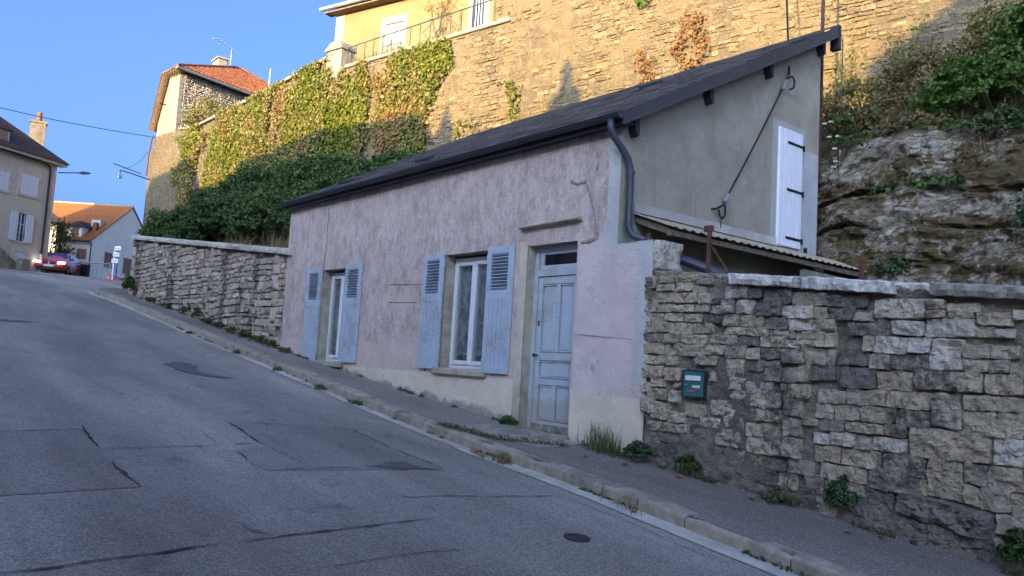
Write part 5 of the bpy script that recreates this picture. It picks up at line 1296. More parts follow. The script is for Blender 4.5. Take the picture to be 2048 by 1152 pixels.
MB().cyl((-35.2, 7.3, 12.9), (-35.1, 7.3, 14.2), .035, 6).build('shaft', M['steel_dull'], mp)
# ------------------------------------------------------------------ corner house at the top left
PL = Vector((-54.01, 2.42, 0)); LM = Matrix.Translation(PL) @ frame((0, 0, 0), (.548, -.837))   # local x: along the front towards us, local y: out of the front
def lb(mb, *a): return mb.box(*a, LM)
ch = thing('corner_house', 'tall cream rendered house with white shutters at the top left corner', 'house', (-54, 2.4, zb(-54)))
LW = [(1.65, 2.2, 6.85, 8.42), (1.12, 2.26, 9.5, 10.66), (4.6, 5.5, 9.5, 10.66), (4.7, 5.5, 6.85, 8.42), (1.55, 2.15, 4.9, 6.25), (7.6, 8.4, 9.5, 10.66), (7.6, 8.4, 6.85, 8.42), (3.05, 3.6, 9.45, 10.5)]
mb = MB(); wall_holes(mb, 0, 12.5, 4.2, 11.65, 0, .2, LW)
mb.quad((0, 0, 4.2), (0, 0, 11.65), (0, -9, 11.65), (0, -9, 4.2)); mb.quad((0, -9, 4.2), (0, -9, 11.65), (12.5, -9, 11.65), (12.5, -9, 4.2)); mb.quad((12.5, 0, 4.2), (12.5, -9, 4.2), (12.5, -9, 11.65), (12.5, 0, 11.65))
mb.v = [tuple(LM @ Vector(v)) for v in mb.v]; mb.build('wall', M['cream_render'], ch)
for k, (a, b_, c_, d_) in enumerate(LW):
    s_ = MB(); w_ = .18
    lb(s_, a-w_, a, -.02, .025, c_-.05, d_+.22); lb(s_, b_, b_+w_, -.02, .025, c_-.05, d_+.22); lb(s_, a, b_, -.02, .025, d_, d_+.22); lb(s_, a-.1, b_+.1, -.02, .06, c_-.12, c_-.05)
    s_.build('window_surround', M['pale_surround'], ch)
    if k in (1, 7, 2, 5):
        m_ = (a+b_)/2; sh = lb(lb(MB(), a, m_-.008, -.03, .02, c_, d_), m_+.008, b_, -.03, .02, c_, d_).build('closed_shutter', M['lilac_shutter'], ch)
    elif k == 4:
        lb(lb(MB(), a, b_, -.05, -.01, c_, d_), a, b_, -.01, .0, d_-.22, d_-.19).build('garage_door', M['lilac_shutter'], ch)
    else:
        pane = lb(MB(), a, b_, -.12, -.10, c_, d_).build('window', M['glass_blue'], ch)
        fr = MB(); m_ = (a+b_)/2; lb(fr, m_-.035, m_+.035, -.10, -.06, c_, d_)
        for z in (c_+.45, c_+.95): lb(fr, a, b_, -.10, -.07, z-.015, z+.015)
        lb(fr, a, a+.05, -.10, -.06, c_, d_); lb(fr, b_-.05, b_, -.10, -.06, c_, d_); fr.build('window_frame', M['white_pvc'], pane)
        for z in (c_+.25, c_+.42): lb(MB(), a, b_, -.02, .0, z-.012, z+.012).build('guard_bar', M['iron_green'], pane)
        hw = (b_-a)*.95; lb(MB(), a-hw+.05, a, .03, .07, c_-.03, d_).build('shutter', M['lilac_shutter'], ch); lb(MB(), b_, b_+hw-.05, .03, .07, c_-.03, d_).build('shutter', M['lilac_shutter'], ch)
lb(MB(), -.4, 12.8, -.2, .38, 11.62, 11.78).build('cornice', M['pale_surround'], ch)
E_ = [(-.5, .5, 11.78), (13, .5, 11.78), (13, -9.5, 11.78), (-.5, -9.5, 11.78), (4.3, -4.5, 15.9), (8.2, -4.5, 15.9)]
rfh = mesh_obj('roof', [LM @ Vector(v) for v in E_], [(0, 1, 5, 4), (3, 0, 4), (1, 2, 5), (2, 3, 4, 5)], M['roof_dark'], ch)
dm = lb(MB(), 3.3, 4.4, -1.9, .02, 11.8, 12.75).build('dormer', M['pale_surround'], ch)
lb(MB(), 3.42, 4.28, .022, .04, 12.0, 12.65).build('dormer_pane', M['glass_blue'], dm)
mesh_obj('dormer_roof', [LM @ Vector(v) for v in ((3.15, .2, 12.75), (4.55, .2, 12.75), (4.55, -2, 12.75), (3.15, -2, 12.75), (3.85, -.3, 13.3), (3.85, -2.2, 13.3))], [(0, 1, 4), (1, 2, 5, 4), (3, 0, 4, 5)], M['roof_dark'], dm)
MB().tube([LM @ Vector(p) for p in ((8, .30, 11.7), (1, .28, 11.52), (.55, .12, 11.4), (.45, .06, 11.0), (.45, .06, 6.3))], .055, 8).build('downpipe', M['cable'], ch)
MB().tube([LM @ Vector(p) for p in ((.45, .06, 6.3), (.45, .06, 5.2))], .07, 8).build('pipe_shoe', M['white_pvc'], ch)
lb(MB(), -.01, .2, -.02, .03, 4.3, 11.6).build('corner_strip', M['pale_surround'], ch)
rm = thing('ramp_wall', 'grey sloping stone parapet before the cream corner house', 'wall', (-52.8, .5, 5))
MB().prism([LM @ Vector(p) for p in ((3.1, 1.0, 4.6), (3.1, 1.0, 5.5), (3.3, 1.0, 5.6), (5.4, 1.0, 7.0), (10, 1.0, 7.0), (10, 1.0, 4.2))], LM.to_3x3() @ Vector((0, .3, 0))).build('parapet', M['mortar'], rm)
MB().box(1.55, 2.15, .15, .6, 4.6, 5.85, LM).build('parapet_end', M['stone'], rm, bevel=.05)
# ------------------------------------------------------------------ house behind it, only a sliver in view
h2 = thing('side_house', 'narrow pale house with dark eaves between the corner house and orange roof', 'house', (-69, 5, 5.8))
FW, RT = Vector((-.774, .633, 0)), Vector((.633, .774, 0))
FW2 = Vector((-.985, .171, 0)); RT2 = Vector((.171, .985, 0))
def fr2(x, y, z): return Vector((-69.5, 5.45, 0)) - RT2*x + FW2*y + Vector((0, 0, z))
def bx2(name, x0, x1, y0, y1, z0, z1, mat, par):
    p = [fr2(x, y, z) for z in (z0, z1) for y in (y0, y1) for x in (x0, x1)]
    return MB().add(p, [(0, 2, 3, 1), (4, 5, 7, 6), (0, 1, 5, 4), (2, 6, 7, 3), (0, 4, 6, 2), (1, 3, 7, 5)]).build(name, mat, par)
bx2('wall', 0, 14, 0, 8, 4.8, 10.5, M['cream_render'], h2)
mesh_obj('roof', [fr2(*p) for p in ((-.55, -.5, 10.2), (14, -.5, 10.2), (14, 4, 13.4), (3, 4, 13.4), (-.3, 8.5, 10.4), (14, 8.5, 10.4))], [(0, 1, 2, 3), (3, 2, 5, 4), (0, 3, 4)], M['roof_dark'], h2)
chm = Vector((-70.9, 2.9, 0))
c2 = bx2('chimney', 1.45, 2.5, 1.0, 1.9, 12.2, 17.8, M['chimney_render'], h2); bx2('chimney_cap', 1.38, 2.57, .92, 1.98, 17.8, 17.95, M['chimney_render'], h2)
bx2('shade_block', 5.5, 10.8, 1, 5, 10, 17.6, M['cream_render'], h2)  # unseen block, added only to cast shade on the orange roof
q = fr2(1.95, 1.45, 17.95); MB().tube([q, q+Vector((0, 0, .75))], [.2, .16], 10).build('chimney_pot', M['tile_red'], h2)
# ------------------------------------------------------------------ far house with the orange roof
fh = thing('gabled_house', 'white gabled house with bright orange tiled roof at the end of the street', 'house', (-78, 10, 6))
PF = Vector((-76.7, 9.4, 0))
def ff(x, y, z): return PF + RT*x + FW*y + Vector((0, 0, z))
def bxf(name, x0, x1, y0, y1, z0, z1, mat, par):
    p = [ff(x, y, z) for z in (z0, z1) for y in (y0, y1) for x in (x0, x1)]
    return MB().add(p, [(0, 2, 3, 1), (4, 5, 7, 6), (0, 1, 5, 4), (2, 6, 7, 3), (0, 4, 6, 2), (1, 3, 7, 5)]).build(name, mat, par)
mesh_obj('wall', [ff(0, 0, 5), ff(0, 13, 5), ff(0, 13, 10.1), ff(0, 6.8, 14.1), ff(0, 0, 10.1), ff(-13, 0, 5), ff(-13, 0, 10.1)], [(0, 1, 2, 3, 4), (5, 0, 4, 6)], M['white_render'], fh)
rfo = mesh_obj('roof', [ff(.12, -.35, 9.92), ff(-13, -.35, 9.92), ff(-13, 6.8, 14.22), ff(.12, 6.8, 14.22), ff(.12, 13.4, 9.95), ff(-13, 13.4, 9.95), ff(.12, -.35, 9.82), ff(.12, 6.8, 14.1)], [(0, 3, 2, 1), (3, 4, 5, 2), (0, 6, 7, 3)], M['tile_orange'], fh)
for k in range(42): MB().tube([ff(.1-k*.3, 6.8, 14.22), ff(-.2-k*.3, 6.8, 14.27)], [.13, .10], 6).build('ridge_tile', M['tile_pale'], rfo)
dm = bxf('dormer', -2.25, -1.05, .3, 3.2, 10.2, 11.2, M['white_render'], fh)
bxf('dormer_window', -1.85, -1.3, .27, .3, 10.35, 11.05, M['brown_shutter'], dm)
mesh_obj('dormer_roof', [ff(*p) for p in ((-2.5, .0, 11.15), (-.85, .0, 11.15), (-.85, 3.6, 11.3), (-2.5, 3.6, 11.3), (-1.65, .9, 11.75), (-1.65, 3.6, 11.85))], [(0, 1, 4), (1, 2, 5, 4), (3, 0, 4, 5)], M['roof_dark'], dm)
bxf('skylight', -1.3, -.5, 2.2, 3.0, 11.5, 12.1, M['pale_surround'], fh)
bxf('chimney', -.75, -.4, 1.4, 1.8, 10.8, 11.75, M['tile_red'], fh)
for (y0, y1, z0, z1) in ((2.5, 3.9, 8.0, 9.35), (6.1, 7.6, 7.75, 9.3)): bxf('shutter', .02, .06, y0, y1, z0, z1, M['brown_shutter'], fh)
bxf('shutter', -1.12, -.3, -.05, -.01, 8.35, 9.2, M['brown_shutter'], fh)
MB().tube([ff(.08, -.1, 9.8), ff(.06, -.08, 6)], .06, 6).build('downpipe', M['pipe'], fh)
MB().tube([ff(-13, -.42, 9.85), ff(.15, -.42, 9.85)], .08, 6).build('gutter', M['pipe'], fh)
# low red canopy, guard railing, direction sign
aw = thing('red_canopy', 'low red awning at the foot of the white gable', 'awning', (-66.5, 8.6, 5.6))
pA = Vector((-66.5, 8.55, 0))
MB().prism([pA+RT*0+Vector((0, 0, 6.5)), pA+RT*1.6+Vector((0, 0, 6.1)), pA+RT*1.6+Vector((0, 0, 5.5)), pA+Vector((0, 0, 5.5))], FW*1.5).build('canopy', M['red_canvas'], aw)
gr = thing('guard_railing', 'pale grey steel guard railing before the white gabled house', 'railing', (-56, 5.3, 5.3))
ga, gb = Vector((-58.2, 4.55, 0)), Vector((-54.6, 6.0, 0)); n_ = 24
zr = lambda k: zb(lerp(ga.x, gb.x, k))-.14
for z in (1.12, .22): MB().tube([ga+Vector((0, 0, zr(0)+z)), gb+Vector((0, 0, zr(1)+z))], .03, 6).build('rail', M['steel_pale'], gr)
for k in range(n_+1):
    c_ = ga.lerp(gb, k/n_)
    MB().cyl(c_+Vector((0, 0, zr(k/n_)+(0 if k % 8 == 0 else .22))), c_+Vector((0, 0, zr(k/n_)+1.12)), .03 if k % 8 == 0 else .012, 5).build('post' if k % 8 == 0 else 'bar', M['steel_pale'], gr)
bxl = thing('louvred_cabinet', 'dark louvred cabinet with pale frame beside the red car', 'cabinet', (-56.6, 4.8, 5.3))
cM = Matrix.Translation((-56.6, 4.75, zb(-56.6)-.14)) @ frame((0, 0, 0), RT)
MB().box(0, .42, 0, .4, 0, .98, cM).build('case', M['cable'], bxl)
for k in range(7): MB().box(.04, .38, -.03, .0, .1+k*.13, .16+k*.13, cM).build('slat', M['zinc_dark'], bxl)
MB().box(-.28, -.02, -.02, .1, 0, 1.15, cM).build('frame', M['steel_pale'], bxl)
MB().box(-.3, 1.3, -.06, .3, 1.08, 1.16, cM).build('top', M['steel_pale'], bxl)
sg = thing('direction_sign', 'blue post with three stacked white direction panels at the street corner', 'sign', (-49.65, 5.1, zb(-49.6)-.14))
sz = zb(-49.6)-.14
for dx in (-.09, .09): p = Vector((-49.65, 5.1, 0))+RT*dx; MB().cyl(p+Vector((0, 0, sz)), p+Vector((0, 0, sz+1.75)), .05, 8).build('post', M['sign_blue'] if dx > 0 else M['white_pvc'], sg)
for k in range(3):
    p = Vector((-49.65, 5.02, 0))+RT*(.05+.05*k)
    m_ = Matrix.Translation(p+Vector((0, 0, sz+1.1+k*.36))) @ frame((0, 0, 0), RT)
    MB().box(-.19, .19, -.03, .03, -.13, .13, m_).build('panel', M['white_pvc'], sg, bevel=.02)
    MB().box(-.13, .13, -.038, -.031, -.03, .03, m_).build('panel_text', M['sign_grey'], sg)
# wall lamps and wires
la = thing('street_lamp', 'street lamp on a long arm from the cream corner house', 'lamp', (-53.6, 2.5, 11.2))
MB().tube([(-53.75, 2.5, 11.2), (-52.2, 2.95, 11.05), (-51.4, 3.2, 10.98)], .035, 6).build('arm', M['cable'], la)
MB().tube([(-51.5, 3.17, 10.98), (-51.1, 3.28, 10.95), (-50.4, 3.48, 10.86)], [.05, .10, .05], 8).build('lantern', M['zinc_dark'], la)
lr = thing('street_lamp', 'bracket lamp with small hanging lantern on the rampart corner', 'lamp', (-51.6, 7.0, 11.3))
MB().tube([(-51.4, 6.95, 11.28), (-51.6, 6.0, 11.5), (-51.75, 5.3, 11.62)], .035, 6).build('arm', M['cable'], lr)
MB().tube([(-51.72, 6.5, 11.62), (-51.8, 4.95, 11.95)], .03, 6).build('cross_bar', M['cable'], lr)
MB().box(-.11, .11, -.11, .11, -.13, .13, Matrix.Translation((-51.72, 5.35, 11.25))).build('lantern', M['steel_dull'], lr, bevel=.03)
MB().cyl((-51.72, 5.35, 11.38), (-51.74, 5.38, 11.62), .02, 5).build('stem', M['cable'], lr)
wr = thing('overhead_wire', 'thin overhead wire strung from the left roof to the rampart corner', 'wire', (-53, 3, 14.2))
a_, b_ = Vector((-48.4, -9.5, 13.9)), Vector((-51.6, 7.1, 13.95))
MB().tube([a_.lerp(b_, k/14)-Vector((0, 0, .5*math.sin(PI*k/14)))+Vector((0, 0, .0)) for k in range(15)], .022, 5).build('conductor', M['cable'], wr)
wr2 = thing('overhead_wire', 'short slack wire falling from the rampart corner to the bracket lamp', 'wire', (-51.5, 7, 13.5))
a_, b_ = Vector((-51.55, 6.9, 13.3)), Vector((-51.76, 5.5, 11.75))
MB().tube([a_.lerp(b_, k/8)-Vector((0, 0, .35*math.sin(PI*k/8))) for k in range(9)], .014, 4).build('conductor', M['cable'], wr2)
MB().tube([(-51.45, 6.88, 14.0), (-51.4, 6.8, 13.6), (-51.5, 6.75, 12.6), (-51.45, 6.72, 11.5)], .05, 6).build('conduit', M['rust'], rp_)

# ------------------------------------------------------------------ red hatchback
def build_car(loc, heading):
    car = thing('car', 'red hatchback with lit headlamps coming down the street', 'car', loc)
    fw = Vector((heading[0], heading[1], 0)).normalized(); CM = Matrix.Translation(loc) @ frame((0, 0, 0), fw)   # local +x = forward
    # stations along the length: x, half width at sill / belt, z sill, z belt (bonnet), roof half width, roof z
    ST = [(-2.02, .72, .74, .34, .74, .60, .95), (-1.90, .80, .82, .26, .92, .60, 1.16), (-1.55, .86, .87, .24, .98, .62, 1.36), (-1.0, .87, .885, .22, .97, .64, 1.42), (-.3, .87, .89, .21, .95, .64, 1.44), (.25, .87, .89, .21, .94, .62, 1.40), (.62, .87, .885, .21, .94, .60, 1.24), (1.02, .87, .88, .22, .94, .62, .99), (1.5, .86, .865, .24, .86, .55, .88), (1.85, .82, .83, .26, .72, .5, .76), (2.03, .68, .70, .30, .58, .4, .60)]
    vs, fs = [], []; ring = 13
    for (x, ws, wb, zs, zbelt, wr_, zr_) in ST:
        half = [(0, zs-.02), (ws*.8, zs-.02), (ws, zs+.06), (wb+.01, (zs+zbelt)*.5), (wb, zbelt), (lerp(wb, wr_, .55), lerp(zbelt, zr_, .55)), (wr_, zr_-.03), (wr_*.55, zr_+.005)]
        pts = half+[(0, zr_+.01)]+[(-a, b) for a, b in half[1:]][::-1]
        ring = len(pts); vs += [CM @ Vector((x, a, b)) for a, b in pts]
    for i in range(len(ST)-1):
        for k in range(ring): fs.append((i*ring+k, i*ring+(k+1) % ring, (i+1)*ring+(k+1) % ring, (i+1)*ring+k))
    fs.append(tuple(range(ring))); fs.append(tuple((len(ST)-1)*ring+k for k in range(ring))[::-1])
    glass = []; body = []
    for f in fs:
        body.append(f)
    o = mesh_obj('body', vs, body, M['car_red'], car, True)
    bm = bmesh.new(); bm.from_mesh(o.data); bmesh.ops.recalc_face_normals(bm, faces=bm.faces); bm.to_mesh(o.data); bm.free()
    sub = o.modifiers.new('s', 'SUBSURF'); sub.levels = 2; sub.render_levels = 2
    def cb(name, x0, x1, y0, y1, z0, z1, mat, bev=.01): return MB().box(x0, x1, y0, y1, z0, z1, CM).build(name, mat, car, bevel=bev)
    def cq(name, pts, mat, th=.012):
        n_ = (Vector(pts[1])-Vector(pts[0])).cross(Vector(pts[2])-Vector(pts[0])).normalized()*th
        return MB().prism([CM @ Vector(p) for p in pts], CM.to_3x3() @ n_).build(name, mat, car)
    cq('windscreen', [(1.02, -.70, .965), (1.02, .70, .965), (.40, .56, 1.355), (.40, -.56, 1.355)], M['car_glass'], .02)
    for s_ in (1, -1):
        cq('side_window', [(.85, s_*.845, .985), (-.35, s_*.865, .99), (-.35, s_*.70, 1.36), (.25, s_*.69, 1.35)][::s_], M['car_glass'], -.02 if s_ > 0 else -.02)
        cq('side_window', [(-.42, s_*.865, .99), (-1.45, s_*.85, 1.02), (-1.3, s_*.70, 1.30), (-.42, s_*.70, 1.36)][::s_], M['car_glass'], -.02)
        mi = MB().box(.62, .80, s_*.90-.09, s_*.90+.09, .93, 1.07, CM).build('mirror', M['car_red'], car, bevel=.04)
        hl = MB().add([CM @ Vector(p) for p in ((1.93, s_*.42, .70), (1.80, s_*.80, .74), (1.86, s_*.80, .60), (2.03, s_*.45, .60), (1.72, s_*.80, .73), (1.74, s_*.80, .61))], [(0, 1, 2, 3), (1, 4, 5, 2)]).build('headlight', M['headlamp'], car)
        hl.scale = (1, 1, 1)
        cb('headlamp_lens', 1.90, 2.0, s_*.68-.11, s_*.68+.11, .62, .70, M['headlamp'], .03)
        for x in (1.28, -1.27):
            c0 = CM @ Vector((x, s_*.73, .31)); c1 = CM @ Vector((x, s_*.885, .31))
            wh = MB().tube([c0, c0.lerp(c1, .15), c0.lerp(c1, .85), c1], [.28, .31, .31, .28], 22).build('wheel', M['tyre'], car)
            r1 = c0.lerp(c1, 1.03); MB().tube([c0.lerp(c1, .98), r1], .195, 18).build('rim', M['steel'], wh)
            for k in range(5):
                a = 2*PI*k/5; m_ = CM @ Matrix.Translation((x, s_*.90, .31)) @ Matrix.Rotation(a, 4, 'Y')
                MB().box(.05, .19, -.006, .006, -.03, .03, m_).build('spoke_gap', M['tyre'], wh)
    cb('grille', 1.99, 2.045, -.34, .34, .56, .68, M['cable'], .02); cb('lower_grille', 1.98, 2.06, -.62, .62, .24, .37, M['cable'], .02)
    cb('bumper', 1.94, 2.07, -.66, .66, .38, .50, M['car_red'], .03)
    cb('number_plate', 2.07, 2.08, -.26, .26, .40, .50, M['plate'], 0); cb('emblem_plate', 2.045, 2.05, -.06, .06, .57, .67, M['cable'], 0)
    MB().prism([CM @ Vector(p) for p in ((2.052, 0, .555), (2.052, .055, .625), (2.052, 0, .695), (2.052, -.055, .625))], CM.to_3x3() @ Vector((.012, 0, 0))).build('emblem', M['steel'], car)
    cb('sill', -1.0, .95, -.90, .90, .20, .27, M['cable'], .01)
    for s_ in (1, -1): cb('door_handle', -.2, -.02, s_*.90-.012, s_*.90+.012, .84, .87, M['car_red'], .004)
    return car
CARL = Vector((-55.0, 3.2, zb(-55.0)-.125))
toc = Vector((55.0, -9.8, 0)).normalized(); rt2 = Vector((-toc.y, toc.x, 0))
build_car(CARL, toc*math.cos(rad(13)) - rt2*math.sin(rad(13)))

# ------------------------------------------------------------------ pedestrian beyond the wall end
def build_person(loc, face):
    p = thing('person', 'person in a light blue shirt walking beyond the garden wall end', 'person', loc)
    PM = Matrix.Translation(loc) @ frame((0, 0, 0), face)       # local x forward
    J = {'pelvis': (0, 0, .92), 'belly': (0, 0, 1.08), 'chest': (.01, 0, 1.30), 'neck': (.01, 0, 1.47), 'head0': (.03, 0, 1.56), 'head1': (.035, 0, 1.66), 'head2': (.02, 0, 1.74)}
    E = [('pelvis', 'belly'), ('belly', 'chest'), ('chest', 'neck'), ('neck', 'head0'), ('head0', 'head1'), ('head1', 'head2')]
    Rr = {'pelvis': .14, 'belly': .135, 'chest': .155, 'neck': .06, 'head0': .075, 'head1': .095, 'head2': .08}
    for s_, n_ in ((1, 'l'), (-1, 'r')):
        J.update({n_+'sh': (0, s_*.17, 1.40), n_+'el': (-.06*s_-.02, s_*.24, 1.13), n_+'wr': (.10*s_+.05, s_*.24, .90), n_+'ha': (.13*s_+.06, s_*.235, .82), n_+'hip': (0, s_*.09, .88), n_+'kn': (.14*s_+.02, s_*.10, .49), n_+'an': (.20*s_-.03, s_*.10, .09), n_+'to': (.20*s_+.12, s_*.11, .04)})
        E += [('chest', n_+'sh'), (n_+'sh', n_+'el'), (n_+'el', n_+'wr'), (n_+'wr', n_+'ha'), ('pelvis', n_+'hip'), (n_+'hip', n_+'kn'), (n_+'kn', n_+'an'), (n_+'an', n_+'to')]
        Rr.update({n_+'sh': .065, n_+'el': .045, n_+'wr': .032, n_+'ha': .035, n_+'hip': .095, n_+'kn': .062, n_+'an': .042, n_+'to': .038})
    ks = list(J); me = bpy.data.meshes.new('body'); me.from_pydata([PM @ Vector(J[k]) for k in ks], [(ks.index(a), ks.index(b)) for a, b in E], [])
    o = bpy.data.objects.new('body', me); COL.objects.link(o); wparent(o, p)
    sk = o.modifiers.new('skin', 'SKIN'); sk.use_smooth_shade = True
    for k, v in zip(ks, me.skin_vertices[0].data if len(me.skin_vertices) else []): v.radius = (Rr[k], Rr[k])
    if not len(me.skin_vertices):
        bm = bmesh.new(); bm.from_mesh(me); ly = bm.verts.layers.skin.verify()
        for k, v in zip(ks, bm.verts): v[ly].radius = (Rr[k], Rr[k]); v[ly].use_root = (k == 'pelvis')
        bm.to_mesh(me); bm.free()
    sb = o.modifiers.new('sub', 'SUBSURF'); sb.levels = 2; sb.render_levels = 2
    t = NT('person_clothes'); z = t.math('SUBTRACT', t.xyz()[2], loc[2])
    c = t.mix(t.ss(z, .92, .93), (.05, .06, .09), (.30, .42, .58)); c = t.mix(t.ss(z, 1.47, 1.48), c, (.45, .28, .20))
    me.materials.append(t.done(c, .9))
    hv = []; hb = MB()
    for k in range(6):
        a = PI*.5*k/5
        hb.tube([PM @ Vector((-.03+.02, 0, 1.68+.10*math.sin(a))), PM @ Vector((.0, 0, 1.685+.10*math.sin(a)))], max(.02, .105*math.cos(a)), 12)
    hb.build('hair', M['hair_dark'], p, True)
    return p
build_person((-75.0, 11.87, zb(-75.0)-.14), (-1, .2, 0))
# ------------------------------------------------------------------ houses across the street (behind the viewer); their roofs shade the lower slope
def row_house(x0, x1, ridge, label, col, hipl=0., hipr=0., yf=-19.3, yb=-24.7):
    g0 = zb((x0+x1)/2)-.6; ez = ridge-2.3; ym = (yf+yb)/2
    h = thing('row_house', label, 'house', ((x0+x1)/2, ym, zb((x0+x1)/2)), 'houses across the street')
    nW = max(1, int((x1-x0)/2.6)); holes = []; zb0 = max(zb(x0), zb(x1))
    for fl_ in range(3):
        for k in range(nW):
            cx_ = lerp(x0, x1, (k+.5)/nW); z0 = zb0+(.9 if fl_ else .9)+fl_*2.9
            if z0+1.6 < ez-.3: holes.append((cx_-.5, cx_+.5, z0, z0+1.55))
    mb = MB(); wall_holes(mb, x0, x1, g0, ez, 0, .2, holes)
    mb.v = [(v[0], yf, v[2]) for v in mb.v]
    mb.f = [f[::-1] for f in mb.f]
    mb.quad((x0, yb, g0), (x1, yb, g0), (x1, yb, ez), (x0, yb, ez))
    for xx, hp in ((x0, hipl), (x1, hipr)):
        mb.add([(xx, yf, g0), (xx, yb, g0), (xx, yb, ez)]+([(xx, ym, ridge-.05)] if not hp else [])+[(xx, yf, ez)], [tuple(range(4 if hp else 5))])
    mb.build('wall', col, h)
    for (a, b_, c_, d_) in holes:
        wn_ = MB().box(a, b_, yf-.16, yf-.12, c_, d_).build('window', M['glass_blue'], h)
        MB().box((a+b_)/2-.03, (a+b_)/2+.03, yf-.12, yf-.08, c_, d_).box(a, a+.06, yf-.12, yf-.08, c_, d_).box(b_-.06, b_, yf-.12, yf-.08, c_, d_).build('window_frame', M['white_pvc'], wn_)
        for s_ in (-1, 1):
            e = a-.5 if s_ < 0 else b_; MB().box(e, e+.5, yf+.01, yf+.05, c_, d_).build('shutter', M['lilac_shutter'], h)
    rf = mesh_obj('roof', [(x0, yf+.4, ez-.2), (x1, yf+.4, ez-.2), (x1-hipr, ym, ridge), (x0+hipl, ym, ridge), (x0, yb-.4, ez-.2), (x1, yb-.4, ez-.2)], [(0, 1, 2, 3), (3, 2, 5, 4), (0, 3, 4), (1, 5, 2)], M['tile_brown'], h)
    return h, rf
DX, DZ, YR = 4.665, 1.606, -22.
h, _ = row_house(4.7+DX, 17+DX, 15.8+DZ, 'tall house downhill across the street', M['cream_render'], hipl=3.0)
h, rf = row_house(-11.6+DX, 4.7+DX, 11.75+DZ, 'low house across the street with two chimneys', M['pale_surround'])
def oc(*p): return tuple((x+DX, y+13+YR, z+DZ) for x, y, z in p)
MB().box(-6.28+DX, -5.36+DX, YR-.35, YR+.35, 11.0+DZ, 13.25+DZ).build('chimney', M['chimney_render'], rf)
MB().prism(oc((-6.28, -13.3, 13.25), (-5.36, -13.3, 13.25), (-5.4, -13.3, 13.5), (-5.62, -13.3, 13.62), (-5.98, -13.3, 13.6), (-6.2, -13.3, 13.42)), (0, .6, 0)).build('chimney_cap', M['chimney_render'], rf)
MB().tube(oc((-5.8, -13, 13.55), (-5.78, -13, 14.0), (-5.78, -13, 14.4)), [.24, .18, .15], 10).build('chimney_pot', M['tile_red'], rf)
MB().cyl(*oc((-4.6, -13, 11.6), (-4.6, -13, 13.7)), .04, 6).build('aerial', M['steel_dull'], rf)
MB().box(-11.42+DX, -10.72+DX, YR-.3, YR+.3, 11.0+DZ, 12.9+DZ).build('chimney', M['chimney_render'], rf)
MB().tube(oc((-11.07, -13, 12.85), (-11.05, -13, 13.15), (-11.03, -13, 13.6)), [.34, .24, .06], 10).build('chimney_pot', M['tile_red'], rf)
row_house(-26.05+DX, -12.3+DX, 13.5+DZ, 'middle house across the street uphill of the low one', M['cream_render'])
row_house(-33.2+DX, -26.1+DX, 12.85+DZ, 'narrow house across the street with lower ridge', M['white_render'])
row_house(-50+DX, -33.25+DX, 14.9+DZ, 'tall house across the street near the top', M['cream_render'])
# ------------------------------------------------------------------ plants
def leaf_cloud(name, P, Nn, size, mat, parent=None, aspect=.75, jit=.7):
    """P: leaf bases, Nn: mean facing; every leaf is a folded kite of two faces"""
    P = np.asarray(P, float); n = len(P); Nn = np.asarray(Nn, float) + rng.normal(0, jit, (n, 3))
    Nn /= np.linalg.norm(Nn, axis=1)[:, None]+1e-9
    T = rng.normal(0, 1, (n, 3)); T[:, 2] -= .5; T -= (T*Nn).sum(1)[:, None]*Nn; T /= np.linalg.norm(T, axis=1)[:, None]+1e-9
    B = np.cross(Nn, T); s = (size*rng.uniform(.45, 1.3, n)**1.0*np.where(rng.random(n) < .12, 1.5, 1.0))[:, None]
    V = np.empty((n, 4, 3)); V[:, 0] = P; V[:, 2] = P+T*s
    V[:, 1] = P+T*s*.42+B*s*aspect*.5+Nn*s*.14; V[:, 3] = P+T*s*.42-B*s*aspect*.5+Nn*s*.14
    me = bpy.data.meshes.new(name); me.vertices.add(n*4); me.vertices.foreach_set('co', V.ravel())
    idx = (np.arange(n)*4)[:, None]+np.array([0, 1, 2, 0, 2, 3])[None]
    me.loops.add(n*6); me.loops.foreach_set('vertex_index', idx.ravel()); me.polygons.add(n*2)
    me.polygons.foreach_set('loop_start', np.arange(n*2)*3); me.polygons.foreach_set('loop_total', np.full(n*2, 3))
    me.update(calc_edges=True); me.materials.append(mat)
    o = bpy.data.objects.new(name, me); COL.objects.link(o); wparent(o, parent); return o
def shrub_pts(c, r, clumps, per, cr, flat=0.):
    d = rng.normal(0, 1, (clumps, 3)); d[:, 2] = np.abs(d[:, 2])*.9-.25; d /= np.linalg.norm(d, axis=1)[:, None]
    lump = np.array([1+.28*noise.noise((q[0]*2.1+c[0], q[1]*2.1, q[2]*2.1+c[2])) for q in d])
    cc = np.array(c)+d*np.array(r)*(lump*rng.uniform(.55, 1.05, clumps)**.6)[:, None]
    rr = cr*rng.uniform(.6, 1.4, clumps)
    k = np.repeat(np.arange(clumps), per); e = rng.normal(0, 1, (len(k), 3)); e /= np.linalg.norm(e, axis=1)[:, None]
    e[:, 2] = np.abs(e[:, 2])*.8-.15
    P = cc[k]+e*rr[k][:, None]*rng.uniform(.5, 1.05, len(k))[:, None]
    return P, e*1.0+d[k]*.4+np.array([0, 0, .35])
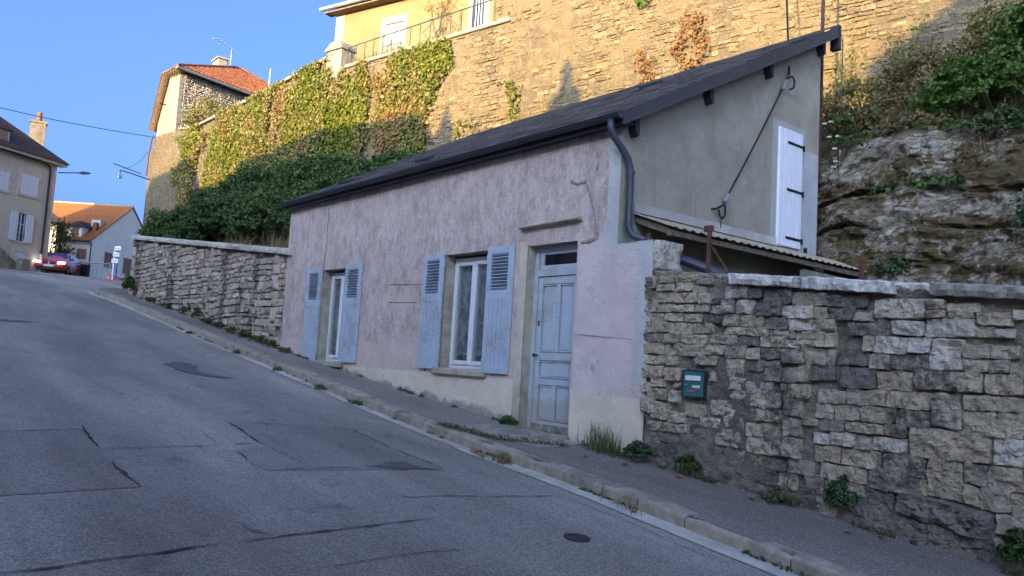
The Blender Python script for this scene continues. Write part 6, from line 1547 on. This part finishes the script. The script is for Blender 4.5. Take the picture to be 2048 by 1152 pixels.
def shrub(name, label, cat, c, r, clumps, per, cr, size, mat, group=None, base=None, parent_loc=None):
    b_ = base or (c[0], c[1], c[2]-r[2]*.8)
    t = thing(name, label, cat, b_, group)
    P, Nn = shrub_pts(c, r, clumps, per, cr); leaf_cloud('foliage', P, Nn, size, mat, t)
    st = MB()
    for k in range(7):
        a = rng.uniform(0, 2*PI); e = Vector((c[0]+r[0]*.7*math.cos(a), c[1]+r[1]*.7*math.sin(a), c[2]+r[2]*rng.uniform(0, .7)))
        bb = Vector(b_); m_ = bb.lerp(e, .5)+Vector((rng.uniform(-.2, .2), rng.uniform(-.2, .2), .2))*r[0]*.4
        st.tube([bb, m_, e], [.035*r[0], .022*r[0], .008*r[0]], 5)
    st.build('stem', M['bark'], t)
    return t
GB = 'dark shrubs on the bank behind the upper garden wall'
for k, (c, r, lab) in enumerate([
    ((-35.5, 5.0, 5.9), (3.0, 1.5, 1.5), 'dark green shrub at the uphill end of the bank'),
    ((-31.0, 4.6, 5.8), (2.6, 1.7, 1.6), 'broad dark shrub below the bare strip of the rampart'),
    ((-28.0, 4.8, 6.6), (2.3, 1.7, 1.5), 'tall dark shrub against the foot of the creeper'),
    ((-27.6, 1.7, 4.9), (1.4, 1.0, 1.1), 'leafy shrub overhanging the far end of the coursed wall'),
    ((-25.2, 2.6, 5.2), (2.1, 1.4, 1.2), 'dark shrub just above the middle of the coursed wall'),
    ((-24.2, 5.2, 6.6), (2.0, 1.6, 1.3), 'dark shrub where the shadow climbs the creeper'),
    ((-21.6, 2.8, 5.0), (1.9, 1.4, 1.1), 'dark shrub on the bank uphill of the slate roof end'),
    ((-20.6, 5.6, 6.4), (1.8, 1.5, 1.0), 'dark shrub under the rampart beyond the slate roof'),
    ((-18.4, 3.2, 4.7), (1.6, 1.4, 1.0), 'dark shrub next to the uphill end of the slate roof'),
    ((-17.8, 5.8, 6.0), (1.6, 1.4, .9), 'dark shrub peeping over the slate roof edge'),
    ((-15.9, 5.0, 5.3), (1.4, 1.3, .9), 'low dark shrub half hidden by the slate roof')]):
    shrub('shrub', lab, 'shrub', c, r, int(260*r[0]), 44, .24, .085, M['bush'] if k % 3 else M['bush_mid'], GB)
GR = 'bright shrubs on the cliff'
for (c, r, lab) in [((-3.75, 7.2, 7.0), (1.3, .9, .7), 'high green bush behind the others at the upper right'), ((-4.45, 6.0, 5.75), (1.1, .8, .75), 'bright green bush overhanging the cliff at the right'), ((-2.9, 6.1, 6.3), (1.1, .9, .9), 'large green bush at the right edge above the cliff'), ((-5.3, 6.9, 6.35), (.7, .6, .4), 'small green bush on the slope above the cliff'), ((-1.3, 6.2, 6.2), (1.2, .9, .9), 'green bush beyond the right edge on the cliff')]:
    shrub('shrub', lab, 'shrub', c, r, int(190*r[0]), 44, .15, .07, M['bush_light'], GR)
for (c, r, lab, mt) in [((-4.5, 5.05, 5.05), (1.0, .28, .32), 'dark ivy trailing over the top ledge of the cliff', 'bush'), ((-5.1, 4.75, 4.35), (.75, .16, .14), 'dark ivy along the middle ledge of the cliff', 'bush'), ((-3.6, 4.5, 3.55), (.25, .2, .4), 'grey green weed on the cliff near the right edge', 'weed'), ((-6.45, 5.0, 5.15), (.45, .4, .55), 'white flowering weed beside the gable top', 'bush'), ((-5.9, 5.2, 4.9), (.3, .2, .16), 'grey green tuft on the cliff beside the gable', 'weed'), ((-5.35, 4.42, 3.15), (.22, .12, .16), 'small green weed at the foot of the cliff', 'weed')]:
    t_ = shrub('cliff_plant', lab, 'plant', c, r, int(max(14, 70*r[0])), 26, .10, .06, M[mt])
    if 'flower' in lab:
        fb = MB()
        for k in range(14):
            a, b_, h_ = rng.uniform(-.45, .45), rng.uniform(-.4, -.15), rng.uniform(-.35, .6)
            fb.box(c[0]+a-.025, c[0]+a+.025, c[1]+b_-.025, c[1]+b_+.025, c[2]+h_, c[2]+h_+.02)
        fb.build('blossom', M['flower'], t_)
for (c, r, lab, mt) in [((-7.0, 5.9, 5.75), (.7, .5, .45), 'brown dry bush on the slope right of the gable top', 'dry_bush'), ((-6.1, 6.6, 6.1), (.8, .6, .45), 'olive dry bush on the slope under the sunlit wall', 'dry_bush'), ((-5.6, 5.6, 5.35), (.6, .35, .35), 'low dry bush hanging at the cliff edge', 'dry_bush'), ((-7.8, 8.2, 6.95), (.8, .7, .5), 'dry olive bush close under the rampart', 'broom'), ((-6.4, 8.4, 7.3), (.9, .8, .5), 'pale dry bush between the gable and the green bushes', 'dry_bush'), ((-5.2, 8.6, 7.7), (.9, .8, .6), 'olive bush behind the green bushes below the rampart', 'broom'), ((-4.9, 5.0, 4.6), (.5, .18, .3), 'dry tuft on the ledge in the middle of the cliff', 'dry_bush')]:
    shrub('dry_shrub', lab, 'shrub', c, r, int(150*r[0]), 30, .14, .055, M[mt], 'dry shrubs above the cliff')
# grass and dry stalks
def blades(name, pts, n, h, mat, spread, parent=None, lean=.35, wd=.006):
    V, F = [], []
    for (x, y, z) in pts:
        for _ in range(n):
            bx_, by_ = x+rng.normal(0, spread), y+rng.normal(0, spread*.5); hh = h*rng.uniform(.4, 1.2); a = rng.uniform(0, 2*PI); l = lean*hh*rng.uniform(.2, 1.3)
            dx, dy = math.cos(a)*l, math.sin(a)*l; w_ = wd*rng.uniform(.6, 1.4); px_, py_ = -math.sin(a)*w_, math.cos(a)*w_; b = len(V)
            V += [(bx_-px_, by_-py_, z-.02), (bx_+px_, by_+py_, z-.02), (bx_+dx*.4-px_*.8, by_+dy*.4-py_*.8, z+hh*.6), (bx_+dx*.4+px_*.8, by_+dy*.4+py_*.8, z+hh*.6), (bx_+dx, by_+dy, z+hh*.95)]
            F += [(b, b+1, b+3, b+2), (b+2, b+3, b+4)]
    return mesh_obj(name, V, F, mat, parent)
def cliff_z(x, y):
    t = .5+.5*max(0, min(1, (y-5.3)/(slope_pt(x, 1).y-5.3))); return slope_pt(x, t).z
pts = []
for _ in range(420):
    x = rng.uniform(-9.5, 1.5); t = rng.uniform(.52, .98); p = slope_pt(x, t); pts.append((x, p.y, p.z+.0))
tag(blades('dry_grass', pts, 30, .26, M['dry'], .2, None, .9, .007), 'dry straw grass on the slope above the cliff', 'grass', kind='stuff')
pts = []
for _ in range(120):
    x = rng.uniform(-33, -15); t = rng.uniform(.0, .9); p = slope_pt(x, t); pts.append((x, p.y, p.z+.05))
tag(blades('dry_grass', pts, 26, .45, M['dry'], .2, None, .6, .01), 'dry brown undergrowth on the bank behind the coursed wall', 'grass', kind='stuff')
pts = []
for _ in range(60):
    x = rng.uniform(-6.4, -.5); z = rng.choice([3.75, 4.28, 5.1, 5.2]); y = {3.75: 4.55, 4.28: 4.75, 5.1: 5.0, 5.2: 5.2}[float(z)]; pts.append((x, y-.03, z-.1))
tag(blades('hanging_roots', pts, 16, -.38, M['dry'], .12, None, .3, .005), 'pale dry roots and stalks hanging from the cliff ledges', 'grass', kind='stuff')
# creeper on the rampart
def creeper_mask_L(x, z):
    top = LTOP(x)+.05
    d = noise.noise((x*.45, z*.25, 3.))+.5*noise.noise((x*1.3, z*.7, 8.))
    v = .58+.68*d
    if x < -45.2: v -= .35+.10*(-45.2-x)
    if -43.6 < x < -40.2: v -= .95*max(0, 1-abs(x+41.9)/1.8)*(1 if z < 11.6 else .5)
    if abs(x+33.4) < .3 and 10.8 < z < 12.4: v -= .6
    if z > top-.5: v -= .3
    return v
cr_ = thing('creeper', 'yellow green creeper covering the left run of the rampart', 'creeper', (-36, 6.9, 7.5), 'creepers on the rampart')
P, Nn = [], []
for _ in range(110000):
    x = rng.uniform(-50.5, -28.0); z = rng.uniform(6.4, 13.15)
    if z < LTOP(x)+.1 and creeper_mask_L(x, z) > rng.uniform(.12, .40): P.append((x, 6.86-rng.uniform(0, .16)-.06*(12-z)*.2, z)); Nn.append((.1, -1, .25))
leaf_cloud('foliage', P, Nn, .098, M['ivy'], cr_, .9, .55)
tr = MB()
for k in range(18):
    x = rng.uniform(-46, -28.5); pts_ = [(x+.25*math.sin(j+k)+j*.05, 6.82, 7.2+j*.6) for j in range(9)]; tr.tube(pts_, [.03]*5+[.02]*4, 4)
tr.build('stem', M['bark'], cr_)
def creeper_R(label, u0, u1, z0, z1, dens, mat, f, size=.12, grp='creepers on the rampart'):
    t = thing('creeper', label, 'creeper', wallpt((u0+u1)/2, z0, .1), grp); P, Nn = [], []
    for _ in range(int((u1-u0)*(z1-z0)*dens)):
        u, z = rng.uniform(u0, u1), rng.uniform(z0, z1)
        if f(u, z) > rng.uniform(.1, .45): P.append(tuple(wallpt(u, z, .06+rng.uniform(0, .14)))); Nn.append((S11, -C11, .25))
    if P: leaf_cloud('foliage', P, Nn, size, mat, t, .9, .45)
    tr = MB()
    for k in range(3): u = lerp(u0, u1, rng.uniform(.3, .7)); tr.tube([wallpt(u+.12*math.sin(j*1.3+k), lerp(z0, z1*.98, j/6), .05) for j in range(7)], .012, 4)
    tr.build('stem', M['bark'], t)
creeper_R('orange and green creeper hanging below the terrace railing', -.3, 6.8, 7.2, 12.3, 900, M['ivy'], lambda u, z: .58+.7*noise.noise((u*.6, z*.35, 5.))+.35*noise.noise((u*1.9, z*1.1, 2.))-max(0, (z-11.5)*.35)-max(0, (u-(5.2-.18*(12-z)))*.5)-(.6 if abs(u-1.0) < .35 and z > 10.3 else 0), .098)
creeper_R('orange autumn creeper patch on the bare rampart above the slate roof', 14.1, 15.8, 9.4, 11.1, 330, M['ivy_orange'], lambda u, z: .52+.7*noise.noise((u*2.1, z*2.1, 5.))-1.1*((u-14.95)/.75)**2-.25*((z-10.3)/.8)**4, .085)
creeper_R('thin rusty creeper strand left of the orange patch', 13.3, 14.1, 9.3, 10.3, 420, M['ivy_orange'], lambda u, z: .55-3.5*(u-13.45-.45*(10.2-z))**2+.4*noise.noise((u*4, z*4, 1.))-.15, .075)
creeper_R('small green creeper strand on the rampart near the chimney shadow', 8.6, 9.6, 8.6, 10.3, 300, M['ivy'], lambda u, z: .5-5*(u-9.15+.2*(z-9))**2+.4*noise.noise((u*4, z*3, 1.)), .09)
creeper_R('low green creeper at the rampart foot behind the roof', 6.4, 8.0, 8.1, 9.3, 300, M['ivy'], lambda u, z: .35+.6*noise.noise((u*2, z*2, 4.))-.3*(z-8.3), .10)
creeper_R('green grass tuft growing high on the rampart', 13.3, 13.75, 11.5, 12.4, 420, M['bush_light'], lambda u, z: .6-9*(u-13.5)**2, .09)
# sunlit saplings at the rampart foot
for (u, z, h_, lab) in ((19.0, 7.7, 1.5, 'sparse sapling in sunlight at the rampart foot'), (20.3, 8.0, 1.6, 'thin twiggy sapling right of the first one at the rampart foot'), (22.2, 8.4, 1.3, 'olive shrub at the edge of the shadow on the rampart')):
    p = wallpt(u, z, .5); t = thing('sapling', lab, 'sapling', p, 'saplings at the rampart foot'); st = MB(); P, Nn = [], []
    for k in range(9):
        a = rng.uniform(-1, 1); e = p+Vector((a*.55, rng.uniform(-.2, .2), h_*rng.uniform(.5, 1))); m_ = p.lerp(e, .5)+Vector((a*.08, 0, .12)); st.tube([p, m_, e], [.014, .009, .004], 4)
        for j in range(26): q = (p.lerp(m_, rng.uniform(.3, 1)) if j % 2 else m_.lerp(e, rng.uniform(0, 1)))+Vector(rng.normal(0, .07, 3)); P.append(tuple(q)); Nn.append((0, -1, .4))
    st.build('stem', M['bark'], t); leaf_cloud('foliage', P, Nn, .08, M['ivy'], t)
# little plants on the terrace edge
t = thing('terrace_plants', 'pale grassy plants growing behind the terrace railing', 'plant', wallpt(1.6, 12.3, -.4))
pt = [tuple(wallpt(u, 12.36, -.35)) for u in list(np.arange(.7, 3.4, .12))+[5.2, 5.3, 5.4]]
blades('foliage', pt, 22, .42, M['grass_pale'], .07, t, .5, .014)
t = thing('climbing_rose', 'bare twiggy climber on the ochre house wall', 'plant', HM @ Vector((5.8, -.1, 12.4))); st = MB(); P, Nn = [], []
for k in range(14):
    x = 5.9+rng.normal(0, .25); pts_ = [HM @ Vector((x+rng.normal(0, .12)*j*.5, -.08, 12.4+j*.55)) for j in range(7)]; st.tube(pts_, .012, 4)
    for j in range(12): q = pts_[int(rng.integers(3, 7))]+Vector(rng.normal(0, .12, 3)); P.append(tuple(q)); Nn.append((0, -1, .2))
st.build('stem', M['bark'], t); leaf_cloud('foliage', P, Nn, .10, M['ivy'], t)
t_ = shrub('broom_shrub', 'grey green broom bush on the rampart below the corner house', 'shrub', (-43.6, 7.3, 13.6), (1.9, .7, .9), 120, 40, .3, .09, M['broom'], None, (-43.6, 7.4, 12.9))
# small tree beside the corner house
tt = thing('street_tree', 'slim leafy tree between the cream corner house and orange roof', 'tree', (-60.2, 4.2, zb(-60.2)-.14))
MB().tube([(-60.2, 4.2, 5.2), (-60.3, 4.1, 7.2), (-60.2, 4.25, 9.5)], [.10, .08, .03], 6).build('trunk', M['bark'], tt)
P, Nn = [], []
for k in range(16):
    c = np.array((-60.2+rng.normal(0, .3), 4.2+rng.normal(0, .3), rng.uniform(6.4, 8.9)))
    e = rng.normal(0, .28, (70, 3))*np.array([1.2, 1.2, .6]); P += (c+e).tolist(); Nn += (e+np.array([0, 0, .2])).tolist()
leaf_cloud('crown', P, Nn, .16, M['bush'], tt)
# weeds along walls and kerb
WE = 'weeds along the wall foot'
def weed(x, y, r, h_, lab, mat='weed', n=14, size=.03, dz=0.):
    z = zpave(x, y)+dz if y > yk(x) else rz(x, y); c = (x, y, z+h_*.45)
    t = thing('weed', lab, 'weed', (x, y, z), WE)
    P, Nn = shrub_pts(c, (r, r*.6, h_*.55), int(n*1.3), 30, .04); P = P[P[:, 2] > z-.01]; leaf_cloud('foliage', P, Nn[:len(P)], size, M[mat], t)
weed(-5.72, -.14, .14, .19, 'round leafy weed at the corner of the pier and rubble wall', n=34)
weed(-5.12, -.10, .11, .18, 'dark leafy weed under the letterbox', 'bush', n=18)
weed(-3.55, -.06, .11, .32, 'tall leafy weed climbing the foot of the rubble wall', n=34)
weed(-2.22, -.08, .12, .3, 'leafy weed at the right edge by the rubble wall', 'bush', n=34)
weed(-4.05, -.15, .14, .07, 'flat green weed below the dark stones', 'grass', n=12)
t = thing('weed_strip', 'low green weeds lining the edge of the grey door slab', 'weed', (-7.4, -.95, zpave(-7.4, -.95)), WE); P, Nn = [], []
for (x, y) in resample([(-8.0, -1.02), (-7.6, -1.0), (-7.1, -.9), (-6.75, -.62), (-6.55, -.35)], .012):
    for _ in range(7): xx, yy = x+rng.normal(0, .03), y+rng.normal(0, .03); P.append((xx, yy, zpave(xx, yy)+.012+abs(rng.normal(0, .018))*(1+noise.noise((x*3, y*3, 1.))))); Nn.append((0, -.4, 1))
leaf_cloud('foliage', P, Nn, .026, M['grass'], t, .6)
weed(-7.88, -.10, .08, .07, 'broad leaved weed left of the blue door', 'weed', n=14, size=.05)
ORD = ['first', 'second', 'third', 'fourth', 'fifth', 'sixth', 'seventh', 'eighth', 'ninth', 'tenth']
for k, x in enumerate((-15.3, -15.9, -16.6, -17.3, -18.1, -18.9, -19.6, -20.4, -22.0, -23.5)): weed(x, -.10, .16+.05*rng.random(), .14+.16*(k in (6, 7)), ORD[k]+' green weed tuft from the pink house along the coursed wall foot', 'grass' if k % 2 else 'weed', n=16)
weed(-14.5, -.12, .15, .08, 'small weed at the uphill corner of the pink house', 'grass', n=12)
for k, x in enumerate((-10.0, -11.2, -13.0, -15.0, -17.8)): weed(x, yk(x)-.05, .12, .06, ORD[k]+' weed up the street sprouting in the gutter at the kerb foot', 'grass', n=9, size=.022)
for (x, y, n, h_, mt, lab, sp) in ((-6.35, -.12, 90, .30, 'grass_tall', 'tall grass tuft against the cream plinth right of the door', .12), (-6.1, -.17, 120, .26, 'grass', 'short green grass tuft beside the tall one', .12), (-6.5, yk(-6.5)-.06, 110, .13, 'dry', 'dry grass tuft in the gutter before the door', .10), (-4.75, yk(-4.75)-.03, 50, .10, 'dry', 'dry straw caught against the kerb', .14)):
    z = zpave(x, y) if y > yk(x) else rz(x, y); t = thing('grass_tuft', lab, 'grass', (x, y, z), WE); blades('foliage', [(x, y, z)], n, h_, M[mt], sp, t, .45, .004)
pts = [(x, -.06-.25*abs(rng.normal(0, .4)), 0) for x in np.arange(-26.5, -24.8, .06)]
weed(-25.9, .2, .7, .55, 'weedy bank at the uphill end of the coursed wall', 'bush', n=120, size=.07)
weed(-26.6, 1.2, .9, .9, 'overgrown bank behind the uphill end of the coursed wall', 'weed', n=140, size=.08)
# tiny weeds and moss in the joint between wall and pavement, nobody could count them
P, Nn = [], []
for _ in range(15000):
    x = -rng.uniform(1.8, 25.3); y = -abs(rng.normal(0, .035))-(.09 if x > -5.8 else .02)
    if noise.noise((x*1.7, 3., 1.))+.5*noise.noise((x*6, 1., 1.)) < .08 or -7.85 < x < -6.9: continue
    P.append((x, y, zpave(x, y)+abs(rng.normal(0, .018)))); Nn.append((0, -.5, 1))
for _ in range(9000):
    x = -rng.uniform(1.8, 22); y = yk(x)+.004-abs(rng.normal(0, .02))
    if noise.noise((x*1.1, 9., 1.))+.5*noise.noise((x*5, 4., 1.)) < .16: continue
    P.append((x, y, rz(x, y)+.008+abs(rng.normal(0, .010)))); Nn.append((0, -.5, 1))
tag(leaf_cloud('ground_weeds', P, Nn, .022, M['moss_weed'], None, .6), 'moss and tiny weeds along wall foot and kerb joint', 'weeds', kind='stuff')
# fallen leaves and grit
for k, (x, y) in enumerate([(-4.6, -1.42), (-6.85, -1.27), (-6.9, -1.3), (-6.98, -1.26), (-6.78, -1.33), (-7.05, -1.24), (-5.62, -.42), (-5.05, -.3), (-4.25, -.28), (-3.3, -.4), (-3.1, -.28), (-7.72, -.07), (-6.45, -1.33), (-6.05, -.55)]):
    z = (zpave(x, y) if y > yk(x) else rz(x, y)+.008)+.012; a = rng.uniform(0, 6.28); s_ = rng.uniform(.035, .06)
    pts_ = [(0, -1), (.55, -.35), (.9, .1), (.45, .35), (0, 1.1), (-.45, .35), (-.9, .1), (-.55, -.35)]
    v_ = [(x+s_*(p*math.cos(a)-q*math.sin(a)), y+s_*(p*math.sin(a)+q*math.cos(a)), z+.012*abs(p)+.01*rng.random()) for p, q in pts_]
    tag(mesh_obj('fallen_leaf', v_+[(x, y, z-.004)], [(i, (i+1) % 8, 8) for i in range(8)], M['dead_leaf']), 'curled orange brown fallen leaf in the gutter by the kerb' if y < yk(x) else 'curled orange brown fallen leaf on the pavement', 'leaf', 'fallen leaves on kerb and pavement')
gv, gf = [], []
def grit(x, y, z, s_):
    b = len(gv); pts_ = [(rng.uniform(-1, 1)*s_, rng.uniform(-1, 1)*s_, rng.uniform(0, 1)*s_) for _ in range(4)]
    for p in pts_: gv.append((x+p[0], y+p[1], z+p[2]))
    gf.extend([(b, b+1, b+2), (b, b+2, b+3), (b, b+3, b+1), (b+1, b+3, b+2)])
for _ in range(5200):
    x = -rng.uniform(1.5, 15); y = -abs(rng.normal(0, .13))-.05
    if rng.random() < .25: y = rng.uniform(yk(x), -.1)
    grit(x, y, zpave(x, y), rng.uniform(.003, .010))
for _ in range(2200):
    x = -rng.uniform(2, 18); y = yk(x)-abs(rng.normal(0, .06))-.01; grit(x, y, rz(x, y)+.007, rng.uniform(.003, .008))
for _ in range(900):
    x = -rng.uniform(2.5, 12); y = rng.uniform(-6, -1.6); grit(x, y, rz(x, y), rng.uniform(.003, .007))
gr_ = mesh_obj('grit', gv, gf, M['grit']); tag(gr_, 'pale grit and crumbs scattered along the wall foot', 'grit', kind='stuff')
